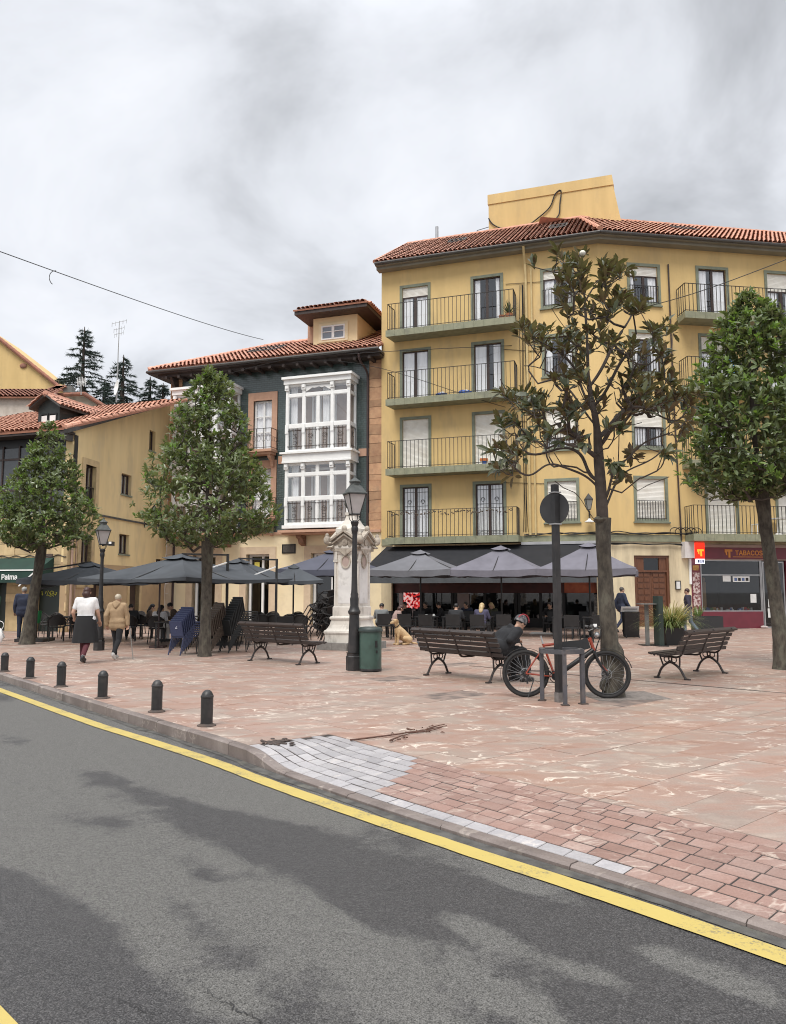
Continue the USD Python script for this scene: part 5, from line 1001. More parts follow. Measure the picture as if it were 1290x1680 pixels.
def rosette(tips, out, per, L, rr, spread=.75):
    """leaf whorls at twig tips"""
    k = np.repeat(np.arange(len(tips)), per); m = len(k); o = out[k]; o = o / (np.linalg.norm(o, axis=1, keepdims=True) + 1e-9)
    r_ = rr.normal(size=(m, 3)); side = r_ - o * (r_ * o).sum(1, keepdims=True); side /= np.linalg.norm(side, axis=1, keepdims=True)
    el = rr.uniform(.1, 1.15, m)[:, None]; d = o * np.cos(el * 1.25) + side * np.sin(el * 1.25) + np.array([0, 0, .12]); base = tips[k] - o * (rr.random(m) * L * .55)[:, None] + side * .012
    up = o * .8 + np.array([0, 0, .6]) + rr.normal(0, .15, (m, 3))
    LL = L * rr.uniform(.55, 1.3, m); return base, d, up, LL, LL * rr.uniform(.34, .42, m)
class Skeleton:
    def __init__(s): s.p, s.par, s.kids = [], [], []
    def add(s, p, par): s.p.append(np.asarray(p, float)); s.par.append(par); return len(s.p) - 1
    def path(s, pts, par, n):
        q = spline(pts, n); idx = par
        for k, x in enumerate(q):
            if k == 0 and par is not None: continue
            idx = s.add(x, idx)
        return idx
    def grow(s, tips, rr, first=0, lift=.12, noise_=.05):
        for t in tips[np.argsort(np.linalg.norm(tips - s.p[first], axis=1))]:
            P_ = np.array(s.p[first:]); d = np.linalg.norm(P_ - t, axis=1) + 1.2 * np.maximum(0, P_[:, 2] - t[2] + .1); j = int(np.argmin(d)) + first; a = s.p[j]; L = np.linalg.norm(t - a)
            k = max(2, int(L / .22)); prev = j
            for q in range(1, k + 1):
                f_ = q / k; x = a + (t - a) * f_ + np.array([0, 0, -lift * L * math.sin(math.pi * f_)]) + (rr.normal(0, noise_, 3) * min(L, 1) if q < k else 0); prev = s.add(x, prev)
    def radii(s, tip=.006, e=2.3):
        n = len(s.p); kids = [[] for _ in range(n)]
        for i, p in enumerate(s.par):
            if p is not None: kids[p].append(i)
        a = np.zeros(n)
        for i in range(n - 1, -1, -1): a[i] = (sum(a[k] for k in kids[i])) if kids[i] else tip ** e
        s.kids = kids; return a ** (1 / e)
    def mesh(s, rad, rmin=0.0, rmax=9, n=6):
        mb = MB(); used = set()
        for i in range(len(s.p)):
            if s.par[i] is None or i in used: continue
            p = s.par[i]
            if p in used and s.kids[p] and max(s.kids[p], key=lambda k: rad[k]) == i: continue
            ch = [p, i]; used.add(i); cur = i
            while s.kids[cur]:
                cur = max(s.kids[cur], key=lambda k: rad[k])
                if cur in used: break
                used.add(cur); ch.append(cur)
            pts = np.array([s.p[c] for c in ch]); rr_ = np.array([rad[c] for c in ch]); rr_[0] = min(rr_[0], rr_[1] * 1.25)
            if rr_.max() > .05: mb.tube(pts, rr_, 10, True)
            elif rr_.max() > .018: mb.tube(pts, rr_, 6, True)
            else: mb.tube(pts, rr_, 4, False)
        return mb
def trunk_mesh(pts, rads, seed, n=18, m=46, flare=.25):
    q = spline(pts, m); r = np.interp(np.linspace(0, 1, m), np.linspace(0, 1, len(rads)), rads); g = np.arange(n) * 2 * np.pi / n
    z = q[:, 2] - q[0, 2]; r = r * (1 + flare * np.exp(-z / .14))
    ang = np.stack([np.cos(g), np.sin(g), 0 * g], -1); V = q[:, None] + r[:, None, None] * ang[None]
    nz = meshkit.fbm(np.stack([np.broadcast_to(np.cos(g) * 1.5, (m, n)), np.broadcast_to(np.sin(g) * 1.5, (m, n)), np.broadcast_to(z[:, None] * 2.2, (m, n))], -1) + seed * 7.7, 4, seed)
    V = q[:, None] + (r[:, None] * (1 + .34 * (nz - .5)))[:, :, None] * ang[None]
    i, j = np.meshgrid(np.arange(m - 1), np.arange(n), indexing='ij'); f = np.stack([i * n + j, i * n + (j + 1) % n, (i + 1) * n + (j + 1) % n, (i + 1) * n + j], -1).reshape(-1, 4)
    return MB().add(V.reshape(-1, 3), f)
def put_leaves(t, sets, rr, singles=0, name='crown_leaves'):
    """sets: list of (base,d,up,L,W,material). The largest-showing leaves become parts of their own."""
    for (B, D, U, L, W, m) in sets:
        idx = np.arange(len(B)); one = idx[:0]
        if singles:
            px = proj(B + D / np.linalg.norm(D, axis=1, keepdims=True) * L[:, None]); p0 = proj(B); size = np.linalg.norm(px - p0, axis=1) * (np.abs(p0[:, 0] - 645) < 640)
            one = np.argsort(-size)[:int(singles * len(B) / sum(len(q[0]) for q in sets))]
            for k in one: obj('leaf', leaf_batch(B[k:k + 1], D[k:k + 1], U[k:k + 1], L[k:k + 1], W[k:k + 1], rr), m, t)
        rest = np.setdiff1d(idx, one); obj(name, leaf_batch(B[rest], D[rest], U[rest], L[rest], W[rest], rr), m, t, kind='stuff')

def dense_magnolia(label, base, lean, fork, top, prof, seed, n_tips, L, trunk_r, young=.12, group=None, singles=0, squash=1.0):
    """prof: list of (height, radius) from the crown's lower edge to its tip"""
    rr = np.random.default_rng(seed); base = np.asarray(base, float); t = thing('magnolia_tree', label, 'tree', base, group=group)
    f0 = base + [lean[0], lean[1], fork]
    obj('trunk', trunk_mesh([base - [0, 0, .05], base + [lean[0] * .35, lean[1] * .35, fork * .4], base + [lean[0] * .8, lean[1] * .8, fork * .8], f0], trunk_r, seed), bark, t, smooth=True)
    sk = Skeleton(); r0 = sk.add(f0 - [0, 0, .15], None); ax = np.array([lean[0] * 1.2, lean[1] * 1.2, 0])
    def axis(h): return base + ax * (1 if h > fork else h / fork) + [0, 0, h]
    lead = sk.path([f0 - [0, 0, .15], axis((fork + top) * .5) + np.r_[rr.normal(0, .06, 2), 0], axis(top - .15)], r0, 12)
    hs_, rs_ = np.array([p[0] for p in prof]), np.array([p[1] for p in prof])
    for k in range(7):   # main limbs
        a = k * 2.4 + rr.random(); h = hs_[0] + (top - hs_[0]) * (.06 + .085 * k); R = np.interp(h + .35, hs_, rs_) * .7; st = sk.p[min(1 + k, len(sk.p) - 1)]; j = min(k, 8)
        e = axis(h + .35) + [R * math.cos(a), R * math.sin(a), 0]; sk.path([sk.p[j], (sk.p[j] + e) / 2 + [0, 0, -.12], e], j, 7)
    tips, outs, shade = [], [], []
    while len(tips) < n_tips:
        h = rr.uniform(hs_[0], hs_[-1]); R = np.interp(h, hs_, rs_)
        if rr.random() > R / rs_.max(): continue
        a = rr.uniform(0, 2 * np.pi); lump = .74 + .46 * meshkit.noise(np.array([[math.cos(a) * 1.7 + seed, math.sin(a) * 1.7, h * 1.9]]), seed)[0]; f_ = rr.random() ** .42
        if f_ < .3: continue
        gap = meshkit.fbm(np.array([[math.cos(a) * 1.6 * f_ + 3 * seed, math.sin(a) * 1.6 * f_, h * 1.3]]), 3, seed + 2)[0]
        if gap < .385: continue
        p = axis(h) + np.array([R * f_ * lump * math.cos(a), R * f_ * lump * math.sin(a) * squash, 0]); o = np.array([math.cos(a), math.sin(a), .55 + .5 * (h - hs_[0]) / (hs_[-1] - hs_[0])]) + rr.normal(0, .5, 3); tips.append(p); outs.append(o); shade.append(f_)
    tips, outs, shade = np.array(tips), np.array(outs), np.array(shade)
    sub = rr.choice(len(tips), min(len(tips), 420), replace=False); sk.grow(tips[sub] - .06 * outs[sub] / np.linalg.norm(outs[sub], axis=1, keepdims=True), rr)
    rad = sk.radii(.0075, 2.2); rad = np.minimum(rad, trunk_r[-1] * .85); obj('branches', sk.mesh(rad), darkbark, t, kind='stuff')
    yg = rr.random(len(tips)) < young * np.clip((shade - .55) * 3, 0, 2); a, b = rosette(tips[~yg], outs[~yg], 9, L, rr), rosette(tips[yg], outs[yg] + [0, 0, .5], 8, L * .8, rr)
    put_leaves(t, [(*a, leaf_dark), (*b, leaf_young)], rr, singles)
    return t
dense_magnolia('dense pear shaped magnolia in front of the white bay windows, stacked chairs at its foot', G(336, 1077), (-.02, .1), 2.85, 7.3, [(2.75, .7), (3.0, 1.35), (3.5, 1.78), (4.2, 1.72), (4.9, 1.42), (5.7, 1.08), (6.4, .78), (6.95, .5), (7.3, .16)], 4, 1500, .155, [.16, .135, .127, .13, .155], .2, 'magnolia trees on the square')
dense_magnolia('dense magnolia with leaning trunk at the left beside the green shop awning', G(44, 1057), (.33, .0), 3.05, 6.75, [(2.9, .8), (3.1, 1.4), (3.7, 1.62), (4.4, 1.4), (5.2, .98), (5.9, .66), (6.4, .42), (6.8, .12)], 9, 1400, .15, [.215, .17, .15, .145, .16], .26, 'magnolia trees on the square')
dense_magnolia('tall dense magnolia at the right edge hiding the tobacco shop balconies', G(1286, 1098), (-.28, .0), 3.75, 8.0, [(3.55, .7), (3.8, 1.35), (4.2, 1.62), (5.0, 1.55), (5.8, 1.42), (6.6, 1.12), (7.2, .78), (7.7, .45), (8.05, .12)], 15, 1700, .17, [.175, .145, .13, .125, .15], .3, 'magnolia trees on the square', singles=280)

# the sparse magnolia behind the bicycle: limbs laid out one by one
def sparse_magnolia():
    rr = np.random.default_rng(23); b = G(1008, 1143); Y = b[1]; t = thing('magnolia_tree', 'sparse rust leaved magnolia with bare twisted branches behind the red bicycle', 'tree', b, group='magnolia trees on the square')
    A = lambda x, y, dy=0.0: P(x, y, Y + dy)
    obj('trunk', trunk_mesh([b - [0, 0, .06], A(1003, 1090), A(998, 1020), A(992, 930), A(990, 850)], [.165, .138, .118, .104, .118], 5, 22, 60, .12), bark, t, smooth=True)
    m_ = MB(); m_.ell(A(1012, 1088, .0), (.11, .10, .34), 3); m_.ell(A(1003, 1124, .0), (.16, .13, .16), 3); m_.ell(A(987, 853, -.02), (.11, .10, .08), 3); q_ = m_.get(); q_ = (q_[0] + .12 * (meshkit.fbm(q_[0] * 6, 3, 2)[:, None] - .5) * np.sign(q_[0] - q_[0].mean(0)), q_[1]); obj('burl', q_, bark, t, smooth=True)
    sk = Skeleton(); r0 = sk.add(A(989, 862), None)
    lead = [A(989, 862), A(986, 800), A(982, 740), A(978, 690), A(968, 640, .1), A(964, 570, .15), A(960, 500, .1), A(955, 425)]
    sk.path(lead, r0, 26)
    nodes = lambda y: int(np.argmin([abs(proj(p)[1] - y) + 3 * abs(proj(p)[0] - 980) * 0 for p in sk.p[:26]]))
    limbs = [([(985, 800), (955, 778), (930, 768), (900, 762), (878, 776), (845, 768)], -.5), ([(984, 790), (965, 772), (952, 745), (930, 735), (885, 745), (850, 720)], .5), ([(984, 745), (955, 735), (935, 730), (905, 715)], -.9), ([(979, 700), (955, 668), (935, 640), (900, 610), (860, 600)], .4),
             ([(988, 830), (1000, 800), (1008, 775), (1030, 752), (1060, 725), (1095, 712), (1118, 700)], -.5), ([(988, 845), (1003, 810), (1020, 780), (1045, 765), (1090, 735)], .6), ([(984, 720), (1000, 700), (1015, 680), (1045, 660), (1080, 650)], .7), ([(983, 730), (1002, 705), (1012, 690), (1040, 668), (1105, 690), (1130, 665)], -.6),
             ([(977, 670), (995, 640), (1010, 610), (1030, 580), (1060, 560), (1085, 545)], -.4), ([(970, 640), (990, 600), (1010, 560), (1035, 520), (1040, 480)], .5), ([(966, 590), (945, 560), (925, 535), (905, 505)], -.3), ([(968, 630), (940, 600), (915, 575), (885, 560), (868, 545)], -.6), ([(960, 500), (975, 470), (1000, 445), (1020, 440)], .2), ([(978, 690), (960, 650), (950, 620), (945, 570)], .8), ([(989, 858), (965, 838), (950, 815), (938, 806)], -.3)]
    for pts, dy in limbs:
        j = nodes(pts[0][1]); q = [sk.p[j]] + [A(x, y, dy * (k + 1) / len(pts) * 1.6) for k, (x, y) in enumerate(pts[1:])]; sk.path(q, j, 4 * len(pts))
    # places of leaf whorls (photo outline), with depth spread
    zones = [(935, 425, 22, 20, 6), (965, 450, 40, 22, 12), (1005, 440, 26, 14, 8), (920, 475, 18, 14, 4), (975, 500, 45, 25, 12), (1020, 500, 26, 22, 7), (1045, 510, 14, 14, 3), (870, 545, 24, 16, 5), (905, 555, 30, 20, 6), (1000, 545, 22, 16, 4), (1085, 545, 24, 18, 6), (950, 565, 40, 22, 12), (1045, 580, 35, 20, 8), (1095, 580, 16, 14, 4), (920, 620, 20, 14, 4), (950, 615, 30, 18, 8), (1050, 625, 40, 22, 11), (1095, 620, 18, 20, 5),
             (845, 655, 24, 16, 6), (885, 660, 32, 20, 10), (930, 665, 25, 20, 6), (970, 665, 24, 16, 5), (1045, 665, 45, 20, 13), (1090, 665, 30, 18, 8), (1120, 650, 24, 14, 6), (850, 690, 24, 14, 6), (905, 700, 32, 18, 8), (950, 715, 24, 14, 4), (1010, 700, 20, 14, 4), (830, 740, 25, 18, 7), (865, 720, 14, 10, 3), (820, 770, 18, 10, 3), (1035, 745, 12, 10, 2), (1010, 760, 10, 16, 2), (1095, 745, 14, 10, 2), (1025, 785, 10, 8, 2), (850, 775, 10, 8, 1), (1130, 690, 18, 14, 4)]
    tips, outs, cen = [], [], A(978, 640)
    for (x, y, rx, ry, n) in zones:
        for _ in range(int(n * 1.95)):
            dx, dy = rr.normal(0, .5, 2); p = A(x + dx * rx * 1.15, y + dy * ry * 1.15, rr.uniform(-1.25, 1.25)); o = p - cen; o[2] += .8; tips.append(p); outs.append(o / np.linalg.norm(o) + rr.normal(0, .35, 3) + [0, 0, .3])
    tips, outs = np.array(tips), np.array(outs); outs /= np.linalg.norm(outs, axis=1, keepdims=True)
    bare = np.array([A(rr.uniform(820, 1120), rr.uniform(600, 790), rr.uniform(-1, 1)) for _ in range(70)])
    sk.grow(np.vstack([tips - .05 * outs, bare]), rr, first=8, lift=.16, noise_=.07)
    rad = sk.radii(.0072, 2.15); rad = np.minimum(rad, .10); obj('branches', sk.mesh(rad), darkbark, t, kind='stuff')
    a = rosette(tips, outs, 8, .18, rr); put_leaves(t, [(*a, leaf_rust)], rr, singles=298)
    fl = MB(); fl.ell(A(956, 415), (.05, .05, .045), 1); obj('flower', fl, mat('cream_flower', (.75, .72, .62), rough=.6), t)
sparse_magnolia()

# ================================================================== conifers behind the roofs
needle = mat('conifer_needles', (.022, .04, .032), (.042, .066, .052), scale=3, rough=.7)
conbark = mat('conifer_bark', (.06, .045, .036), rough=.9)
def conifer(label, x, ytop, ybase, Y, spread, seed, droop=.12):
    rr = np.random.default_rng(seed); top = P(x, ytop, Y); base = np.array([top[0], Y, 0.0]); zb = P(x, ybase, Y)[2]; t = thing('conifer_tree', label, 'tree', base, group='dark conifers behind the left houses')
    m_ = MB(); m_.tube([base, base + [0, 0, zb], top], [.4, .28, .03], 8); obj('trunk', m_, conbark, t)
    br, B_, D_, L_ = MB(), [], [], []; z = zb
    while z < top[2] - .2:
        f_ = (top[2] - z) / (top[2] - zb); k = rr.integers(3, 6)
        for _ in range(k):
            a = rr.uniform(0, 2 * np.pi); R = spread * (f_ ** .8) * rr.uniform(.3, 1.25) + .12; n = 9; s_ = np.linspace(0, 1, n); az = a + rr.normal(0, .12)
            p = base + np.stack([R * s_ * np.cos(az), R * s_ * np.sin(az), z + R * (.18 * s_ - droop * 3 * s_ ** 2 + .12 * s_ ** 3)], -1); br.tube(p, np.linspace(.035 * (f_ + .2), .008, n), 4, False)
            m = int(16 + 46 * R); q = rr.random(m) ** .7; pp = np.stack([np.interp(q, s_, p[:, c]) for c in range(3)], -1); d = rr.normal(0, .5, (m, 3)) + np.array([math.cos(az), math.sin(az), -.35]) * .8; B_.append(pp); D_.append(d); L_.append(rr.uniform(.18, .42, m))
        z += rr.uniform(.12, .3)
    obj('boughs', br, conbark, t, kind='stuff'); B_, D_, L_ = np.vstack(B_), np.vstack(D_), np.concatenate(L_); D_ /= np.linalg.norm(D_, axis=1, keepdims=True)
    s_ = np.cross(D_, rr.normal(size=D_.shape)); s_ /= np.linalg.norm(s_, axis=1, keepdims=True); w = .035 + .03 * rr.random(len(B_)); V = np.stack([B_ - s_ * w[:, None] * .6, B_ + s_ * w[:, None] * .6, B_ + D_ * L_[:, None]], 1).reshape(-1, 3)
    obj('needles', (V, np.arange(len(V)).reshape(-1, 3)), needle, t, kind='stuff')
conifer('tall spiky conifer left of the aerial mast', 139, 536, 690, 60, 2.6, 1); conifer('dark conifer with drooping boughs behind the white dish', 203, 582, 700, 60, 2.7, 2, .16); conifer('low dark conifer top beside the hip roof of the green house', 247, 618, 700, 62, 1.7, 3, .16); conifer('small conifer crown between the mast and the green house', 268, 628, 700, 63, 1.4, 5, .16); conifer('low dark conifer crown between the two spiky ones', 172, 622, 700, 62, 1.8, 6, .18)
# ================================================================== street furniture
blackpaint = mat('black_street_paint', (.012, .0115, .012), (.021, .02, .02), scale=8, rough=.45, bump=.15, bscale=60, dirt=(.05, .043, .04), dscale=3)
greypaint = mat('worn_grey_paint', (.075, .075, .085), (.05, .05, .055), scale=7, rough=.55, bump=.2, dirt=(.13, .11, .1), dscale=4)
frosted = mat('frosted_lantern_pane', (.44, .41, .40), (.38, .36, .35), scale=4, rough=.35)
# bollards
bp = [(7, 1102), (49, 1113), (100, 1127), (168, 1146), (257, 1168), (339, 1191)]
bl = ['bollard farthest left along the kerb, cut close to the picture edge', 'second bollard from the left edge along the kerb', 'third bollard from the left edge along the kerb', 'third bollard from the dropped kerb, below the walking women', 'second bollard from the dropped kerb', 'largest bollard, nearest the dropped kerb and grey pavers']
b0 = thing('bollard', bl[5], 'bollard', G(*bp[5]), group='iron bollards along the kerb')
m_ = MB(); m_.lathe([(.072, .0), (.072, .33), (.077, .335), (.077, .355), (.07, .36), (.066, .375), (.052, .40), (.03, .418), (0, .425)], n=20); obj('shaft', m_, blackpaint, b0, smooth=35, local=True)
m_ = MB(); m_.lathe([(.115, 0), (.112, .012), (.086, .02), (.078, .03), (.072, .03)], n=20); obj('foot_flange', m_, mat('rusty_black', (.05, .04, .036), (.09, .06, .045), scale=12, rough=.7), b0, smooth=30, local=True)
for k in range(5): copy(b0, G(*bp[k]), .5 * k, bl[k], s=(1, 1, [.90, .93, 1.0, .98, .99][k]))

# lamps
def make_lamp(label, loc):
    t = thing('street_lamp', label, 'street lamp', loc, group='cast iron street lamps')
    m_ = MB(); m_.lathe([(.165, 0), (.165, .28), (.15, .30), (.15, .34), (.165, .36)], n=8, rot0=math.pi / 8); m_.lathe([(.13, .36), (.125, .45), (.105, .95), (.10, 1.12), (.125, 1.15), (.13, 1.19), (.105, 1.23), (.085, 1.3), (.09, 1.45), (.075, 1.5), (.08, 1.53), (.068, 1.58), (.058, 1.9), (.05, 2.75), (.055, 2.8), (.07, 2.84), (.072, 2.9), (.06, 2.93), (.085, 3.02), (.06, 3.05), (.03, 3.06), (0, 3.06)], n=16); obj('column', m_, blackpaint, t, smooth=30, local=True)
    m_ = MB()
    for k in range(4):
        a = k * math.pi / 2 + math.pi / 4; c, s_ = math.cos(a), math.sin(a); m_.tube(spline([(0.02 * c, .02 * s_, 3.04), (.11 * c, .11 * s_, 3.07), (.13 * c, .13 * s_, 3.13), (.135 * c, .135 * s_, 3.19)], 8), .009, 5); m_.tube([(.12 * c, .12 * s_, 3.18), (.26 * c, .26 * s_, 3.60)], .012, 4)
        d = a + math.pi / 2; e_ = np.array([math.cos(d), math.sin(d)]); m_.bar((.12 * c, .12 * s_, 3.185), (.12 * e_[0], .12 * e_[1], 3.185), .02); m_.bar((.26 * c, .26 * s_, 3.605), (.26 * e_[0], .26 * e_[1], 3.605), .03, .03)
    m_.lathe([(.0, 3.17), (.12, 3.17), (.12, 3.19), (0, 3.19)], n=4, rot0=math.pi / 4); obj('lantern_frame', m_, blackpaint, t, local=True)
    for k in range(4):
        a, d = k * math.pi / 2 + math.pi / 4, (k + 1) * math.pi / 2 + math.pi / 4; q = lambda r, z, g: (r * math.cos(g), r * math.sin(g), z); obj('pane', MB().quad(q(.115, 3.19, a), q(.115, 3.19, d), q(.255, 3.6, d), q(.255, 3.6, a)), frosted, t, local=True)
    m_ = MB(); m_.lathe([(.285, 3.60), (.29, 3.625), (.26, 3.64), (.15, 3.77), (.105, 3.80)], n=4, rot0=math.pi / 4); m_.lathe([(.10, 3.79), (.10, 3.85), (.13, 3.86), (.12, 3.88), (.06, 3.92), (.03, 3.95), (.02, 4.0), (0, 4.0)], n=10); obj('lantern_roof', m_, mat('weathered_lantern_roof', (.05, .055, .052), (.085, .09, .085), scale=8, rough=.6), t, local=True)
    return t
lm = make_lamp('tall cast iron lamp in front of the stone monument, beside the green bin', G(581, 1100)); _T[str(lm.GetPath())][:3, :3] = np.eye(3)
UsdGeom.Xformable(lm).GetOrderedXformOps()[1].Set(Gf.Vec3f(0, 0, 22))
UsdGeom.XformCommonAPI(lm)
lm2 = copy(lm, G(162, 1067), math.radians(30), 'cast iron lamp between the two walking women', s=.905)
cam_ = thing('security_camera', 'small white security camera on the lamp between the walking women', 'camera', P(178, 892, 21.3)); m_ = MB(); m_.box(P(182, 892, 21.3), (.14, .2, .11)); obj('camera_body', m_, blackpaint, cam_); q = MB(); q.box(P(183, 891, 21.3) + [0, -.105, 0], (.07, .012, .06)); obj('lens_plate', q, whitep, cam_); q = MB(); q.bar(P(181, 893, 21.3), P(168, 895, 21.4), .03); obj('arm', q, blackpaint, cam_)

# bin
t = thing('litter_bin', 'green cylindrical litter bin with dark lid beside the lamp and monument', 'bin', G(608, 1101)); bg_ = mat('green_bin_paint', (.045, .085, .068), (.035, .068, .055), scale=4, rough=.4, dirt=(.03, .05, .04), dscale=4)
m_ = MB(); m_.lathe([(.215, .05), (.222, .06), (.222, .80), (.21, .82)], n=28); obj('body', m_, bg_, t, smooth=30, local=True)
m_ = MB(); m_.lathe([(.245, .79), (.25, .80), (.245, .84), (.215, .875), (.14, .885), (.12, .86), (.0, .86)], n=28); obj('lid', m_, mat('dark_green_lid', (.028, .042, .038), (.02, .03, .028), scale=5, rough=.45), t, smooth=30, local=True)
m_ = MB(); m_.lathe([(.0, 0), (.20, 0), (.228, .015), (.228, .055), (.215, .065)], n=28); obj('foot_ring', m_, blackpaint, t, smooth=30, local=True)
m_ = MB(); m_.box((.12, -.19, .55), (.05, .012, .13), rz=.55); m_.box((.13, -.185, .40), (.035, .01, .05), rz=.6); obj('worn_sticker', m_, blackpaint, t, local=True)

# monument
marble = mat('weathered_white_marble', (.66, .62, .56), (.56, .52, .46), scale=1.8, rough=.65, bump=.35, bscale=30, stretch=(1, 1, .5), dirt=(.20, .18, .15), dscale=2.6)
stonecap = mat('weathered_limestone', (.46, .41, .34), (.32, .27, .22), scale=3.5, rough=.8, bump=.6, bscale=25, dirt=(.13, .11, .09), dscale=3.5)
pinkst = mat('pink_stone_inset', (.42, .32, .28), rough=.6); plinthm = mat('grey_granite_step', (.27, .26, .24), (.2, .19, .175), scale=6, rough=.8, bump=.5, rand=.12, dirt=(.12, .11, .1), dscale=2)
MR = math.radians(-26); mo = thing('stone_monument', 'square white stone monument pillar with gabled capital behind the tall lamp', 'monument', G(575, 1068) + [0, .75, 0], rz=MR)
def sq(prof, **k): return MB().lathe([(r * math.sqrt(2), z) for r, z in prof], n=4, rot0=math.pi / 4, **k)
for k in range(4):
    a = k * math.pi / 2; R_ = rotz(a)
    for s_ in (-1, 0, 1):
        m_ = MB(); v = _BV * [.47, .38, .2] + [s_ * .478, -.53, .1] if s_ < 1 else _BV * [.47, .38, .2] + [.478, -.53, .1]; m_.add(v @ R_.T, _BF); 
        if s_ < 1 or True: obj('step_stone', m_, plinthm, mo, local=True) if not (s_ == 1) else None
m_ = sq([(.0, .18), (.55, .18), (.55, .42), (.565, .43), (.58, .47), (.565, .52), (.53, .54), (.50, .58), (.45, .68), (.425, .80), (.43, .81), (.455, .83), (.46, .87), (.44, .90), (.395, .92), (.395, 1.16), (.375, 1.18)]); obj('base', m_, marble, mo, local=True)
m_ = sq([(.355, 1.17), (.355, 2.62), (.37, 2.63), (.385, 2.66)]); obj('shaft', m_, marble, mo, local=True)
m_ = MB()
for k in range(4):
    R_ = rotz(k * math.pi / 2); f_ = lambda a, b, t: np.c_[a, -t, b] @ R_.T
    g = sbox(-.24, 1.26, .24, 2.38); m_ = MB().poly(g, f_, .345, .362); obj('panel', m_, mat('pale_marble_panel', (.70, .68, .65), (.60, .58, .56), scale=2.5, rough=.5, dirt=(.4, .38, .35), dscale=3), mo, local=True)
    m_ = MB()
    for s_ in (-1, 1): m_.add((_BV * [.05, .03, 1.45] + [s_ * .33, -.365, 1.9]) @ R_.T, _BF)
    for s_ in (-1, 1): m_.add((_BV * [.13, .06, .05] + [s_ * .32, -.37, 2.44]) @ R_.T, _BF); m_.add((_BV * [.09, .06, .3] + [s_ * .31, -.375, 2.62]) @ R_.T, _BF)
    obj('corner_colonnette', m_, marble, mo, local=True)
    ov = affinity.scale(Point(0, 2.42).buffer(1, 20), .115, .15); obj('oval_frame', MB().poly(affinity.scale(Point(0, 2.42).buffer(1, 20), .15, .19).difference(ov), f_, .35, .395), stonecap, mo, local=True); obj('oval_inset', MB().poly(ov, f_, .35, .375), pinkst, mo, local=True)
    # gable with steep mouldings
    m_ = MB(); m_.poly(Polygon([(-.46, 2.72), (-.2, 2.72), (0, 2.58), (.2, 2.72), (.46, 2.72), (.46, 2.86), (0, 3.22), (-.46, 2.86)]), f_, .33, .42); obj('gable', m_, stonecap, mo, local=True)
    m_ = MB()
    for (w, z, dp) in ((.05, .06, .50), (.035, -.05, .455)):
        for s_ in (-1, 1): m_.bar(np.array([s_ * .56, -dp + .04, 2.86 + z]) @ R_.T, np.array([0, -dp + .04, 3.22 + z]) @ R_.T, .16, w)
    for s_ in (-1, 1): m_.poly(affinity.translate(Point(0, 0).buffer(.06, 8), s_ * .16, 2.86), f_, .40, .43)
    m_.poly(Point(0, 2.95).buffer(.09, 10), f_, .41, .45); obj('gable_moulding', m_, stonecap, mo, local=True)
    m_ = MB(); m_.ell(np.array([0, -.47, 3.33]) @ R_.T, (.075, .075, .10), 2); m_.ell(np.array([.52, -.52, 3.02]) @ R_.T, (.10, .10, .13), 2); m_.ell(np.array([.52, -.52, 3.14]) @ R_.T, (.06, .06, .08), 1); obj('finial', m_, stonecap, mo, local=True, smooth=True)
m_ = sq([(.385, 2.66), (.40, 2.72), (.43, 2.80), (.43, 2.86), (.36, 2.9), (.33, 2.95), (.33, 3.20), (.345, 3.22), (.345, 3.34), (.30, 3.37), (.22, 3.48), (.16, 3.6), (.13, 3.72), (.15, 3.74), (.15, 3.82), (0, 3.82)]); obj('capital', m_, marble, mo, local=True)
bust = thing('bronze_bust', 'dark bronze bust on top of the stone monument, half hidden by the lantern', 'statue', (*G(575, 1068)[:2] + [0, .75], 3.82), rz=math.radians(-40))
bz = mat('dark_bronze', (.045, .05, .042), (.08, .085, .07), scale=8, rough=.55, metal=.3, bump=.5, bscale=40)
m_ = MB(); m_.lathe([(0, 0), (.12, 0), (.13, .05), (.10, .10), (.2, .14), (.27, .24), (.25, .36), (.12, .44), (.085, .48), (.08, .55), (0, .55)], n=16, sy=.7); m_.ell((0, -.02, .66), (.10, .12, .145), 2); m_.ell((0, -.14, .65), (.022, .035, .035), 1); m_.ell((0, -.10, .58), (.05, .05, .05), 1); m_.ell((0, .02, .72), (.12, .13, .11), 2)
q = m_.get(); w_ = meshkit.fbm(q[0] * 14, 3, 4)[:, None] - .5; obj('bust', (q[0] + w_ * .03 * (q[0][:, 2:3] > .5), q[1]), bz, bust, local=True, smooth=True)

# benches
slat_m = mat('dark_bench_timber', (.024, .017, .015), (.04, .028, .023), scale=5, rough=.5, stretch=(1, 8, 8), bump=.3, bscale=30, rand=.12, objspace=True); irn = mat('bench_cast_iron', (.022, .017, .016), (.04, .03, .026), scale=14, rough=.5, bump=.2)
bench = thing('park_bench', 'bench with a hooded person at its right end, beside the parked bicycle', 'bench', (0, 0, 0), group='slatted iron benches on the square')
BL = 1.08
def slat(c, h, w, tilt, name='slat'): m_ = MB(); m_.box(c, (2 * BL, w, h), M=rotx(tilt)); obj(name, m_, slat_m, bench, local=True)
for k in range(6): y = -.10 + .085 * k; slat((0, y, .435 + .012 * abs(k - 2) ** 1.3 - (.0 if k < 5 else .02)), .032, .072, [-.12, -.05, 0, 0, .06, .22][k], 'seat_slat')
for k in range(5): a = .30; z = .49 + .088 * k; slat((0, -.17 - .030 * k - .004 * k * k, z), .066, .030, .20 + .05 * k, 'back_slat')
m_ = MB(); m_.box((0, -.385, .87), (2 * BL + .02, .085, .032), M=rotx(.5)); obj('top_rail', m_, slat_m, bench, local=True)
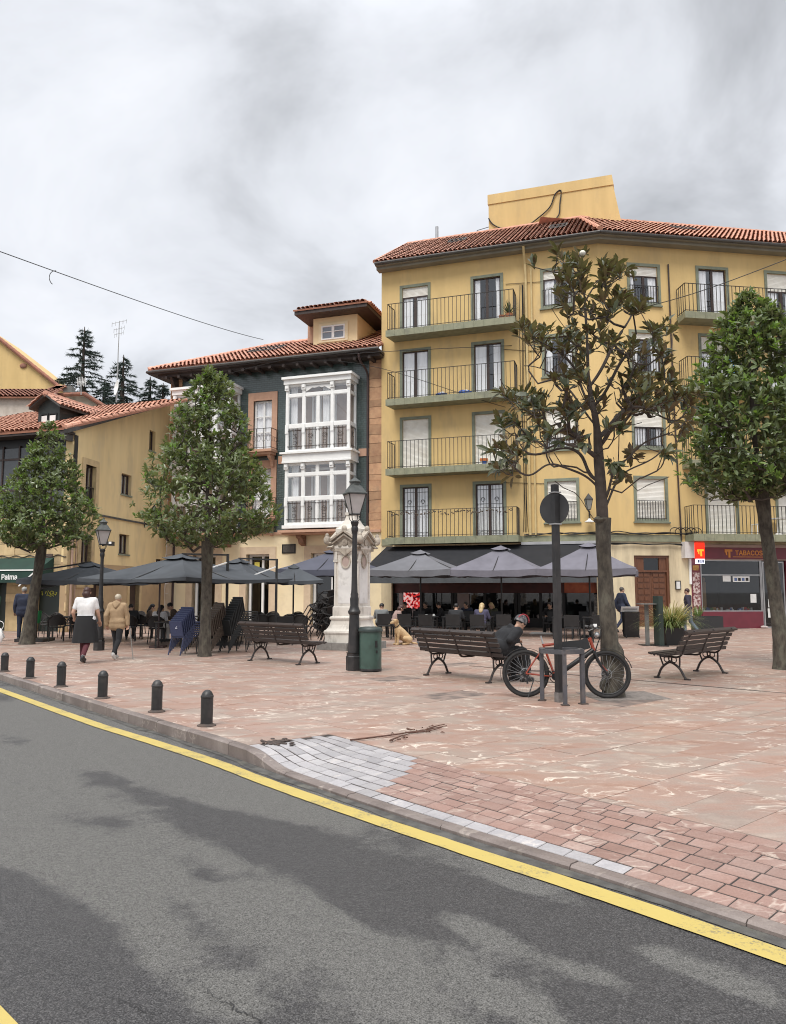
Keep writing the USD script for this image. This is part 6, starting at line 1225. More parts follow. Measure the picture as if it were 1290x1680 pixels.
for x in (-.82, .82, 0):
    m_ = MB(); sc = lambda pts, r, n=10: m_.tube([(x, y, z) for y, z in spline(pts, n)], r, 6)
    sc([(-.42, .885), (-.33, .80), (-.25, .66), (-.19, .5), (-.12, .415), (.05, .40), (.24, .41), (.36, .44), (.38, .41)], .02, 26)
    if x:
        sc([(.33, .0), (.30, .05), (.25, .16), (.14, .27), (.06, .30), (-.02, .27), (-.14, .16), (-.2, .05), (-.25, .0)], .022, 26); sc([(.26, .40), (.23, .32), (.2, .24)], .016); sc([(-.12, .40), (-.12, .32), (-.11, .22)], .016)
        for cy, cz, r in ((.13, .35, .05), (-.01, .35, .05), (.06, .36, .035)): m_.tube([(x, y, z) for y, z in zip(cy + r * np.cos(np.linspace(0, 6.28, 14)), cz + r * np.sin(np.linspace(0, 6.28, 14)))], .011, 5)
        for y in (.33, -.25): m_.box((x, y, .012), (.07, .10, .024))
    obj('end_frame' if x else 'middle_frame', m_, irn, bench, local=True, smooth=40)
E1_, E2_ = np.r_[E1, 0], np.r_[E2, 0]
def bench_at(b, ctr, ax, label):
    rz = math.atan2(ax[1], ax[0])
    if b is None:
        ops = UsdGeom.Xformable(bench).GetOrderedXformOps(); ops[0].Set(Gf.Vec3d(*map(float, ctr))); ops[1].Set(Gf.Vec3f(0, 0, math.degrees(rz)))
    else: copy(b, ctr, rz, label)
    return np.asarray(ctr), rz
lf = G(704, 1108); ax1 = np.array([1.42, -1.75, 0]); ax1 /= np.linalg.norm(ax1)
B1c, B1r = bench_at(None, lf + ax1 * .80 + np.array([-ax1[1], ax1[0], 0]) * .2, ax1, None)
l3, r3 = G(414, 1084), G(491, 1091); ax3 = (r3 - l3) / np.linalg.norm(r3 - l3); bench_at(bench, (l3 + r3) / 2 + np.array([-ax3[1], ax3[0], 0]) * .2, ax3, 'empty bench in front of the stacked chairs, left of the monument')
l2, r2 = G(1096, 1116), G(1178, 1102); ax2 = (r2 - l2) / np.linalg.norm(r2 - l2); bench_at(bench, (l2 + r2) / 2, ax2, 'empty bench seen from its end, in front of the tobacco shop')

# sign pole and guard
pc = G(918, 1152); t = thing('sign_pole', 'black square pole carrying a round sign seen from behind', 'sign pole', pc)
ztop = P(909, 795, pc[1])[2]; m_ = MB(); m_.box((0, 0, ztop / 2), (.085, .085, ztop), rz=.5); obj('pole', m_, blackpaint, t, local=True)
zs = P(913, 834, pc[1])[2]; Fs = np.array([math.sin(math.radians(40)), math.cos(math.radians(40)), 0]); m_ = MB(); m_.lathe([(0, -.012), (.232, -.012), (.24, -.006), (.24, .012), (0, .012)], n=36); v, f = m_.get(); R_ = rotz(-math.radians(40)) @ rotx(math.radians(90)); dsk = obj('sign_disc', ((v @ R_.T) + [0, .06, zs] - .0 * Fs, f), mat('grey_black_sign_back', (.03, .03, .032), (.045, .045, .046), scale=3, rough=.5), t, local=True)
for z in (zs + .235, zs - .235): q = MB(); q.box((0, 0, z), (.13, .13, .02), rz=.5); obj('clamp', q, mat('zinc_clamp', (.33, .33, .33), rough=.45, metal=.4), t, local=True)
q = MB(); q.box((0, 0, .07), (.10, .10, .14), rz=.5); obj('steel_foot', q, mat('worn_steel', (.24, .23, .22), (.14, .13, .12), scale=9, rough=.5, metal=.4), t, local=True)
hc = np.array([2.45, 11.43, 0]); t = thing('pole_guard', 'grey hexagonal tube guard around the foot of the sign pole', 'guard rail', hc); ZR_ = .74
hx = [np.array([.315 * math.cos(math.radians(a)), .315 * math.sin(math.radians(a)), 0]) for a in (-95, -35, 25, 85, 145, 205)]
for k in range(6):
    a, b = hx[k], hx[(k + 1) % 6]; d = (b - a) / np.linalg.norm(b - a); m_ = MB(); m_.bar(a - d * .02 + [0, 0, ZR_], b + d * .02 + [0, 0, ZR_], .065, .06); obj('top_bar', m_, greypaint, t, local=True)
for k in (0, 1, 3, 4): 
    m_ = MB(); m_.box(hx[k] * .99 + [0, 0, ZR_ / 2], (.055, .055, ZR_), rz=.3 * k); obj('leg', m_, greypaint, t, local=True); m_ = MB(); m_.box(hx[k] + [0, 0, .008], (.11, .11, .016), rz=.3 * k); obj('foot_plate', m_, mat('rusty_black', (.05, .04, .036)), t, local=True)

# bicycle
ra, fa = np.array([2.02, 11.98, 0]), np.array([3.22, 11.84, 0]); t = thing('bicycle', 'red and black bicycle with mudguards parked against the hexagonal pole guard', 'bicycle', ra, rz=math.atan2(fa[1] - ra[1], fa[0] - ra[0])); WB = float(np.linalg.norm(fa - ra)); LEAN = rotx(-.06)
tyre = mat('black_tyre', (.014, .014, .014), (.024, .022, .021), scale=30, rough=.85); red = mat('orange_red_bike_paint', (.30, .042, .016), (.25, .034, .014), scale=3, rough=.3, coat=.5); blk = mat('satin_black_metal', (.016, .016, .017), rough=.4); chrome = mat('brushed_silver', (.5, .5, .5), rough=.3, metal=.9)
def bo(name, m_, mt, par=None, smooth=35):
    v, f = m_.get(); return obj(name, (v @ LEAN.T, f), mt, par or t, local=True, smooth=smooth)
RW = .355
def torus(mb, c, R, r, n=48, k=10):
    a = np.linspace(0, 2 * np.pi, n, endpoint=False); b = np.linspace(0, 2 * np.pi, k, endpoint=False); A, B = np.meshgrid(a, b, indexing='ij'); v = np.stack([(R + r * np.cos(B)) * np.cos(A), r * np.sin(B), (R + r * np.cos(B)) * np.sin(A)], -1).reshape(-1, 3) + c
    i, j = np.meshgrid(np.arange(n), np.arange(k), indexing='ij'); f = np.stack([i * k + j, ((i + 1) % n) * k + j, ((i + 1) % n) * k + (j + 1) % k, i * k + (j + 1) % k], -1).reshape(-1, 4); return mb.add(v, f)
for x in (0, WB):
    c = np.array([x, 0, RW]); w_ = bo('wheel', torus(MB(), c, RW - .028, .028), tyre, smooth=True); bo('rim', torus(MB(), c, RW - .062, .013, 48, 6), blk, w_, True)
    m_ = MB()
    for k in range(28): a = k * 2 * math.pi / 28; s_ = (-1) ** k; m_.tube([c + [.028 * math.cos(a + .9 * (-1) ** (k // 2)), s_ * .03, .028 * math.sin(a + .9 * (-1) ** (k // 2))], c + [(RW - .065) * math.cos(a), 0, (RW - .065) * math.sin(a)]], .0016, 3, False)
    bo('spokes', m_, chrome, w_, False); m_ = MB(); m_.tube([c + [0, -.06, 0], c + [0, .06, 0]], .024, 12); bo('hub', m_, blk, w_)
    m_ = MB(); torus(m_, c + [0, .035, 0], .075, .006, 24, 4); bo('brake_disc', m_, chrome, w_)
    g = np.linspace(math.radians(15), math.radians(165), 20) if x else np.linspace(math.radians(20), math.radians(195), 22); m_ = MB(); p = np.stack([c[0] + (RW + .025) * np.cos(g), 0 * g, RW + (RW + .025) * np.sin(g)], 1)
    for a_, b_ in zip(p[:-1], p[1:]): m_.bar(a_, b_ + (b_ - a_) * .1, .055, .006, up=(a_ - c))
    bo('mudguard', m_, blk)
BB, SC, SEAT, HT, HB = np.array([.44, 0, .31]), np.array([.27, 0, .80]), np.array([.235, 0, .93]), np.array([.98, 0, .86]), np.array([1.03, 0, .70])
m_ = MB(); m_.tube([SC, BB], .018, 10); m_.tube([SC + [0.01, 0, -.02], HT], .022, 10); m_.tube([HT + [-.012, 0, .04], HB], .026, 10)
for s_ in (-1, 1): m_.tube([(0, s_ * .065, RW), BB + [0, s_ * .03, 0]], .011, 8); m_.tube([(0, s_ * .065, RW), SC + [0, s_ * .02, -.06]], .010, 8)
bo('frame', m_, red)
m_ = MB(); m_.tube([HB + [-.01, 0, .02], BB], .036, 12); m_.tube([BB + [0, -.05, 0], BB + [0, .05, 0]], .055, 14); bo('down_tube', m_, blk)
m_ = MB()
for s_ in (-1, 1): m_.tube([HB + [.0, s_ * .055, -.02], HB + [.06, s_ * .06, -.16], (WB, s_ * .06, RW)], [.02, .019, .014], 10)
m_.tube([HB + [0, -.07, -.02], HB + [0, .07, -.02]], .026, 10); bo('fork', m_, blk)
m_ = MB(); m_.tube([HB + [.055, -.062, -.15], (WB, -.068, RW + .05)], .006, 6); m_.tube([HB + [.055, .062, -.15], (WB, .068, RW + .05)], .006, 6); bo('fork_stripe', m_, red)
m_ = MB(); m_.tube([HT + [0, 0, .03], HT + [-.02, 0, .14], HT + [.06, 0, .17]], .018, 8); m_.tube(spline([HT + [-.02, -.33, .22], HT + [.03, -.16, .20], HT + [.06, 0, .17], HT + [.03, .16, .20], HT + [-.02, .33, .22]], 20), .013, 8); hb_ = bo('handlebar', m_, blk)
m_ = MB()
for s_ in (-1, 1): m_.tube([HT + [-.02, s_ * .33, .22], HT + [.0, s_ * .22, .21]], .018, 8); m_.tube([HT + [.02, s_ * .22, .20], HT + [.09, s_ * .3, .16]], .008, 5)
bo('grip', m_, mat('grey_rubber_grip', (.12, .12, .12), rough=.8), hb_)
m_ = MB(); m_.box(HT + [.07, -.05, .22], (.05, .08, .05)); bo('front_light', m_, whitep, hb_); m_ = MB(); m_.ell(HT + [.1, .0, .08], (.045, .06, .05), 1); bo('lamp_housing', m_, chrome, hb_)
m_ = MB()
for k in range(4): s_ = (-1) ** k; m_.tube(spline([HT + [.05, s_ * .12, .19], HT + [.16, s_ * .08, .14 + .02 * k], HT + [.12, s_ * .03, -.02], HB + [.03, s_ * .03, -.08]], 12), .004, 4, False)
bo('cable', m_, blk, hb_)
m_ = MB(); m_.box((.70, 0, .79), (.34, .07, .12), M=roty(-.1)); m_.box((.86, 0, .79), (.2, .06, .16), M=roty(-.3)); bo('frame_bag', m_, blk)
m_ = MB(); m_.tube([SC, SEAT], .014, 8); bo('seat_post', m_, chrome)
cg = (mf.Manifold.sphere(.075, 20).scale((1, .95, .4)).translate((-.09, 0, 0)) + mf.Manifold.sphere(.03, 16).scale((1.2, .8, .7)).translate((.15, 0, .0))).hull().translate(tuple(SEAT + [0, 0, .02])); bo('saddle', MB().man(cg), mat('grey_saddle', (.09, .085, .08), rough=.6))
m_ = MB(); torus(m_, BB + [0, -.06, 0], .085, .006, 30, 4); m_.tube([BB + [0, -.075, 0], BB + [.12, -.085, -.12]], .012, 6); m_.tube([BB + [0, .075, 0], BB + [-.12, .085, .12]], .012, 6); ck = bo('crank', m_, blk); m_ = MB(); m_.box(BB + [.12, -.13, -.12], (.09, .09, .022)); bo('pedal', m_, blk, ck); m_ = MB(); m_.box(BB + [-.12, .13, .12], (.09, .09, .022)); bo('pedal', m_, blk, ck)
m_ = MB(); m_.tube([BB + [0, -.06, .085], (0, -.06, RW + .045)], .005, 4); m_.tube([BB + [0, -.06, -.085], (.02, -.06, RW - .1), (0, -.06, RW - .04)], .005, 4); bo('chain', m_, blk)
m_ = MB(); torus(m_, np.array([0, -.05, RW]), .045, .012, 20, 6); m_.box((.02, -.065, RW - .09), (.03, .02, .12)); bo('derailleur', m_, blk); m_ = MB(); m_.tube([(.12, -.06, .28), (.02, -.16, .01)], .009, 6); bo('kickstand', m_, blk)

# wall lanterns
def wall_lantern(label, F, u, z, v=.5):
    t = thing('wall_lantern', label, 'lantern', F.pt(u, v, z), group='iron wall lanterns'); m_ = MB(); m_.lathe([(.03, -.3), (.10, -.28), (.19, .12), (.21, .14)], n=4, rot0=.8); obj('pane', m_, mat('grey_lantern_glass', (.25, .25, .23), rough=.2), t, local=True)
    m_ = MB(); m_.lathe([(.22, .13), (.22, .16), (.08, .32), (.05, .36), (.0, .42)], n=4, rot0=.8)
    for k in range(4): a = .8 + k * math.pi / 2; m_.tube([(.10 * math.cos(a), .10 * math.sin(a), -.28), (.2 * math.cos(a), .2 * math.sin(a), .13)], .012, 4)
    m_.lathe([(0, -.33), (.10, -.3), (.10, -.27)], n=4, rot0=.8); obj('cage', m_, blackpaint, t, local=True); q = MB(); q.tube(spline([F.pt(u, v, z - .32), F.pt(u, v - .1, z - .55), F.pt(u, .05, z - .5)], 8), .02, 5); q.tube([F.pt(u, .03, z - .7), F.pt(u, .03, z - .3)], .02, 5); obj('bracket', q, blackpaint, t)
u, z = FY1.hit(966, 825, .5); wall_lantern('iron wall lantern on the yellow building, right of the round sign', FY1, u, z)
m_ = thing('dish_lamp', 'small white dish lamp below the wall lantern on the yellow building', 'lamp', FY1.pt(u, .3, z - .75)); q = MB(); q.lathe([(.0, .1), (.05, .1), (.08, .03), (.2, -.03), (.2, -.06), (0, -.06)], n=16); obj('shade', q, whitep, m_, local=True); q = MB(); q.tube([FY1.pt(u, .3, z - .68), FY1.pt(u, .02, z - .65)], .02, 5); obj('bracket', q, blackpaint, m_)
u, z = FO.hit(253, 842, .5); wall_lantern('pale wall lantern on the ochre side wall, seen through the leaves', FO, u, z)

# overhead cables
def wire(label, pts, r=.012, sagn=30): 
    w_ = spline(pts, sagn); m_ = MB(); m_.tube(w_, r, 4); p = obj('overhead_cable', m_, cablem); tag(p, label, 'cable')
wire('long sagging black cable crossing the sky at the left', [P(-40, 398, 20), P(90, 445, 23), P(260, 505, 28), P(432, 557, 36.3)], .014)
q = MB(); q.tube(spline([P(92, 444, 23), P(83, 448, 23), P(81, 456, 23), P(86, 466, 23)], 12), .012, 4); tag(obj('cable_end', q, cablem), 'loose curled cable end hanging from the long sky cable', 'cable')
wire('thin cable from the green house eave to the left yellow balconies', [FG.pt(10.4, .95, 12.85), P(700, 573, 34.3), P(870, 566, 34.5)], .014)
wire('thin cable crossing before the upper left balcony of the yellow building', [FG.pt(7.6, 1.0, 12.7), P(620, 603, 35.5), P(740, 640, 34.4), P(830, 668, 34.2)], .012)
wire('cable rising from the sparse tree to the roof at the right', [P(1050, 505, 32.3), P(1120, 487, 32.2), P(1200, 460, 32.0), P(1310, 418, 31.5)], .018)
wire('thin slack cable under the eave of the green house', [FG.pt(3.0, .97, 12.3), FG.pt(6.2, 1.05, 12.75), FG.pt(8.3, 1.0, 13.0)], .012)

# fallen twig and debris
twm = mat('dead_twig', (.12, .06, .04), (.08, .04, .03), scale=9, rough=.9)
m_ = MB()
for pts in ([(575, 1217), (620, 1212), (660, 1206), (700, 1199), (733, 1193)], [(640, 1219), (655, 1212), (672, 1206)], [(665, 1205), (690, 1203), (725, 1196)], [(668, 1197), (680, 1201)], [(700, 1199), (715, 1194), (730, 1191)]):
    p = np.array([G(x, y) for x, y in pts]); p[:, 2] = .012 + .012 * rng.random(len(p)); m_.tube(spline(p, 16), np.linspace(.011, .005, 16), 5)
for k in range(26):
    c = G(*[(640 + rng.uniform(-4, 30), 1219 - rng.uniform(0, 14)), (690 + rng.uniform(-10, 42), 1200 + rng.uniform(-7, 5))][k % 2]); a = rng.uniform(0, 6.28); m_.add([c + [0, 0, .014], c + [.03 * math.cos(a), .03 * math.sin(a), .03], c + [.05 * math.cos(a + .5), .05 * math.sin(a + .5), .012]], [[0, 1, 2]])
tag(obj('fallen_twig', m_, twm), 'dead brown twig lying on the marble paving above the grey pavers', 'twig')
m_ = MB()
for k in range(60):
    c = G(456 + rng.normal(0, 11), 1218 + rng.normal(0, 2.2)); m_.ell(c + [0, 0, .006], rng.uniform(.012, .035, 3) * [1.3, 1, .3], 0, M=rotz(rng.uniform(0, 6)))
tag(obj('leaf_litter', m_, mat('wet_leaf_litter', (.03, .022, .018), (.07, .045, .035), scale=20, rough=.6)), 'dark clump of wet leaf litter at the corner of the grey pavers', 'litter', kind='stuff')
# ================================================================== terraces: parasols, chairs, tables
slate = mat('slate_parasol_cloth', (.062, .069, .078), (.046, .051, .058), scale=1.5, rough=.85, bump=.1, bscale=8); mauve = mat('mauve_grey_parasol_cloth', (.158, .151, .178), (.122, .117, .138), scale=1.5, rough=.85, bump=.1, bscale=8); navy = mat('navy_grey_parasol_cloth', (.082, .085, .112), (.066, .068, .09), scale=1.5, rough=.85); greyc = mat('grey_parasol_cloth', (.15, .15, .165), (.12, .12, .13), scale=1.5, rough=.85, bump=.1, bscale=8)
def canopy(W, zh, rise, drop, n=10, sag=.06):
    top, val = MB(), MB()
    for k in range(4):
        R_ = rotz(k * math.pi / 2); t = np.linspace(-1, 1, n); r = np.linspace(0, 1, 7); T_, Q = np.meshgrid(t, r)
        edge = 1 - .045 * (1 - T_ ** 2) * Q; x = T_ * Q * W / 2; y = -Q * W / 2 * edge; z = zh + rise * (1 - Q) ** 1.12 - sag * np.sin(Q * np.pi) * (1 - T_ ** 2) * .8 - .05 * (1 - T_ ** 2) * Q
        v = np.stack([x, y, z], -1).reshape(-1, 3) @ R_.T; i, j = np.meshgrid(np.arange(6), np.arange(n - 1), indexing='ij'); f = np.stack([i * n + j, (i + 1) * n + j, (i + 1) * n + j + 1, i * n + j + 1], -1).reshape(-1, 4); top.add(v, f)
        e = v.reshape(7, n, 3)[-1]; lo = e.copy(); lo[:, 2] -= drop + .02 * np.sin(np.arange(n) * 2.1 + k); val.add(np.vstack([e, lo]), np.stack([np.arange(n - 1), np.arange(n - 1) + n, np.arange(1, n) + n, np.arange(1, n)], 1))
    return top, val
def parasol(label, ctr, rz, W, zh, zp, cloth, drop=.22, mast=None, group='terrace parasols'):
    t = thing('parasol', label, 'parasol', (ctr[0], ctr[1], 0), rz=rz, group=group); top, val = canopy(W, zh, zp - zh, drop); c_ = obj('canopy', top, cloth, t, local=True, smooth=30); obj('valance', val, cloth, c_, local=True)
    cp, cv = canopy(W * .2, zp - .06, .13, .0, 6, .01); obj('vent_cap', cp, cloth, c_, local=True)
    m_ = MB()
    for k in range(8):
        a = k * math.pi / 4; R = W / 2 * (math.sqrt(2) if k % 2 else 1) * .96; m_.tube([(.05 * math.cos(a), .05 * math.sin(a), zp - .12), (R * math.cos(a), R * math.sin(a), zh - .03 + (.0 if k % 2 else -.03))], .014, 4)
    obj('ribs', m_, blackpaint, t, local=True, kind='stuff')
    if mast is None:
        m_ = MB(); m_.tube([(0, 0, 0), (0, 0, zp)], .03, 8); obj('pole', m_, blackpaint, t, local=True); m_ = MB(); m_.box((0, 0, .04), (.62, .62, .08)); m_.lathe([(.05, .08), (.05, .3), (.03, .3)], n=10); obj('base', m_, blackpaint, t, local=True)
    else:
        (mx, my), zt, st = mast; b_ = np.array([mx, my, 0]); m_ = MB(); m_.bar(b_, b_ + [0, 0, zt], .09, .07); obj('mast', m_, blackpaint, t); m_ = MB(); c0 = np.array([ctr[0], ctr[1], zp + .06]); m_.bar(b_ + [0, 0, zt - .03], c0, .06, .05); obj('arm', m_, blackpaint, t)
        if st is not None: m_ = MB(); m_.bar(b_ + [0, 0, zt - .25], st, .035, .03); obj('white_strut', m_, whitep, t); 
        m_ = MB(); m_.bar(b_ + [-.05, 0, zt * .72], c0 * [.7, .7, 0] + b_ * [.3, .3, 0] + [0, 0, zh - .06], .05); obj('slider_arm', m_, blackpaint, t); m_ = MB(); m_.box(b_ + [0, 0, .05], (.9, .9, .1)); obj('base', m_, blackpaint, t)
    return t
AZ = math.atan2(-3.25, 9.65)
def C(x, y, D): p = P(x, y, D); return p[0], D
parasol('dark navy parasol partly hidden behind the stone monument', C(548, 905, 29.6), AZ, 3.15, 2.42, P(548, 903, 29.6)[2], navy)
parasol('plain grey parasol immediately right of the monument, before the awning', C(690, 905, 29.0), AZ, 3.05, 2.38, P(690, 905, 29.0)[2], greyc)
parasol('mauve grey parasol in the middle of the row before the black awning', C(822, 899, 28.1), AZ, 3.15, 2.36, P(822, 898, 28.1)[2], mauve)
parasol('mauve grey parasol behind the sparse tree, nearest the wooden street door', C(966, 893, 27.1), AZ, 3.2, 2.36, P(966, 893, 27.1)[2], mauve)
parasol('slate parasol farthest left, beside the leaning magnolia', C(150, 925, 25.4), AZ + .15, 3.15, 1.98, P(135, 925, 25.4)[2], slate, .14, (tuple(C(62, 950, 25.2)), 2.3, None))
parasol('largest slate cantilever parasol over the left terrace', C(298, 912, 23.4), AZ - .15, 4.1, 1.98, P(300, 912, 23.4)[2], slate, .10, (tuple(C(372, 1000, 23.6)), P(372, 909, 23.6)[2], P(297, 948, 21.9)))
parasol('slate cantilever parasol behind the pear shaped magnolia', C(392, 919, 26.8), AZ - .1, 3.0, 2.06, P(390, 919, 26.8)[2], slate, .12, (tuple(C(453, 1000, 25.6)), P(453, 917, 25.6)[2], P(410, 946, 24.8)))
parasol('smallest slate parasol, between the cantilever mast and the navy parasol', C(482, 930, 28.0), AZ + .5, 2.0, 2.0, P(480, 928, 28.0)[2], slate, .12)
m_ = MB(); m_.tube([P(263, 945, 22.4), P(263, 945, 22.4) * [1, 1, 0]], .028, 6); m_.box(P(263, 945, 22.4) * [1, 1, 0] + [0, 0, .03], (.4, .4, .06)); q = thing('support_post', 'thin brown post under the largest slate parasol', 'post', P(263, 945, 22.4) * [1, 1, 0]); obj('post', m_, purple_brown, q)

# chair kinds
weave = mat('dark_woven_rattan', (.013, .0115, .011), (.024, .02, .018), scale=40, rough=.7, bump=.5, bscale=90); dkmetal = mat('charcoal_metal', (.010, .0105, .011), (.016, .016, .017), scale=6, rough=.5)
def rattan(label, loc, rz, group):
    t = thing('rattan_chair', label, 'chair', loc, rz, group)
    for x, y, sx, sy in ((-.2, .2, -.03, .03), (.2, .2, .03, .03), (-.18, -.2, -.03, -.06), (.18, -.2, .03, -.06)): m_ = MB(); m_.tube([(x, y, .45), (x + sx, y + sy, 0)], .016, 6); obj('leg', m_, weave, t, local=True)
    m_ = MB(); m_.lathe([(0, .43), (.23, .43), (.25, .45), (.23, .47), (0, .465)], n=16, sy=.95); obj('seat', m_, weave, t, local=True)
    m_ = MB(); g = np.linspace(-.15, math.pi + .15, 22); p = np.stack([.27 * np.cos(g), -.02 - .25 * np.sin(g), .64 + .20 * np.sin(np.clip(g, 0, math.pi)) ** 1.3], 1); m_.tube(p, .019, 6); m_.tube([p[0], (.25, .17, .45)], .016, 6); m_.tube([p[-1], (-.25, .17, .45)], .016, 6); obj('arm_hoop', m_, weave, t, local=True)
    m_ = MB(); g = np.linspace(.35, math.pi - .35, 14); a = np.stack([.265 * np.cos(g), -.02 - .245 * np.sin(g), .63 + .19 * np.sin(g) ** 1.3], 1); b = np.stack([.22 * np.cos(g), -.03 - .20 * np.sin(g), np.full(14, .5)], 1); i = np.arange(13); m_.add(np.vstack([a, b]), np.stack([i, i + 1, i + 15, i + 14], 1)); obj('backrest', m_, weave, t, local=True)
    return t
def square_chair(label, loc, rz, group, m=None, name='terrace_chair'):
    m = m or dkmetal; t = thing(name, label, 'chair', loc, rz, group)
    for x in (-.22, .22):
        q = MB(); q.tube([(x, .21, .44), (x, .24, 0)], .016, 6); obj('leg', q, dkmetal, t, local=True); q = MB(); q.tube([(x, -.27, .86), (x, -.21, .44), (x, -.26, 0)], .016, 6); obj('leg', q, dkmetal, t, local=True); q = MB(); q.tube([(x, -.24, .66), (x, .18, .66), (x, .21, .45)], .014, 6); obj('armrest', q, dkmetal, t, local=True)
    q = MB(); q.box((0, 0, .45), (.45, .45, .035)); obj('seat', q, m, t, local=True); q = MB(); q.box((0, -.25, .68), (.45, .022, .36), M=rotx(.13)); obj('backrest', q, m, t, local=True); return t
def stack_chair(label, loc, rz, group, m, name): # square woven chair without arms, nests in stacks
    t = thing(name, label, 'chair', loc, rz, group)
    for x in (-.21, .21):
        q = MB(); q.tube([(x, .2, .44), (x, .26, 0)], .015, 6); obj('leg', q, dkmetal, t, local=True); q = MB(); q.tube([(x, -.30, .84), (x, -.21, .45), (x, -.31, 0)], .015, 6); obj('leg', q, m, t, local=True)
    q = MB(); q.box((0, 0, .45), (.44, .44, .03)); obj('seat', q, m, t, local=True); q = MB(); q.box((0, -.26, .66), (.43, .03, .38), M=rotx(.2)); obj('backrest', q, m, t, local=True); return t
GL, GR_, = 'rattan chairs on the left terrace', 'dark chairs before the awning'
def look(a, b): return math.atan2(-(b[0] - a[0]), b[1] - a[1])
rc = rattan('rattan chair just right of the leaning magnolia trunk, turned to the wall', G(78, 1046), 2.4, GL)
rl_ = []
for (x, y, rz) in [(102, 1043, -.6), (118, 1048, 1.2), (92, 1052, .4), (70, 1040, -2.0), (133, 1046, 2.0), (210, 1052, .3), (232, 1048, -.3), (256, 1055, .1), (290, 1052, 2.6), (312, 1048, -2.2), (225, 1040, 3.0), (265, 1040, 2.9), (430, 1050, .15), (452, 1050, -.1), (474, 1049, .2), (496, 1050, -.2), (420, 1044, 2.8), (446, 1041, 3.1), (486, 1042, 3.0), (335, 1044, 1.7)]: rl_.append((x, y, rz))
ordn = ['first', 'second', 'third', 'fourth', 'fifth', 'sixth', 'seventh', 'eighth', 'ninth', 'tenth', 'eleventh', 'twelfth', 'thirteenth', 'fourteenth', 'fifteenth', 'sixteenth', 'seventeenth', 'eighteenth', 'nineteenth', 'twentieth']
for k, (x, y, rz) in enumerate(sorted(rl_)): copy(rc, G(x, y), rz, f'loose rattan chair, {ordn[k]} from the left on the slate parasol terrace')
for k in range(4): copy(rc, G(118, 1044) + [.04 * k, .1 * k, .30 + .16 * k], rot=(.5, .15, 2.2), label=['rattan chair stacked on others beside the walking women, lowest', 'rattan chair second from the bottom of the left pile', 'rattan chair third in the left pile', 'rattan chair at the top of the left pile'][k], group='chairs piled at the left terrace')
for k in range(7): p = G(536, 1056); copy(rc, p + [-.02 * k, .1, .10 + .15 * k], rot=(.42, .1 * (-1) ** k, .9 + .1 * (k % 3)), label=['lowest', 'second', 'third', 'fourth', 'fifth', 'sixth', 'topmost'][k] + ' rattan chair in the tilted pile left of the monument', group='chairs piled left of the monument')
for k in range(5): p = G(514, 1054); copy(rc, p + [-.03 * k, .1, .05 + .16 * k], rot=(.5, -.1 * (-1) ** k, 1.3 + .1 * (k % 2)), label=['lowest', 'second', 'third', 'fourth', 'topmost'][k] + ' rattan chair in the pile beside the bench', group='chairs piled left of the monument')
blue = mat('navy_chair_weave', (.022, .030, .075), (.035, .045, .10), scale=30, rough=.6, bump=.3); brown = mat('brown_chair_weave', (.065, .045, .032), (.10, .075, .055), scale=30, rough=.65, bump=.4, rand=.15); black = mat('black_chair_weave', (.010, .011, .011), (.02, .022, .022), scale=30, rough=.6, bump=.3)
nth = ['lowest', 'second', 'third', 'fourth', 'fifth', 'sixth', 'seventh', 'eighth', 'ninth', 'tenth', 'eleventh', 'topmost']
def stack(name, col, m, x, y, rz, n, dz, dy):
    p = G(x, y); f = np.array([-math.sin(rz), math.cos(rz), 0]); s0 = None
    for k in range(n):
        lab = f"{nth[-1] if k == n - 1 else nth[k]} {col} chair in the {'blue' if 'navy' in col else col} stack by the pear shaped magnolia"; loc = p + f * dy * k + [0, 0, dz * k]
        s0 = stack_chair(lab, loc, rz, f'stacked {col} chairs', m, name) if k == 0 else (copy(s0, loc, rz, lab), s0)[1]
    return s0
s_ = stack('navy_stacking_chair', 'navy', blue, 301, 1074, -.55, 8, .05, .055)
e = MB(); p = G(303, 1074); R_ = rotz(-.55); q = meshkit.text_mesh('2', .11, .004, True); v = np.array(q.vertices); v = np.c_[v[:, 0] - .03, v[:, 2] * -1 - .285 - .0, v[:, 1] + .66]; obj('pale_emblem', (v @ rotx(.0).T, np.array(q.faces)), mat('pale_print', (.45, .47, .55), rough=.6), s_, local=True)
stack('brown_stacking_chair', 'brown', brown, 355, 1070, -.8, 9, .056, .045); stack('black_stacking_chair', 'black', black, 383, 1070, -.75, 11, .06, .04)
sc_ = square_chair('dark square backed chair nearest the monument in the front row before the awning', G(631, 1049), AZ + .3, GR_)
RCH = [(666, 1050, .1), (702, 1052, -.05), (745, 1051, .1), (786, 1052, 0), (828, 1052, .1), (940, 1054, 0), (985, 1054, .15), (640, 1041, 2.9), (684, 1040, 3.1), (725, 1041, 2.9), (768, 1041, 3.1), (812, 1042, 3.0), (905, 1043, 2.9), (960, 1043, 3.1), (468, 1058, .4)]
fr_ = sorted(q for q in RCH if q[1] >= 1048 and q[0] != 468); bk_ = sorted(q for q in RCH if q[1] < 1048)
for k, (x, y, rz) in enumerate(fr_): copy(sc_, G(x, y), AZ + rz, f'dark square backed chair, {ordn[k + 1]} from the monument in the front row before the awning')
for k, (x, y, rz) in enumerate(bk_): copy(sc_, G(x, y), AZ + rz, f'dark square backed chair, {ordn[k]} from the monument in the rear row facing the square')
copy(sc_, G(468, 1058), AZ + .4, 'dark square backed terrace chair left of the monument, beside the bench')
m_ = square_chair
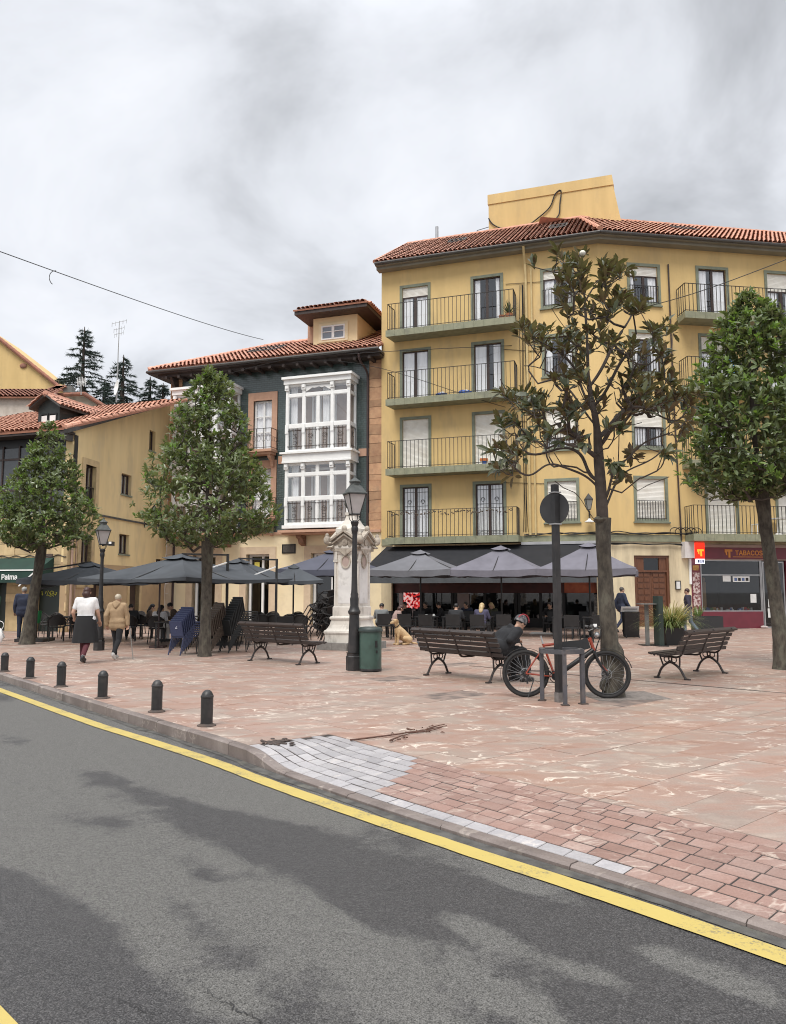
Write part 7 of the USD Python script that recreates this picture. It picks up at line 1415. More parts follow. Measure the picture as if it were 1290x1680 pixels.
def table(label, loc, rz, group, w=.72, h=.74, name='terrace_table'):
    t = thing(name, label, 'table', loc, rz, group); q = MB(); q.box((0, 0, h - .015), (w, w, .03)); obj('tabletop', q, dkmetal, t, local=True)
    for sx in (-1, 1):
        for sy in (-1, 1): q = MB(); q.box((sx * (w / 2 - .05), sy * (w / 2 - .05), (h - .03) / 2), (.05, .05, h - .03)); obj('leg', q, dkmetal, t, local=True)
    return t
tb = table('dark square terrace table nearest the monument and the yellow dog', G(655, 1046), AZ, 'terrace tables before the awning')
for k, (x, y) in enumerate(((700, 1046.5), (745, 1046.5), (792, 1047), (925, 1048), (975, 1048.5))): copy(tb, G(x, y), AZ + .05, f'dark square terrace table before the awning, {ordn[k + 1]} from the monument')
tl_ = table('dark square table in front of the seated man in brown jacket', G(276, 1062), .3, 'tables of the left terrace', .8)
for (x, y, rz), lb in zip(((100, 1047, .2), (240, 1046, -.1), (320, 1046, .3), (440, 1046, .1), (485, 1046, 0)), ('between the leaning magnolia and the walking women', 'behind the seated people in dark tops', 'behind the navy chair stack', 'behind the bench with its back to us', 'beside the tilted chair pile left of the monument')): copy(tl_, G(x, y), rz, 'dark square terrace table ' + lb)
wh = mat('white_cup_glaze', (.75, .75, .73), rough=.3); cups = [(655, 1046, .1), (700, 1046.5, 0), (705, 1046, .15), (745, 1046.5, .1), (792, 1047, 0)]
c0 = None
for k, (x, y, o) in enumerate(cups):
    p = G(x, y) + [o, -.05, .742]
    if c0 is None:
        c0 = thing('coffee_cup', 'small white coffee cup on the table nearest the monument', 'cup', p, group='cups on the terrace tables'); m_ = MB(); m_.lathe([(0, 0), (.03, 0), (.042, .07), (.036, .07), (.028, .01)], n=12); obj('cup', m_, wh, c0, local=True); m_ = MB(); m_.lathe([(0, 0.002), (.05, .0), (.07, .012), (.05, .006)], n=12); obj('saucer', m_, wh, c0, local=True)
    else: copy(c0, p, 0, f'small white coffee cup, {ordn[k]} from the monument on the terrace tables')
q = thing('napkin_box', 'white napkin box on the left terrace table behind the magnolia trunk', 'napkin box', P(350, 1003, 22.5)); m_ = MB(); m_.box((0, 0, .05), (.16, .1, .1)); obj('box', m_, whitep, q, local=True); m_ = MB(); m_.box((0, 0, .11), (.1, .02, .03)); obj('napkin', m_, paper, q, local=True)
t3 = table('dark square table carrying the white napkin box', P(350, 1003, 22.5) * [1, 1, 0], .2, 'tables of the left terrace', .8, P(350, 1003, 22.5)[2])

# board, tall table, post, pots by the street door
t = thing('menu_board', 'dark folding menu board with white slanted top before the street door', 'board', G(1036, 1046)); m_ = MB(); m_.box((0, .1, .5), (.52, .03, .92), M=rotx(-.12)); m_.box((0, -.12, .46), (.52, .03, .88), M=rotx(.14)); obj('board', m_, blackpaint, t, local=True); m_ = MB(); m_.box((-.05, -.1, .98), (.62, .02, .2), M=rotx(.5)); obj('white_panel', m_, paper, t, local=True); m_ = MB(); m_.box((-.05, -.118, .985), (.5, .004, .03), M=rotx(.5)); obj('print_line', m_, greypaint, t, local=True)
for x in (-.22, .22): q = MB(); q.tube([(x, -.17, .1), (x, -.19, 0)], .02, 5); obj('foot', q, blackpaint, t, local=True)
t = thing('tall_table', 'narrow tall grey bar table left of the potted grass', 'table', G(1063, 1059)); zz = P(1063, 990, G(1063, 1059)[1])[2]; m_ = MB(); m_.box((0, 0, zz / 2), (.1, .1, zz)); obj('column', m_, mat('dull_grey_table', (.16, .16, .15), rough=.6), t, local=True); m_ = MB(); m_.box((.02, 0, zz - .015), (.5, .45, .03)); obj('top', m_, mat('dull_grey_table', (.16, .16, .15)), t, local=True); m_ = MB(); m_.box((0, 0, .012), (.42, .42, .024)); obj('foot', m_, blackpaint, t, local=True)
t = thing('screen_post', 'dark green wind screen post at the left side of the potted grass', 'post', G(1084, 1060)); zz = P(1084, 978, G(1084, 1060)[1])[2]; m_ = MB(); m_.box((0, .1, zz / 2), (.13, .5, zz)); obj('post', m_, mat('dark_green_post', (.022, .035, .028), rough=.5), t, local=True); m_ = MB(); m_.box((0, .05, .015), (.3, .7, .03)); obj('foot', m_, blackpaint, t, local=True)
pot = thing('potted_grass', 'black square pot of tall feathery grass beside the screen post', 'potted plant', G(1103, 1058)); m_ = sq([(0, 0), (.24, 0), (.29, .52), (.27, .52), (.26, .46), (0, .46)]); obj('pot', m_, mat('black_planter', (.02, .021, .022), rough=.5), pot, local=True, smooth=False)
rr = np.random.default_rng(31)
def blades(n, Lr, w, spread, base_r, z0, droop):
    V, F_b = [], []
    for k in range(n):
        a = rr.uniform(0, 6.283); L = rr.uniform(*Lr); el = rr.uniform(.15, spread); s_ = np.linspace(0, 1, 6); hx_ = np.array([math.cos(a), math.sin(a), 0]); b = hx_ * rr.uniform(0, base_r) + [0, 0, z0]
        p = b + np.outer(L * s_ * math.sin(el), hx_) + np.outer(L * (s_ * math.cos(el) - droop * s_ ** 2.2), [0, 0, 1]); sd = np.array([-hx_[1], hx_[0], 0]) * w; ww = (1 - s_ ** 2 * .95)[:, None]
        base_ = len(V) * 12; V.append(np.vstack([p - sd * ww, p + sd * ww])); i = np.arange(5); F_b.append(np.stack([i, i + 1, i + 7, i + 6], 1) + base_)
    return np.vstack(V), np.vstack(F_b)
obj('grass_blades', MB().add(*blades(620, (.7, 1.5), .013, 1.05, .22, .46, .55)), leafmat('grass_blade', (.13, .18, .06), (.22, .26, .10), young=(.30, .32, .14)), pot, local=True, kind='stuff')
obj('seed_plumes', MB().add(*blades(150, (1.1, 1.7), .022, .8, .2, .46, .45)), leafmat('dry_plume', (.38, .32, .17), (.48, .40, .24)), pot, local=True, kind='stuff')
pl2 = thing('planter_box', 'low black planter box before the tobacco shop window', 'planter', G(1161, 1037)); m_ = MB(); frame_ = [(-.55, .55, -.22, -.19), (-.55, .55, .19, .22), (-.55, -.52, -.19, .19), (.52, .55, -.19, .19)]
for a, b, c, d in frame_: m_.bx(a, b, c, d, .0, .62)
obj('box', m_, mat('black_planter', (.02, .021, .022)), pl2, local=True); m_ = MB(); m_.bx(-.52, .52, -.19, .19, .5, .56); obj('soil', m_, tar, pl2, local=True)
obj('small_plant', MB().add(*[(lambda v, f: (v + [-.35, 0, 0], f))(*blades(70, (.3, .75), .025, .7, .08, .55, .25))][0]), leafmat('planter_leaf', (.09, .15, .05), (.16, .22, .09)), pl2, local=True, kind='stuff')
m_ = MB(); m_.lathe([(0, 0), (.04, 0), (.04, .16), (.015, .2), (.015, .24), (0, .24)], (-.4, 0, .56), 8); obj('bottle', m_, whitep, pl2, local=True)
sh = thing('pair_of_shoes', 'pale small bundle lying at the foot of the tobacco shop front', 'bundle', FY2.pt(7.0, .2, 0)); m_ = MB(); m_.ell((0, 0, .06), (.12, .08, .06), 1); m_.ell((.14, .03, .05), (.08, .06, .05), 1); obj('bundle', m_, mat('pale_cloth', (.5, .42, .4), rough=.9), sh, local=True)
gb = thing('green_street_bin', 'small bright green bin on a post behind the leaning magnolia', 'bin', G(59, 1050)); m_ = MB(); m_.tube([(0, 0, 0), (0, 0, 1.0)], .03, 6); obj('post', m_, blackpaint, gb, local=True); m_ = MB(); m_.lathe([(.11, .55), (.15, .95), (.13, .95), (.1, .6), (0, .58)], n=14); obj('bucket', m_, mat('bright_green_plastic', (.02, .22, .07), rough=.4), gb, local=True)

# ================================================================== people
skin = mat('skin', (.50, .30, .21), (.44, .26, .18), scale=9, rough=.55); skin2 = mat('tanned_skin', (.38, .22, .15), rough=.55)
def cl(name, c, r_=.85): return mat('cloth_' + name, c, tuple(.78 * q for q in c), scale=7, rough=r_, bump=.35, bscale=18)
SPH = {}
def sp(r): 
    k = round(r, 4)
    if k not in SPH: SPH[k] = mf.Manifold.sphere(r, 14)
    return SPH[k]
def bone(a, b, ra, rb): return (sp(ra).translate(tuple(map(float, a))) + sp(rb).translate(tuple(map(float, b)))).hull()
def blobh(pts): return mf.Manifold.batch_hull([sp(r).translate(tuple(map(float, p))) for p, r in pts])
def union(l): return mf.Manifold.batch_boolean(l, mf.OpType.Add)
def soft(m, fine, it=8):
    m = m.refine_to_length(fine); q = m.to_mesh(); t = trimesh.Trimesh(q.vert_properties[:, :3], q.tri_verts, process=False); trimesh.smoothing.filter_taubin(t, iterations=it); return t
def hand(wr, dirn, side, curl=.5):
    d = np.asarray(dirn, float); d /= np.linalg.norm(d); s_ = np.asarray(side, float); s_ = s_ - d * (s_ @ d); s_ /= np.linalg.norm(s_); n = np.cross(s_, d); L = []
    pc_ = wr + d * .055; L.append(blobh([(wr + s_ * .018, .018), (wr - s_ * .018, .018), (pc_ + s_ * .032, .014), (pc_ - s_ * .032, .014)]))
    for k, (o, ln) in enumerate(((-.032, .062), (-.011, .075), (.011, .08), (.032, .07))):
        a = pc_ + s_ * o + d * .005; b = a + (d * math.cos(curl * .5) + n * math.sin(curl * .5)) * ln * .55; c = b + (d * math.cos(curl * 1.5) + n * math.sin(curl * 1.5)) * ln * .5; L += [bone(a, b, .0095, .009), bone(b, c, .009, .0075)]
    a = wr + s_ * .026 + d * .02; b = a + (s_ * .75 + d * .6 + n * .3) * .036; c = b + (d * .9 + n * .3 + s_ * .15) * .03; L += [bone(a, b, .011, .010), bone(b, c, .010, .0085)]; return L
POSE = {}
def J(kind, **k):
    z = np.array
    j = dict(hl=z([-.09, 0, .92]), hr=z([.09, 0, .92]), kl=z([-.1, .02, .50]), kr=z([.1, .02, .50]), al=z([-.1, -.01, .085]), ar=z([.1, -.01, .085]), tl=z([-.115, .15, .035]), tr=z([.115, .15, .035]), wa=z([0, 0, 1.07]), ch=z([0, .005, 1.27]), sl=z([-.185, -.01, 1.405]), sr=z([.185, -.01, 1.405]), ne=z([0, .0, 1.46]), hd=z([0, .025, 1.585]), el=z([-.245, -.03, 1.13]), er=z([.245, -.03, 1.13]), wl=z([-.25, .05, .88]), wr=z([.25, .05, .88]), f=z([0, 1.0, 0]))
    if kind == 'walk': j.update(kl=z([-.085, .12, .51]), al=z([-.08, .10, .11]), tl=z([-.085, .255, .05]), kr=z([.085, -.05, .50]), ar=z([.08, -.30, .19]), tr=z([.08, -.235, .045]), el=z([-.25, -.12, 1.14]), wl=z([-.25, -.06, .89]), er=z([.25, .05, 1.13]), wr=z([.24, .2, .93]))
    if kind == 'sit':
        dz = -.45
        for q in ('wa', 'ch', 'sl', 'sr', 'ne', 'hd', 'el', 'er'): j[q] = j[q] + [0, .0, dz]
        j.update(hl=z([-.09, 0, .52]), hr=z([.09, 0, .52]), kl=z([-.12, .42, .52]), kr=z([.12, .42, .52]), al=z([-.12, .40, .09]), ar=z([.12, .44, .09]), tl=z([-.13, .56, .035]), tr=z([.13, .6, .035]), el=z([-.25, .10, .72]), er=z([.25, .10, .72]), wl=z([-.12, .34, .70]), wr=z([.12, .33, .70]))
        lean = k.get('lean', .06)
        for q, f_ in (('wa', .2), ('ch', .6), ('sl', .9), ('sr', .9), ('ne', 1.0), ('hd', 1.35)): j[q] = j[q] + [0, lean * f_, -abs(lean) * f_ * .35]
    for q, v in k.items():
        if q in j: j[q] = np.asarray(v, float)
    return j
def person(label, loc, rz, kind, h=1.7, top=None, bottom=None, hair=None, shoes=None, sk_=None, bulk=1.0, skirt=None, sleeves='long', hairkind='short', fine=.03, jacket=False, hood=False, group=None, extra=None, name='person', bare_legs=None, **pk):
    t = thing(name, label, 'person', loc, rz, group); j = J(kind, **pk); s_ = h / 1.7; S = lambda m: (np.asarray(m.vertices) * s_, np.asarray(m.faces)); sk_ = sk_ or skin; B = bulk
    trunk = [blobh([(j['hl'], .105 * B), (j['hr'], .105 * B), (j['wa'] + [-.07, 0, 0], .085 * B), (j['wa'] + [.07, 0, 0], .085 * B)]), blobh([(j['wa'] + [-.07, 0, 0], .085 * B), (j['wa'] + [.07, 0, 0], .085 * B), (j['ch'] + [-.09, 0, 0], .105 * B), (j['ch'] + [.09, 0, 0], .105 * B)]), blobh([(j['ch'] + [-.09, 0, 0], .10 * B), (j['ch'] + [.09, 0, 0], .10 * B), (j['sl'], .058), (j['sr'], .058), (j['ne'] + [0, 0, -.03], .055)])]
    legs = lambda g, lo=True: sum([[bone(j['h' + q], j['k' + q], .088 * B + g, .058 + g), bone(j['k' + q], j['a' + q] * (1 if lo else 1), .058 + g, .036 + g)] for q in 'lr'], [])
    up = lambda g: [bone(j['s' + q], j['e' + q], .052 * B + g, .040 + g) for q in 'lr']; fo = lambda g: [bone(j['e' + q], j['w' + q], .040 + g, .027 + g) for q in 'lr']
    f = j['hd'] - j['ne']; f = f / np.linalg.norm(f); fw = j['f'] - f * (j['f'] @ f); fw /= np.linalg.norm(fw); rt = np.cross(fw, f); M3 = np.stack([rt, fw, f], 1)
    def el(c, r): 
        a = mf.Manifold.sphere(1.0, 18).scale(tuple(r)); T_ = np.c_[M3, j['hd'] + M3 @ np.asarray(c)]; return a.transform(T_)
    head = [el((0, -.005, .015), (.075, .092, .098)), el((0, .02, -.045), (.058, .068, .062)), el((0, .088, -.012), (.012, .018, .018)), el((0, .066, -.075), (.022, .02, .02)), el((-.075, 0, -.01), (.012, .022, .03)), el((.075, 0, -.01), (.012, .022, .03)), el((0, .078, -.047), (.024, .010, .006)), bone(j['ne'] + [0, 0, -.06], j['hd'] - f * .06, .052, .048)]
    hands = hand(j['wl'], j['wl'] - j['el'], [1, .2, 0]) + hand(j['wr'], j['wr'] - j['er'], [-1, .2, 0]); feet = [blobh([(j['a' + q], .034), (j['a' + q] * [1, 1, 0] + [0, -.03, .035 + max(0, j['a' + q][2] - .09)], .03), (j['t' + q], .03)]) for q in 'lr']
    body = union(trunk + legs(0) + up(0) + fo(0) + head + hands + feet); obj('body', S(soft(body, fine)), sk_, t, local=True, smooth=True)
    if hair is not None:
        hh = [el((0, -.018, .03), (.085, .095, .092))]
        if hairkind == 'long': hh += [el((0, -.06, -.06), (.085, .06, .13)), el((0, -.07, -.16), (.075, .045, .1))]
        if hairkind == 'bob': hh += [el((0, -.045, -.045), (.09, .07, .09))]
        hm = union(hh) - el((0, .085, -.055), (.085, .075, .085)); m3 = soft(hm, fine * .8, 4); v = np.array(m3.vertices); v += (meshkit.fbm(v * 22, 3, 5)[:, None] - .5) * .02; obj('hair', (v * s_, np.array(m3.faces)), hair, t, local=True, smooth=True)
        for q in (-.03, .03): obj('eye', S(soft(el((q, .082, .005), (.011, .008, .007)), .02, 1)), interior, t, local=True)
    g = .022 if jacket else .012
    tp = [blobh([(j['hl'] + [0, 0, .06], .108 * B + g), (j['hr'] + [0, 0, .06], .108 * B + g), (j['wa'] + [-.07, 0, 0], .088 * B + g), (j['wa'] + [.07, 0, 0], .088 * B + g)]), blobh([(j['wa'] + [-.07, 0, 0], .088 * B + g), (j['wa'] + [.07, 0, 0], .088 * B + g), (j['ch'] + [-.09, 0, 0], .105 * B + g), (j['ch'] + [.09, 0, 0], .105 * B + g)]), blobh([(j['ch'] + [-.09, 0, 0], .10 * B + g), (j['ch'] + [.09, 0, 0], .10 * B + g), (j['sl'], .058 + g), (j['sr'], .058 + g), (j['ne'] + [0, 0, -.05], .05 + g)])]
    if jacket and kind != 'sit': tp.append(blobh([(j['hl'] + [-.01, 0, -.05], .10 * B + g), (j['hr'] + [.01, 0, -.05], .10 * B + g), (j['wa'] + [-.07, 0, 0], .088 * B + g), (j['wa'] + [.07, 0, 0], .088 * B + g)]))
    tp += [bone(j['s' + q], j['e' + q] if sleeves == 'long' else j['s' + q] + (j['e' + q] - j['s' + q]) * .62, .055 * B + g, .046 + g) for q in 'lr']
    if sleeves == 'long': tp += [bone(j['e' + q], j['w' + q] - (j['w' + q] - j['e' + q]) * .06, .045 + g, .032 + g) for q in 'lr']
    if hood: tp += [blobh([(j['ne'] + [-.07, -.06, .0], .05), (j['ne'] + [.07, -.06, .0], .05), (j['ne'] + [0, -.11, -.09], .045), (j['ne'] + [0, -.07, .05], .04)])]
    m3 = soft(union(tp), fine, 5); v = np.array(m3.vertices); nn_ = np.array(m3.vertex_normals); v = v + nn_ * ((meshkit.fbm(v * [9, 9, 6], 3, 3)[:, None] - .5) * (.022 if jacket else .014)); obj('jacket' if jacket else 'shirt', (v * s_, np.array(m3.faces)), top, t, local=True, smooth=True)
    if bottom is not None:
        bt = [blobh([(j['hl'], .105 * B + .008), (j['hr'], .105 * B + .008), (j['wa'] * .5 + (j['hl'] + j['hr']) * .25 + [0, 0, .0], .09 * B)])] + sum([[bone(j['h' + q], j['k' + q], .088 * B + .01, .062 + .01), bone(j['k' + q], j['k' + q] + (j['a' + q] - j['k' + q]) * .95, .062 + .008, .045 + .008)] for q in 'lr'], []); obj('trousers' if bare_legs is None else 'leggings', S(soft(union(bt), fine, 5)), bottom, t, local=True, smooth=True)
    if skirt is not None:
        mt, zl, w0, w1 = skirt; m_ = MB(); n = 40; g_ = np.arange(n) * 2 * np.pi / n; fl = 1 + .05 * np.sin(g_ * 7) + .03 * np.sin(g_ * 11 + 1); rows = []
        zs_ = np.linspace(1.06, zl, 7)
        for q, z_ in enumerate(zs_): w = w0 + (w1 - w0) * (q / 6) ** .7; ff_ = 1 + (fl - 1) * q / 6; rows.append(np.c_[np.cos(g_) * w * ff_, np.sin(g_) * w * .78 * ff_, np.full(n, z_)])
        v = np.vstack(rows) * s_; i, k_ = np.meshgrid(np.arange(6), np.arange(n), indexing='ij'); m_.add(v, np.stack([i * n + k_, (i + 1) * n + k_, (i + 1) * n + (k_ + 1) % n, i * n + (k_ + 1) % n], -1).reshape(-1, 4)); obj('skirt', m_, mt, t, local=True, smooth=True)
    if shoes is not None:
        for q in 'lr': obj('shoe', S(soft(blobh([(j['a' + q] + [0, -.02, -.02], .046), (j['a' + q] * [1, 1, 0] + [0, -.045, .035 + max(0, j['a' + q][2] - .09)], .035), (j['t' + q] + [0, .01, .004], .038)]), .03, 3)), shoes, t, local=True, smooth=True)
    if extra: extra(t, j, s_)
    return t
white_c, black_c, tan_c, navy_c, dgrey, brown_c, olive, pink_c = cl('white', (.72, .71, .70)), cl('black', (.010, .010, .011)), cl('tan', (.36, .25, .145)), cl('navy', (.025, .032, .06)), cl('dark_grey', (.05, .052, .055)), cl('brown', (.09, .062, .045)), cl('olive', (.07, .075, .045)), cl('dusty_pink', (.36, .25, .22)); maroon = cl('maroon', (.085, .018, .025)); denim = cl('denim', (.10, .13, .19)); charcoal = cl('charcoal', (.016, .0165, .019))
hb, hw, hbl, hg, hred = mat('black_hair', (.015, .012, .011), rough=.5), mat('white_hair', (.46, .40, .31), (.34, .29, .21), scale=20, rough=.6), mat('blond_hair', (.50, .38, .20), (.38, .27, .13), scale=24, rough=.5, stretch=(1, 1, .2)), mat('grey_hair', (.34, .33, .31), rough=.6), mat('dark_auburn_hair', (.05, .018, .014), rough=.5)
whites, darks = mat('white_shoe', (.62, .60, .56), rough=.5), mat('dark_shoe', (.02, .02, .02), rough=.5)
def socks(m): 
    def f(t, j, s_):
        for q in 'lr': a = j['a' + q]; k = j['k' + q]; obj('sock', (lambda m3: (np.array(m3.vertices) * s_, np.array(m3.faces)))(soft(bone(a, a + (k - a) * .22, .047, .05), .03, 3)), m, t, local=True, smooth=True)
    return f
def tee_mark(t, j, s_): socks(cl('grey_white', (.5, .48, .47)))(t, j, s_)
person('woman in white tee and black skirt walking away, burgundy leggings', G(138, 1088), .02, 'walk', 1.69, white_c, maroon, hred, darks, bulk=1.12, skirt=(black_c, .46, .20, .29), sleeves='short', hairkind='bob', fine=.022, bare_legs=1, extra=tee_mark, wl=[-.30, .12, .98], el=[-.27, -.06, 1.13])
def cane(t, j, s_):
    m_ = MB(); m_.tube([(.29, .06, .86 * s_), (.40, .06, .0)], .011, 6); obj('cane', m_, mat('grey_cane', (.25, .24, .22), rough=.5), t, local=True)
person('older woman with short white hair in tan hooded jacket walking with a cane', G(190, 1082), -.12, 'walk', 1.53, tan_c, charcoal, hw, whites, jacket=True, hood=True, bulk=1.05, fine=.022, extra=cane, wr=[.27, .05, .90])
person('man in navy vest and dark blue trousers half behind the leaning magnolia', G(36, 1050), .25, 'stand', 1.74, navy_c, cl('dark_blue', (.022, .03, .055)), hg, darks, sk_=skin2, bulk=1.1, jacket=True, fine=.03)
bx_, by_, _ = G(-12, 1052); person('person in green top and red trousers cut by the left picture edge', (bx_, by_, 0), 1.4, 'walk', 1.66, cl('green', (.03, .09, .05)), cl('rose_red', (.32, .07, .08)), hb, whites, fine=.035)
tbg = thing('shopping_bag', 'white plastic shopping bag at the left picture edge', 'bag', G(-3, 1058)); m_ = MB(); m_.ell((0, 0, .26), (.15, .1, .24), 3); v, f = m_.get(); v = v + (meshkit.fbm(v * 9, 3, 2)[:, None] - .5) * .08; obj('bag', (v, f), whitep, tbg, local=True, smooth=True); m_ = MB(); m_.tube(spline([(-.08, 0, .45), (-.05, 0, .7), (.05, 0, .7), (.08, 0, .45)], 10), .01, 4); obj('handle', m_, whitep, tbg, local=True)
person('man in dark suit walking right past the cream wall beside the street door', G(1022, 1038), -1.35, 'walk', 1.76, navy_c, navy_c, mat('short_dark_grey_hair', (.08, .07, .06), rough=.6), darks, jacket=True, bulk=1.05, extra=lambda t, j, s_: obj('shirt_collar', (lambda m3: (np.array(m3.vertices) * s_, np.array(m3.faces)))(soft(bone(j['ne'] + [0, .015, -.035], j['ne'] + [0, .02, .0], .058, .056), .02, 2)), white_c, t, local=True, smooth=True))
person('person in dark top and jeans walking behind the potted grass', G(1131, 1043), .9, 'walk', 1.70, cl('dark_violet', (.03, .025, .045)), denim, hred, whites, bulk=.98)
GS = 'people sitting under the slate parasols'
person('person in black sitting at the left end of the slate parasol terrace', G(213, 1050), .3, 'sit', 1.66, black_c, black_c, hb, darks, lean=.1, group=GS)
person('person with brown hair in dark top between two seated people on the left terrace', G(241, 1047), -1.2, 'sit', 1.64, brown_c, black_c, hb, darks, hairkind='long', lean=.1, group=GS)
person('seated woman in white shirt with long black hair on the left terrace', G(258, 1054), -.25, 'sit', 1.66, white_c, cl('off_white', (.6, .58, .55)), hb, darks, hairkind='long', lean=.12, group=GS)
person('seated man in brown jacket facing left across the table under the largest parasol', G(291, 1052), 1.9, 'sit', 1.78, brown_c, dgrey, hb, darks, jacket=True, lean=.16, group=GS)
person('dark haired person sitting behind the brown stack of chairs', G(357, 1047), 2.6, 'sit', 1.70, black_c, black_c, hb, darks, group=GS)
GD = 'people sitting before the black awning'
person('seated person in grey top nearest the monument, seen from behind', G(625, 1047), AZ + .1, 'sit', 1.66, cl('mid_grey', (.16, .17, .17)), black_c, hb, darks, lean=.08, group=GD)
person('seated person in dusty pink jacket leaning beside the yellow dog', G(646, 1049), AZ - 1.0, 'sit', 1.66, pink_c, dgrey, hred, darks, jacket=True, lean=.18, hairkind='bob', group=GD)
person('seated blonde woman in patterned dark top before the awning', G(790, 1049), AZ - .1, 'sit', 1.68, cl('patterned', (.06, .055, .10)), dgrey, hbl, darks, hairkind='long', group=GD)
person('second blonde seated person, facing the square beside the blonde woman', G(811, 1040), AZ + 2.6, 'sit', 1.66, olive, black_c, hbl, darks, hairkind='long', sk_=skin, lean=.1, group=GD)
seat_l = [('seated dark clothed person facing the square behind the dog', 668, 1039, 2.9, black_c, hb, 'short'), ('seated person in dark cap facing the square behind the second table', 700, 1038, 3.1, black_c, hb, 'bob'), ('seated person in charcoal at the third table facing left', 727, 1040, 1.8, charcoal, hb, 'short'), ('seated person in charcoal jacket seen from behind at the third table', 748, 1049, .1, charcoal, hb, 'short'), ('seated dark haired woman facing the square left of the blonde woman', 768, 1039, 2.9, navy_c, hb, 'long'), ('seated person in black beyond the bicycle saddle', 905, 1041, 3.0, black_c, hb, 'short')]
for lab, x, y, a, c_, hr_, hk in seat_l: person(lab, G(x, y), AZ + a, 'sit', 1.68, c_, black_c, hr_, darks, hairkind=hk, lean=.1, group=GD, fine=.04)
# hooded person on the bench
pb = B1c + ax1 * .82 + np.array([-ax1[1], ax1[0], 0]) * -.02
def beanie(t, j, s_):
    c = j['hd'] + [0, 0, .045]; m_ = MB(); m_.lathe([(.102, -.03), (.104, .01), (.09, .06), (.055, .10), (0, .115)], (0, 0, 0), 20); v, f = m_.get(); v = v * [1, 1.12, 1] @ rotx(-.5).T + c; obj('helmet', (v * s_, f), mat('grey_patterned_cap', (.045, .045, .05), (.22, .21, .21), scale=16, rough=.6, lo=.45, hi=.55), t, local=True, smooth=True)
    m_ = MB()
    for k in (1,): m_.tube([np.array([k * .05 + .03, -.11 * math.cos(a) * 1.05, .11 * math.sin(a) * 1.02]) @ rotx(-.5).T + c for a in np.linspace(.1, 2.9, 12)], .012, 5)
    v, f = m_.get(); obj('helmet_stripe', (v * s_, f), mat('red_cap_stripe', (.35, .03, .04), rough=.5), t, local=True)
person('person in black hooded coat and striped cap sitting on the bench, seen from behind', pb, B1r - .25, 'sit', 1.78, charcoal, black_c, hb, darks, jacket=True, hood=True, bulk=1.22, fine=.022, lean=.34, extra=beanie)
bgp = thing('black_bag', 'bulky black bag on the paving behind the rear bicycle wheel', 'bag', G(856, 1111) + [0, .5, 0]); m_ = MB(); m_.man(blobh([((-.16, 0, .12), .12), ((.16, 0, .12), .12), ((-.12, 0, .44), .11), ((.12, 0, .42), .11)])); v, f = trimesh.Trimesh(*m_.get()).subdivide_to_size(.05).vertices, None
q = trimesh.Trimesh(*m_.get()).subdivide_to_size(.05); v = np.array(q.vertices); v = v + (meshkit.fbm(v * 8, 3, 4)[:, None] - .5) * .07; obj('bag', (v, np.array(q.faces)), black_c, bgp, local=True, smooth=True); m_ = MB(); m_.tube(spline([(-.1, .0, .52), (-.04, 0, .62), (.04, 0, .62), (.1, 0, .52)], 10), .014, 5); obj('strap', m_, black_c, bgp, local=True)

# dog
dogm = mat('golden_dog_fur', (.50, .33, .165), (.58, .42, .24), scale=6, rough=.85, bump=.4, bscale=60); dg = thing('dog', 'golden yellow dog sitting on the paving beside the seated guests', 'dog', G(660, 1058), rz=math.radians(115))
D_ = [blobh([((0, -.20, .15), .135), ((0, -.12, .22), .14), ((0, .0, .36), .125)]), blobh([((0, .0, .36), .125), ((0, .12, .46), .115), ((0, .14, .38), .10)]), bone((0, .12, .50), (0, .20, .66), .085, .068), blobh([((0, .20, .70), .075), ((0, .25, .71), .065)]), bone((0, .27, .69), (0, .37, .655), .05, .036), bone((0, -.33, .05), (-.1, -.52, .03), .03, .014)]
for s_ in (-1, 1):
    D_ += [bone((s_ * .075, .14, .40), (s_ * .075, .17, .22), .052, .036), bone((s_ * .075, .17, .22), (s_ * .075, .18, .04), .034, .028), blobh([((s_ * .075, .18, .03), .03), ((s_ * .075, .24, .025), .026)]), blobh([((s_ * .10, -.18, .17), .11), ((s_ * .14, -.02, .20), .065)]), bone((s_ * .14, -.02, .20), (s_ * .12, -.16, .07), .055, .035), bone((s_ * .12, -.16, .05), (s_ * .13, .03, .028), .034, .028)]
obj('body', (lambda m3: (np.array(m3.vertices), np.array(m3.faces)))(soft(union(D_), .025, 6)), dogm, dg, local=True, smooth=True)
for s_ in (-1, 1): m3 = soft(blobh([((s_ * .065, .19, .76), .018), ((s_ * .095, .2, .70), .02), ((s_ * .09, .215, .645), .014)]), .02, 3); obj('ear', (np.array(m3.vertices), np.array(m3.faces)), mat('brown_dog_ear', (.36, .21, .10), rough=.85), dg, local=True, smooth=True)
m_ = MB(); m_.ell((0, .40, .665), (.02, .014, .015), 1); obj('nose', m_, darks, dg, local=True)
for s_ in (-1, 1): m_ = MB(); m_.ell((s_ * .032, .305, .728), (.009, .008, .009), 1); obj('eye', m_, darks, dg, local=True)
m_ = MB(); m_.tube(ring((0, .165, .58), .088, (1, 0, 0), (0, -.75, .66), 16), .012, 5); obj('collar', m_, charcoal, dg, local=True)
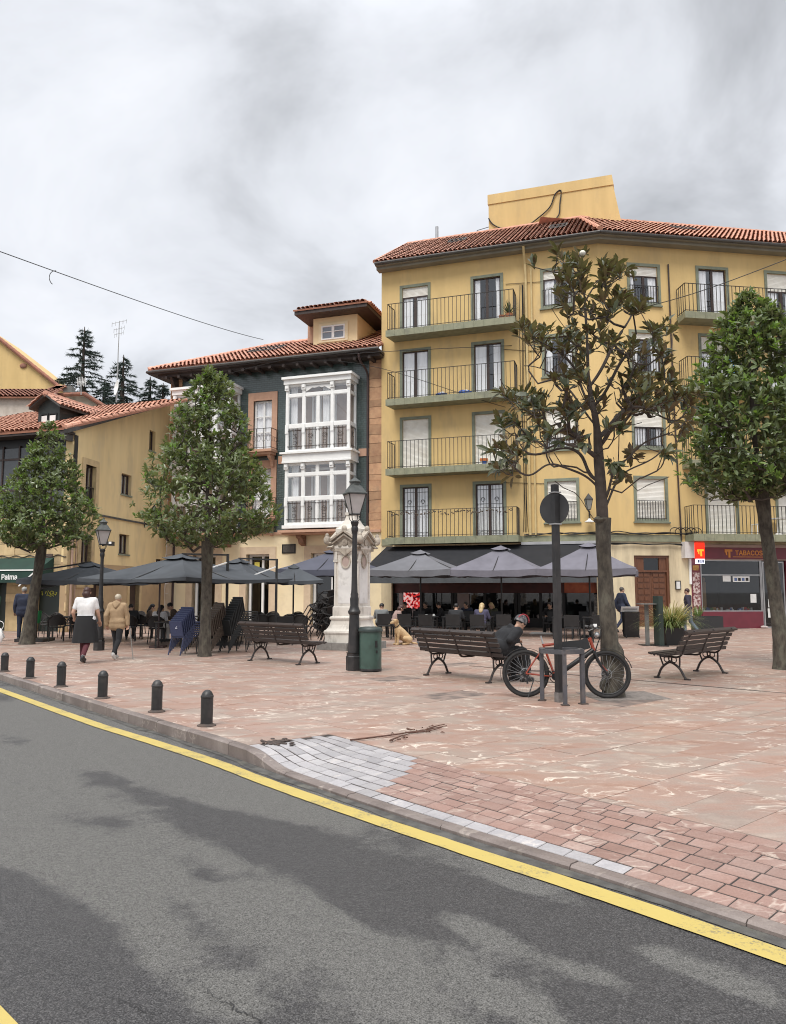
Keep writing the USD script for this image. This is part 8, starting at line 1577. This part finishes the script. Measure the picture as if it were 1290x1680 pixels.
# pigeon
pg_ = thing('pigeon', 'grey pigeon on the paving left of the bench', 'pigeon', G(692, 1066), rz=1.2); pm = mat('pigeon_grey', (.12, .125, .14), (.07, .075, .085), scale=14, rough=.6); m3 = soft(union([blobh([((0, -.02, .10), .055), ((0, .05, .125), .05)]), bone((0, -.05, .10), (0, -.17, .085), .04, .015), bone((0, .07, .14), (0, .10, .19), .035, .026), blobh([((0, .105, .20), .026), ((0, .12, .20), .02)])]), .02, 4); obj('body', (np.array(m3.vertices), np.array(m3.faces)), pm, pg_, local=True, smooth=True)
for s_ in (-1, 1):
    m_ = MB(); m_.tube([(s_ * .025, .0, .06), (s_ * .028, .01, .0)], .005, 4); m_.tube([(s_ * .028, .01, .004), (s_ * .028, .05, .003)], .004, 4); obj('leg', m_, mat('pink_bird_leg', (.35, .12, .1), rough=.6), pg_, local=True)
    m_ = MB(); m_.ell((s_ * .05, -.04, .115), (.015, .09, .038), 1); obj('wing', m_, mat('dark_wing', (.06, .062, .07), rough=.6), pg_, local=True)
m_ = MB(); m_.lathe([(.008, 0), (.0, .025)], (0, 0, 0), 6); v, f = m_.get(); obj('beak', (v @ rotx(-1.57).T + [0, .138, .197], f), darks, pg_, local=True)

# ================================================================== small things on the balconies
terra = mat('terracotta_pot', (.40, .15, .07), rough=.8)
pp = FY1.pt(6.28, .55, 13.75); t = thing('potted_plant', 'spiky plant in terracotta pot at the right end of the top left balcony', 'potted plant', pp); m_ = MB(); m_.lathe([(0, 0), (.13, 0), (.17, .26), (.15, .26), (.14, .22), (0, .22)], n=14); obj('pot', m_, terra, t, local=True); obj('leaf_blades', MB().add(*blades(60, (.35, .95), .03, .8, .06, .22, .3)), leafmat('balcony_leaf', (.04, .06, .03), (.08, .10, .05)), t, local=True, kind='stuff')
p2_ = thing('terracotta_pot', 'small empty terracotta pot beside the spiky balcony plant', 'pot', FY1.pt(5.95, .6, 13.75)); m_ = MB(); m_.lathe([(0, 0), (.10, 0), (.14, .2), (.12, .2), (.1, .05), (0, .05)], n=14); obj('pot', m_, terra, p2_, local=True)
bpl = mat('blue_plastic', (.02, .09, .38), rough=.4)
for (x, y, lab, w) in ((763, 634, 'bright blue bundle on the third floor left balcony, right piece', .3), (724, 640, 'flat blue thing on the third floor left balcony, left piece', .26)):
    u, z = FY1.hit(x, y, .6); t = thing('blue_bundle', lab, 'bundle', FY1.pt(u, .6, 10.46)); m_ = MB(); m_.ell((0, 0, .10), (w, .16, .12 if x > 740 else .07), 2); v, f = m_.get(); v = v + (meshkit.fbm(v * 8, 3, 6)[:, None] - .5) * .08; obj('bundle', (v, f), bpl, t, local=True, smooth=True); m_ = MB(); m_.ell((.05, -.08, .16), (.1, .06, .05), 1); obj('pale_patch', m_, whitep, t, local=True)
u, z = FY1.hit(794, 750, .6); t = thing('toy_cart', 'small orange and blue toy behind the second floor balcony railing', 'toy', FY1.pt(u, .6, 7.22)); m_ = MB(); m_.bx(-.17, .17, -.1, .1, .14, .26); obj('tray', m_, mat('orange_plastic', (.55, .16, .04), rough=.4), t, local=True); m_ = MB(); m_.bx(-.06, .1, -.08, .08, .02, .138); obj('body', m_, bpl, t, local=True)
t = thing('white_plastic_chair', 'white plastic chair on the first floor balcony above the tobacco shop', 'chair', FY2.pt(6.85, .45, 4.05), rz=math.radians(8.7)); m_ = MB(); m_.box((0, 0, .44), (.46, .44, .03)); obj('seat', m_, whitep, t, local=True); m_ = MB(); m_.box((.22, 0, .68), (.03, .44, .46)); obj('backrest', m_, whitep, t, local=True)
for sx in (-.2, .2):
    for sy in (-.19, .19): m_ = MB(); m_.tube([(sx, sy, .43), (sx * 1.1, sy * 1.1, 0)], .02, 6); obj('leg', m_, whitep, t, local=True)
t = thing('white_plastic_table', 'white round plastic table behind the right magnolia trunk on the balcony', 'table', FY2.pt(7.75, .45, 4.05)); m_ = MB(); m_.lathe([(0, .68), (.36, .68), (.37, .72), (0, .72)], n=18); obj('tabletop', m_, whitep, t, local=True); m_ = MB(); m_.lathe([(.22, 0), (.05, .08), (.035, .68)], n=10); obj('pedestal', m_, whitep, t, local=True)
u, z = FY2.hit(1202, 598, .85); t = thing('blue_towel', 'light blue towel hung over the third floor balcony rail behind the right tree', 'towel', FY2.pt(u, .9, 11.0)); obj('towel', sheet(FY2, u - .25, u + .25, 10.95, 11.72, .89, .02, 8), mat('light_blue_cloth', (.12, .3, .55), rough=.9), t)
